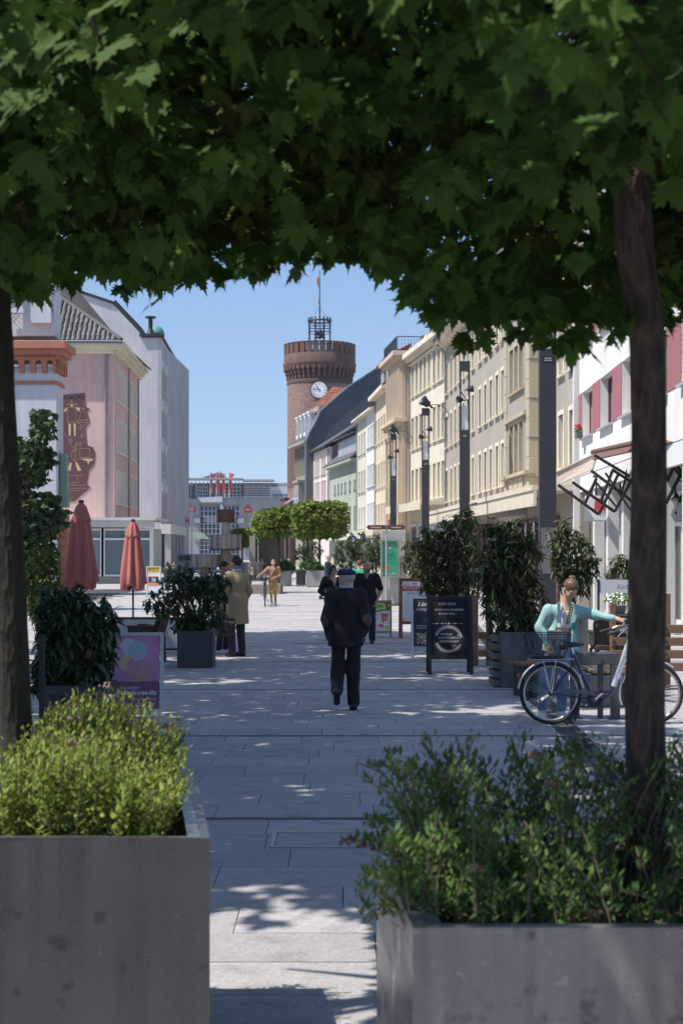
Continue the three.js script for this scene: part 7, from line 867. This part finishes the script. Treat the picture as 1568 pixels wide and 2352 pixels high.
// woman in the teal blazer
{ const d = 16.75, x0 = 1275, Q = (px, py, z = 0) => [(px - x0) / FOC * d, hy(py, d), z], TEAL = cloth('blazer_teal', [0.30, 0.49, 0.47]), mid = (y) => lerp(0.067, 0.13, (y - 0.94) / 0.42);
  const t = person('woman in teal blazer and white top holding the near bicycle', [gx(x0, d), 0, -d], 0, { cell: 0.011, fine: 0.005, yaw: 0.4, pitch: 0.7, tiltz: -0.06, girth: 0.84, J: { head: Q(1306, 1354, 0.08), neck: Q(1298, 1383, 0.0), chest: Q(1292, 1412), belly: Q(1288, 1440), pelvis: Q(1286, 1468), sL: Q(1320, 1400), sR: Q(1258, 1400), eR: Q(1240, 1441, -0.02), wR: Q(1257, 1481, 0.14), eL: Q(1363, 1412, 0.06), wL: Q(1407, 1419, 0.2), hL: Q(1300, 1478), hR: Q(1272, 1478), kR: Q(1248, 1560, 0.06), aR: Q(1243, 1633, 0), kL: Q(1289, 1560, 0.05), aL: Q(1288, 1635, 0.02) },
    handR: { dir: [0.15, -0.9, 0.25], nrm: [0.2, 0.2, -1], curl: 0.5 }, handL: { dir: [0.8, -0.35, 0.4], nrm: [0.2, -1, 0.1], curl: 0.9 },
    trousers: { m: cloth('jeans_blue', [0.165, 0.235, 0.37]), name: 'jeans', r: 0.058, hem: 0.062, end: 0.84, top: 1.0, fold: 0.008 }, under: { m: cloth('top_white', [0.72, 0.71, 0.70]), name: 'crop_top', hem: 1.07, top: 1.27 },
    top: { m: TEAL, name: 'blazer', hem: 0.80, e: 0.018, arm: 0.012, flare: 0.19, fold: 0.011, fy: 6, sleeve: 0.93, open: (x, y, z) => (z > -0.02 ? 0.03 + (1.42 - y) * 0.16 - Math.abs(x - mid(y) + 0.005) : -1) }, shoes: { m: SHOEW },
    hair: { m: HAIRC, front: 0.03, low: 0.0, back: -0.07, fold: 0.005, extra: (E) => [E(0, 0.118, -0.07, [0.036, 0.03, 0.038], 0.008), E(0.018, 0.135, -0.066, [0.022, 0.02, 0.026], 0.008), E(-0.018, 0.128, -0.075, [0.02, 0.02, 0.024], 0.008)] } });
  const lap = (s) => prism([[0, 0], [0.05 * s, 0.02], [0.075 * s, 0.10], [0.045 * s, 0.12], [0.05 * s, 0.24], [0.015 * s, 0.26]], 0.012, 0); part(t, 'lapel', tr(lap(-1), 0.045, 1.12, 0.115, 0.25), TEAL); part(t, 'lapel', tr(lap(1), 0.155, 1.12, 0.12, -0.25), TEAL); part(t, 'lining', meshOf([{ a: Q(1316, 1430, 0.05), b: Q(1313, 1490, 0.03), ra: 0.03, rb: 0.07, flat: 0.5 }], 0.01), cloth('lining_green', [0.05, 0.40, 0.24]));
  const b = thing('crossbody_bag', 'small grey crossbody bag with gold buckle on a patterned strap', 'bag', [gx(1273, 16.55), hy(1459, 16.55), -16.55], 0.05); part(b, 'body', rbox(0.19, 0.115, 0.06, 0.022), M('bag_grey', [0.34, 0.31, 0.31], 0.5)); part(b, 'buckle', [box(0.034, 0.008, 0.008, 0, 0.026, 0.034), box(0.034, 0.008, 0.008, 0, -0.026, 0.034), box(0.008, 0.06, 0.008, -0.014, 0, 0.034), box(0.008, 0.06, 0.008, 0.014, 0, 0.034)], M('gold', [0.6, 0.42, 0.16], 0.3, { metalness: 0.9 })); part(b, 'strap', [bar([0.205, 0.36, 0.01], [0.14, 0.13, 0.045], 0.038, 0.006)], M('strap_black', [0.02, 0.02, 0.02], 0.7)); part(b, 'strap_pattern', [...Array(7)].map((_, k) => box(0.016, 0.022, 0.004, lerp(0.2, 0.146, k / 6), lerp(0.34, 0.15, k / 6), lerp(0.018, 0.052, k / 6))), M('strap_yellow', [0.5, 0.48, 0.22], 0.7)); part(b, 'chain', [bar([0.14, 0.13, 0.045], [0.09, 0.04, 0.02], 0.008), bar([-0.09, 0.04, 0], [-0.03, 0.36, -0.06], 0.006)], mats.gold); }
// ---------- bicycles, terrace, cafe ----------
const TYRE = M('tyre', [0.018, 0.017, 0.017], 0.75), CHROME = M('chrome', [0.6, 0.6, 0.62], 0.2, { metalness: 1 }), NAVY = M('frame_navy', [0.02, 0.018, 0.075], 0.3, { clearcoat: 0.6 }), SILVER = M('frame_silver', [0.55, 0.56, 0.60], 0.3, { metalness: 0.3, clearcoat: 0.5 });
function bicycle(label, pos, ry, o) {
  const t = thing('bicycle', label, 'bicycle', pos, ry), fr = o.frame, W = 1.157, hub = 0.353, bb = [0.492, 0.286, 0], st = [0.26, 0.80, 0], tor = (R0, r, n = 48) => clean(new THREE.TorusGeometry(R0, r, 8, n));
  const rt = tor(0.334, 0.021), rim = mg([tor(0.308, 0.012), tor(0.301, 0.009)]), sp = cyl(0.0016, 0.0016, 0.3, 5, 0, 0.15, 0);
  for (const x of [0, W]) { const w = part(t, 'wheel', [cyl(0.03, 0.03, 0.07, 12, 0, 0, 0, PI / 2), cyl(0.012, 0.012, 0.14, 8, 0, 0, 0, PI / 2)], x ? CHROME : DARK, { pos: [x, hub, 0] }); part(w, 'tyre', rt, TYRE); part(w, 'rim', rim, M('rim', [0.52, 0.48, 0.46], 0.3, { metalness: 0.7 })); for (let k = 0; k < 30; k++) { const s = part(w, 'spoke', sp, CHROME); const a = k / 30 * 2 * PI; s.position.set(Math.cos(a) * 0.02, Math.sin(a) * 0.02, k % 2 ? 0.02 : -0.02); s.rotation.set(0, 0, a - PI / 2 + (k % 4 < 2 ? 0.16 : -0.16)); } }
  const G = [[0.95, 0.0], [0.0, 0.0]]; const arcg = (cx, a0, a1, R0) => tube([...Array(14)].map((_, k) => { const a = lerp(a0, a1, k / 13); return [cx + Math.cos(a) * R0, hub + Math.sin(a) * R0, 0]; }), 0.013, 30, 6).scale(1, 1, 1.8);
  part(t, 'mudguard', arcg(0, 0.15, 3.0, 0.373), o.guard || SILVER); part(t, 'mudguard', arcg(W, 0.9, 3.5, 0.373), o.guard || SILVER);
  part(t, 'frame', [tube([bb, [0.36, 0.56, 0], st], 0.018, 12, 10), ...[-0.045, 0.045].flatMap((z) => [bar([0, hub, z], [0.485, 0.29, z * 0.5], 0.02, 0.02, true), bar([0, hub, z], [0.27, 0.70, z * 0.5], 0.017, 0.017, true)]), tube([[0.48, 0.285, 0], [0.60, 0.30, 0], [0.68, 0.37, 0], [0.715, 0.43, 0]], 0.028, 16, 10), cyl(0.035, 0.035, 0.08, 14, ...bb, PI / 2)], fr);
  const dt = part(t, 'down_tube', [tube([[0.715, 0.43, 0], [0.76, 0.56, 0], [0.845, 0.80, 0], [0.875, 0.90, 0]], 0.033, 20, 12), bar([0.862, 0.84, 0], [0.89, 0.98, 0], 0.042, 0.042, true)], o.tube || SILVER);
  if (o.word) { const tex = canvasTex(512, 96, (g) => { g.fillStyle = '#c9ccd4'; g.fillRect(0, 0, 512, 96); g.fillStyle = '#3a3d52'; g.font = '76px sans-serif'; g.textAlign = 'center'; g.textBaseline = 'middle'; g.fillText(o.word, 256, 50, 490); }); const g = clean(new THREE.PlaneGeometry(0.34, 0.045)); const m = part(dt, 'lettering', g, new THREE.MeshPhysicalMaterial({ map: tex, roughness: 0.35 })); m.position.set(0.802, 0.68, 0.036); m.rotation.z = 1.235; }
  part(t, 'fork', [...[-0.05, 0.05].map((z) => tube([[0.905, 0.80, z * 0.6], [0.99, 0.62, z], [1.10, 0.43, z], [W, hub, z]], 0.011, 14, 8))], o.tube || SILVER);
  part(t, 'seat_post', bar([0.262, 0.78, 0], [0.232, 0.87, 0], 0.028, 0.028, true), CHROME); part(t, 'saddle', meshOf([{ a: [0.13, 0.90, -0.05], b: [0.13, 0.90, 0.05], ra: 0.042, k: 0.04 }, { a: [0.15, 0.905, 0], b: [0.36, 0.908, 0], ra: 0.045, rb: 0.018, k: 0.05 }], 0.008), M('saddle', [0.02, 0.02, 0.022], 0.6));
  part(t, 'handlebar', [tube([[0.88, 0.97, 0], [0.865, 1.04, 0], [0.885, 1.09, 0]], 0.014, 10, 8), tube([[0.70, 1.06, 0.24], [0.80, 1.10, 0.22], [0.90, 1.11, 0.12], [0.905, 1.11, 0], [0.90, 1.11, -0.12], [0.80, 1.10, -0.22], [0.70, 1.06, -0.24]], 0.011, 30, 8), bar([0.885, 1.09, 0], [0.905, 1.11, 0], 0.03), bar([0.80, 1.09, 0.22], [0.72, 1.01, 0.2], 0.009)], CHROME);
  for (const z of [0.24, -0.24]) part(t, 'grip', bar([0.60, 1.035, z], [0.74, 1.075, z], 0.034, 0.034, true), M('grip', [0.02, 0.02, 0.024], 0.7)); part(t, 'bell', ball(0.026, 0.86, 1.13, 0.12, 1, 0.7, 1), CHROME);
  part(t, 'crank', [bar([0.492, 0.286, 0.06], [0.585, 0.37, 0.06], 0.022, 0.014), bar([0.492, 0.286, -0.06], [0.40, 0.20, -0.06], 0.022, 0.014)], CHROME); part(t, 'pedal', [box(0.1, 0.022, 0.07, 0.60, 0.38, 0.11)], DARK); part(t, 'pedal', [box(0.1, 0.022, 0.07, 0.385, 0.19, -0.11)], DARK);
  part(t, 'chainring', [clean(new THREE.TorusGeometry(0.082, 0.008, 6, 28)).translate(0.492, 0.286, 0.035), cyl(0.078, 0.078, 0.006, 24, 0.492, 0.286, 0.03, PI / 2)], DARK); part(t, 'chain_guard', prism([[0.10, 0.385], [0.14, 0.415], [0.45, 0.385], [0.58, 0.34], [0.58, 0.30], [0.42, 0.345], [0.14, 0.37]], 0.02, 0.045), M('guard_grey', [0.12, 0.12, 0.125], 0.5)); part(t, 'kickstand', bar([0.33, 0.25, -0.06], [0.30, 0.02, -0.16], 0.015), DARK);
  if (o.rack) { const y = 0.735, r = []; for (const z of [-0.06, 0, 0.06]) r.push(bar([-0.26, y, z], [0.16, y + 0.01, z], 0.012, 0.012, true)); for (const z of [-0.07, 0.07]) r.push(bar([0, hub, z], [-0.10, y, z * 0.9], 0.01, 0.01, true), bar([0, hub, z], [0.05, y, z * 0.9], 0.01, 0.01, true)); r.push(bar([0.16, y + 0.01, 0], [0.27, 0.74, 0], 0.014, 0.014, true)); part(t, 'luggage_rack', r, CHROME); part(t, 'rack_clamp', rbox(0.4, 0.03, 0.12, 0.012, -0.04, y + 0.03, 0), DARK);
    const b = [], y0 = y + 0.05, y1 = y + 0.30, P = (u, v, s) => [lerp(-0.24 - s * 0.07, 0.15 + s * 0.06, u), lerp(y0, y1, s), lerp(-0.13 - s * 0.04, 0.13 + s * 0.04, v)]; for (const s of [0, 0.33, 0.66, 1]) { const c = [P(0, 0, s), P(1, 0, s), P(1, 1, s), P(0, 1, s)]; for (let i = 0; i < 4; i++) b.push(bar(c[i], c[(i + 1) % 4], s === 1 ? 0.009 : 0.004)); } for (let i = 0; i <= 14; i++) for (const v of [0, 1]) b.push(bar(P(i / 14, v, 0), P(i / 14, v, 1), 0.0035)); for (let i = 1; i < 9; i++) for (const u of [0, 1]) b.push(bar(P(u, i / 9, 0), P(u, i / 9, 1), 0.0035)); for (let i = 0; i <= 14; i++) b.push(bar(P(i / 14, 0, 0), P(i / 14, 1, 0), 0.0035)); part(t, 'basket', b, DARK); }
  part(t, 'rear_light', rbox(0.03, 0.05, 0.05, 0.01, -0.37, 0.55, 0), M('reflector', [0.45, 0.03, 0.02], 0.3)); part(t, 'head_light', rbox(0.05, 0.05, 0.05, 0.015, 0.99, 0.83, 0), DARK); return t;
}
bicycle('navy and silver city bicycle with rear wire basket held by the woman in teal', [gx(1264, 16.2), 0, -16.2], 0, { frame: NAVY, word: 'VICTORIA', rack: true });
bicycle('black city bicycle seen head on, pushed by the woman in tan jacket', [gx(606, 49.6), 0, -50.2], -PI / 2 + 0.06, { frame: DARK, tube: DARK, guard: DARK, rack: true });
bicycle('parked bicycle half hidden behind the stone poster pillar', [gx(872, 54) + 0.33, 0, -54], 0.1, { frame: DARK, tube: DARK, guard: SILVER });
// steel bicycle stand, bench, concrete block
{ const d = 16.75, t = thing('bicycle_stand', 'dark grey steel stand with a flat top bar behind the near bicycle', 'bicycle stand', [gx(1365, d), 0, -d]), w = 112 / FOC * d, h = hy(1499, d), S = M('stand_steel', [0.12, 0.12, 0.13], 0.5, { metalness: 0.4, map: T.stain }); part(t, 'top_bar', rbox(w, 0.14, 0.12, 0.01, 0, h - 0.07, 0), S); for (const s of [-1, 1]) { part(t, 'post', rbox(0.1, h - 0.14, 0.12, 0.008, s * (w / 2 - 0.05), (h - 0.14) / 2, 0), S); part(t, 'foot_plate', box(0.16, 0.015, 0.2, s * (w / 2 - 0.05), 0.008, 0), S); } part(t, 'inner_post', rbox(0.06, h - 0.14, 0.06, 0.006, w / 2 - 0.22, (h - 0.14) / 2, -0.02), S);
  const b = thing('bench', 'wooden slatted bench on a rough concrete block behind the bicycle stand', 'bench', [gx(1392, 18.6), 0, -18.6], 0.0); for (let k = 0; k < 7; k++) part(b, 'slat', rbox(0.075, 0.04, 1.5, 0.008, -0.26 + k * 0.086, 0.44, -0.1), WOODL); part(b, 'block', rbox(0.44, 0.40, 1.0, 0.02, -0.14, 0.2, 0.2), M('rough_concrete', [0.20, 0.195, 0.19], 0.95, { map: T.stain, bumpMap: T.crumple, bumpScale: 0.02 }));
  const c = thing('bench', 'reddish wooden bench end beside the zinc planter behind the rear wheel', 'bench', [gx(1228, 19.4), 0, -19.4], 0.5); for (let k = 0; k < 4; k++) part(c, 'slat', rbox(0.9, 0.035, 0.085, 0.008, 0.1, 0.44, -0.15 + k * 0.1), WOODB); for (const x of [-0.2, 0.4]) part(c, 'leg', box(0.08, 0.42, 0.34, x, 0.21, 0), DARK); }
// wooden terrace fences: posts and planks with bolts
function fence(label, px0, px1, d, planks, posts, postH) {
  const t = thing('wooden_fence', label, 'fence', [gx(px0, d), 0, -d], 0, 'terrace fences'), L = (px1 - px0) / FOC * d, bolt = cyl(0.018, 0.018, 0.02, 8, 0, 0, 0, PI / 2);
  posts.forEach(([u, h, w]) => part(t, 'post', rbox(w || 0.1, h, 0.1, 0.008, u * L, h / 2, -0.055), WOODD));
  planks.forEach(([y, u0, u1], i) => { part(t, 'plank', rbox((u1 - u0) * L, 0.12, 0.035, 0.006, (u0 + u1) / 2 * L, y, 0.018 + (i % 2) * 0.003), WOODD); posts.forEach(([u]) => u >= u0 && u <= u1 && part(t, 'bolt', bolt, DARK, { pos: [u * L, y, 0.045] })); }); return t;
}
fence('wooden plank fence with bolts at the right edge behind the near maple trunk', 1500, 1640, 20.2, [[0.86, 0, 1], [0.68, 0, 1], [0.50, 0, 1], [0.32, 0, 1]], [[0.03, 1.32, 0.12], [0.2, 1.36, 0.14], [0.6, 1.32], [0.97, 1.3]]);
fence('wooden plank fence between the woman in teal and the near maple trunk', 1402, 1500, 20.5, [[0.84, 0, 1], [0.66, 0, 1], [0.48, 0, 1], [0.30, 0, 1]], [[0.06, 1.22, 0.08], [0.62, 1.2, 0.08]]);
fence('low wooden fence with tall posts between the chalkboard and the zinc planter', 1086, 1160, 24.2, [[0.52, 0.1, 1], [0.22, 0.1, 1]], [[0.06, 1.2, 0.11], [0.5, 1.0], [0.95, 1.1]]);
{ // slats stacked at the left side of the zinc planter
  const d = 20.6, t = thing('slat_stack', 'stack of weathered wooden slats against the left side of the zinc planter', 'wood stack', [gx(1140, d), 0, -d]); for (let k = 0; k < 6; k++) part(t, 'slat', rbox(0.12, 0.09, 0.7, 0.008, 0, 0.06 + k * 0.13, -0.2), M('weathered_wood', [0.20, 0.17, 0.14], 0.85, { map: T.wood })); for (const z of [0.1, -0.45]) part(t, 'batten', box(0.06, 0.8, 0.06, 0.01 + 0.08, 0.4, z), mats.weathered_wood); }
// terrace furniture behind the fence
{ const d = 24, t = thing('sunshade_valance', 'white cloth screen with brown cursive lettering on the terrace', 'screen', [gx(1418, d), 0, -d]), w = 84 / FOC * d, h = 31 / FOC * d, y = hy(1347, d); screen(t, 'cloth', w, h, textTex(512, 190, '#c6c6ca', [['Karto', 340, 100, 'italic 92px serif', '#5a4038', 'center', 210]]), [0, y, 0], 0, { rough: 0.9 }); part(t, 'pole', [cyl(0.02, 0.02, y + h / 2, 8, -w / 2 - 0.02, (y + h / 2) / 2, 0), cyl(0.02, 0.02, y + h / 2, 8, w / 2 + 0.02, (y + h / 2) / 2, 0)], DARK); }
const WICK = M('wicker', [0.045, 0.034, 0.03], 0.75, { map: sub(T.cloth, 0.05), bumpMap: sub(T.cloth, 0.05), bumpScale: 0.004 });
function wickerChair(label, pos, ry) { const t = thing('wicker_chair', label, 'chair', pos, ry, 'wicker chairs'); part(t, 'seat', rbox(0.56, 0.1, 0.54, 0.03, 0, 0.4, 0), WICK); part(t, 'backrest', tube([[-0.29, 0.45, -0.2], [-0.29, 0.62, -0.24], [-0.28, 0.86, -0.32], [0, 0.92, -0.36], [0.28, 0.86, -0.32], [0.29, 0.62, -0.24], [0.29, 0.45, -0.2]], 0.03, 30, 8), WICK); part(t, 'back_panel', quad([-0.27, 0.44, -0.2], [0.27, 0.44, -0.2], [0.27, 0.86, -0.32], [-0.27, 0.86, -0.32], 0.03), WICK); for (const s of [-1, 1]) { part(t, 'armrest', rbox(0.07, 0.05, 0.5, 0.02, s * 0.29, 0.64, 0.02), WICK); part(t, 'side_panel', box(0.04, 0.2, 0.46, s * 0.29, 0.52, 0.02), WICK); for (const z of [-0.22, 0.24]) part(t, 'leg', bar([s * 0.27, 0.36, z], [s * 0.28, 0, z * 1.08], 0.05), WICK); } return t; }
wickerChair('dark wicker chair on the terrace under the cursive white screen', [gx(1400, 23.2), 0, -23.2], PI); wickerChair('dark wicker armchair facing left beside the ice cream sign', [gx(338, 25), 0, -25], -1.75);
{ const d = 22.4, t = thing('flower_pot', 'white flowering plant in a grey pot on the terrace table', 'potted plant', [gx(1417, d), hy(1410, d), -d]); part(t, 'pot', lathe([[0, 0], [0.1, 0], [0.14, 0.13], [0.13, 0.13], [0.1, 0.1], [0, 0.1]], 16), M('pot_grey', [0.25, 0.25, 0.25], 0.8)); reseed(77); const a = [], b = []; for (let i = 0; i < 120; i++) { const th = R() * 6.3, r = Math.sqrt(R()) * 0.2; (i % 2 ? a : b).push(ball(0.024, Math.cos(th) * r, 0.16 + 0.15 * (1 - r / 0.24) + rr(0, 0.05), Math.sin(th) * r, 1, 0.7, 1, 5)); } part(t, 'flowers', a, M('flower_white', [0.66, 0.68, 0.62], 0.8), { stuff: true }); part(t, 'foliage', b, M('pot_leaf', [0.12, 0.2, 0.06], 0.8), { stuff: true });
  const tb = thing('terrace_table', 'dark terrace table carrying the white flower pot', 'table', [gx(1417, d), 0, -d]), y = hy(1410, d); part(tb, 'table_top', rbox(0.7, 0.04, 0.7, 0.01, 0, y - 0.022, 0), WICK); part(tb, 'leg', [cyl(0.04, 0.04, y - 0.05, 10, 0, (y - 0.05) / 2 + 0.005, 0), cyl(0.24, 0.22, 0.03, 16, 0, 0.016, 0)], DARK); }
// brown awning with scissor arms, pale valance, restaurant sign, lantern
{ const Z = (x, y, d) => at(...z5(x, y), d), t = thing('scissor_awning', 'brown awning with black folding scissor arms on the white and red building', 'awning', Z(900, 1700, 37)), rel = (v) => v.clone().sub(t.position), B = M('awning_arm', [0.035, 0.026, 0.028], 0.5, { metalness: 0.3 });
  const arm = (x0, y0, x1, y1, d, th = 0.075) => part(t, 'arm', bar(rel(Z(x0, y0, d)), rel(Z(x1, y1, d)), th, 0.04), B);
  [[430, 1790, 800, 2060], [560, 1765, 945, 2035], [730, 1660, 1105, 1940], [920, 1650, 1200, 1830], [760, 1520, 1110, 1730]].forEach((a) => arm(...a, 37)); [[670, 1970, 780, 1730], [800, 2060, 985, 1680], [945, 2035, 1110, 1720], [820, 1940, 925, 1660], [1090, 2025, 1200, 1780]].forEach((a) => arm(...a, 36.92)); [[860, 1680, 1090, 2025], [770, 1760, 960, 1990], [1000, 1900, 1060, 1650]].forEach((a) => arm(...a, 37.4, 0.05));
  [[1400, 1480, 1560, 1680], [1440, 1430, 1570, 1560], [1410, 1700, 1540, 1950], [1400, 1560, 1600, 1760]].forEach((a) => arm(...a, 33)); [[1410, 1960, 1560, 1660], [1480, 1620, 1560, 1480], [1530, 1950, 1600, 1800], [1420, 1760, 1510, 1560]].forEach((a) => arm(...a, 32.9));
  const BR = M('awning_brown', [0.16, 0.085, 0.07], 0.85, { map: T.cloth }), qd = (l, d) => { const p = l.map(([x, y, dd]) => rel(Z(x, y, dd ?? d)).toArray()); return quad(...p, 0.04); };
  part(t, 'canopy', qd([[745, 1560, 38.2], [1600, 1370, 30.5], [1600, 1300, 31.2], [745, 1490, 39]]), BR); part(t, 'roller', bar(rel(Z(745, 1492, 39)), rel(Z(1600, 1305, 31)), 0.14, 0.14, true), BR);
  part(t, 'valance', qd([[420, 1790, 42.5], [740, 1650, 39], [775, 1530, 39], [420, 1690, 42.5]]), M('valance_beige', [0.52, 0.43, 0.36], 0.9, { map: T.cloth })); part(t, 'front_bar', bar(rel(Z(412, 1680, 42.5)), rel(Z(775, 1510, 39)), 0.09, 0.09, true), M('bar_beige', [0.35, 0.28, 0.23], 0.6)); }
{ const d = 42, t = thing('restaurant_sign', 'white and red hanging restaurant sign behind the scissor arms', 'shop sign', [gx(1384, d), hy(1168, d), -d], -0.12), w = 78 / FOC * d, h = 54 / FOC * d; screen(t, 'panel', w, h, canvasTex(512, 350, (g, W, H) => { g.fillStyle = '#cfcfd4'; g.fillRect(0, 0, W, H); g.fillStyle = '#b8433f'; for (let i = 0; i < 6; i++) { g.beginPath(); g.ellipse(150 + i * 44, 130, 26, 110, 0.1, 0, 7); g.fill(); } g.fillStyle = '#3a3f48'; for (let i = 0; i < 7; i++) { g.fillRect(200 + i * 34, 240, 26, 10); g.fillRect(208 + i * 34, 250, 10, 46); } }), [0, 0, 0.1]); part(t, 'casing', box(w + 0.06, h + 0.06, 0.16), WHITE); part(t, 'bracket', [bar([0.5, h / 2, 0], [0.5, h / 2 + 0.6, 0], 0.05), bar([-0.2, h / 2, 0], [-0.2, h / 2 + 0.6, 0], 0.05), bar([-0.3, h / 2 + 0.6, 0], [2.2, h / 2 + 0.6, 0], 0.06)], DARK); }
{ const d = 33, t = thing('wall_lantern', 'ribbed glass lantern hanging under the awning at the right edge', 'lantern', [gx(1551, d), hy(1160, d), -d]); part(t, 'glass', lathe([[0.03, -0.17], [0.09, 0.08], [0.12, 0.14], [0.04, 0.16]], 16), M('lantern_milk', [0.5, 0.48, 0.44], 0.3)); part(t, 'finial', [cyl(0.0, 0.04, 0.1, 8, 0, -0.2, 0), cyl(0.14, 0.02, 0.1, 12, 0, 0.19, 0), ball(0.03, 0, 0.26, 0), bar([0, 0.26, 0], [0, 0.55, 0], 0.02), bar([0, 0.55, 0], [1.0, 0.6, 0], 0.03)], DARK); }
{ const d = 57, t = thing('white_awning', 'sloping white shop awning below the stone trimmed bay', 'awning', [gx(1192, d), hy(1172, d), -d]), w = 88 / FOC * d, CL = M('canvas_white', [0.74, 0.74, 0.74], 0.85); part(t, 'canopy', quad([-w / 2 - 0.1, -0.3, 0.5], [w / 2, -0.12, 0.2], [w / 2, 0.4, -0.4], [-w / 2 + 0.15, 0.2, -0.1], 0.03), CL); part(t, 'valance', quad([-w / 2 - 0.1, -0.45, 0.51], [w / 2, -0.27, 0.21], [w / 2, -0.12, 0.21], [-w / 2 - 0.1, -0.3, 0.51], 0.02), CL); part(t, 'arm', [bar([w / 2, -0.15, 0.2], [w / 2 + 0.3, -0.25, -1.2], 0.04), bar([-w / 2, -0.3, 0.45], [-w / 2 + 0.9, -0.3, -1.0], 0.04)], DARK); }
// closed red parasols
function parasol(label, px, d, top) { const t = thing('closed_parasol', label, 'parasol', [gx(px, d), 0, -d], 0, 'closed red parasols'), C = M('parasol_red', [0.48, 0.155, 0.135], 0.85, { map: T.cloth }), pos = [], idx = [], n = 48, prof = [[0.03, top], [0.10, top - 0.08], [0.185, top - 0.36], [0.155, top - 0.38], [0.17, top - 0.42], [0.22, top - 0.85], [0.27, top - 1.25], [0.29, top - 1.55], [0.2, top - 1.60]];
  prof.forEach(([r, y], i) => { for (let k = 0; k <= n; k++) { const a = k / n * 2 * PI, f = i > 2 ? 1 + 0.17 * Math.sin(a * 8 + i * 0.1) + 0.06 * Math.sin(a * 3 + i) : 1 + 0.08 * Math.sin(a * 8); pos.push(Math.cos(a) * r * f, y + (i >= 7 ? 0.07 * Math.sin(a * 4 + 1) : i === 2 || i === 3 ? 0.03 * Math.sin(a * 8) : 0), Math.sin(a) * r * f); } });
  for (let i = 0; i < prof.length - 1; i++) for (let k = 0; k < n; k++) { const a = i * (n + 1) + k, b = a + n + 1; idx.push(a, a + 1, b, b, a + 1, b + 1); } const g = new THREE.BufferGeometry(); g.setAttribute('position', new THREE.Float32BufferAttribute(pos, 3)); g.setIndex(idx); g.computeVertexNormals();
  C.side = THREE.DoubleSide; part(t, 'cloth', boxUV(g.toNonIndexed()), C); part(t, 'pole', cyl(0.024, 0.024, top + 0.03, 10, 0, top / 2, 0), DARK); part(t, 'finial', [cyl(0.06, 0.045, 0.05, 12, 0, top + 0.02, 0)], DARK); part(t, 'base', cyl(0.26, 0.24, 0.07, 20, 0, 0.035, 0), DARK); return t; }
parasol('closed red parasol behind the graffiti planter bush, left of the other closed parasol', 187, 27, hy(1154, 27)); parasol('closed red parasol with visible pole beside the wicker armchair', 306, 34, hy(1197, 34)); parasol('closed red parasol cut by the left picture edge beside the maple trunk', -12, 27, hy(1160, 27));
{ const d = 27.4, x0 = gx(250, d), x1 = gx(470, d), t = thing('windbreak_screen', 'low white cloth windbreak in a dark frame behind the wicker armchair', 'screen', [(x0 + x1) / 2, 0, -d]), w = x1 - x0; part(t, 'cloth', box(w - 0.04, 0.56, 0.012, 0, 0.36, 0), M('screen_cloth', [0.55, 0.56, 0.58], 0.85, { map: T.cloth })); part(t, 'frame', [box(w, 0.04, 0.04, 0, 0.66, 0), box(w, 0.04, 0.04, 0, 0.06, 0), ...[-0.5, 0, 0.5].map((k) => box(0.04, 0.68, 0.05, k * (w - 0.04), 0.34, -0.04))], DARK); }
{ const d = 13.2, t = thing('terrace_post', 'slim dark steel post between the maple trunk and the graffiti planter', 'post', [gx(97, d), 0, -d]); part(t, 'post', rbox(0.05, 1.2, 0.05, 0.006, 0, 0.6, 0), BLACKW); part(t, 'foot', box(0.16, 0.02, 0.16, 0, 0.01, 0), ANTH); }
{ // marker scrawl on the graffiti planter
  const d = 14.085, tex = null, x = gx(174, d), p = scene.getObjectByName('planter_002'); const S = M('marker_black', [0.008, 0.008, 0.009], 0.5), L = (pts) => { for (let i = 1; i < pts.length; i++) g.push(bar(pts[i - 1], pts[i], 0.014, 0.003)); }, g = []; const Q = (a, b) => [(a - 680) / 3.733 * 0.9451 / FOC * d, 0.56 - (b - 1590) / 3.733 * 0.9451 / FOC * d, 0];
  L([Q(440, 1600), Q(560, 1600), Q(510, 1690)]); L([Q(480, 1610), Q(470, 1680)]); L([Q(560, 1620), Q(600, 1610), Q(540, 1660), Q(600, 1700), Q(520, 1720)]); L([Q(610, 1700), Q(640, 1620), Q(660, 1710), Q(690, 1620), Q(700, 1700)]); L([Q(710, 1630), Q(740, 1700), Q(770, 1630), Q(790, 1700), Q(740, 1710)]); L([Q(830, 1610), Q(920, 1640), Q(860, 1710)]); L([Q(430, 1720), Q(480, 1710)]); L([Q(520, 1770), Q(690, 1750)]); L([Q(590, 1730), Q(580, 1800)]); L([Q(640, 1730), Q(650, 1790), Q(740, 1780)]);
  const m = part(p, 'graffiti', g, S); m.position.set(x - p.position.x, 0, -d - p.position.z + 0.0); }
renderer.render(scene, camera);
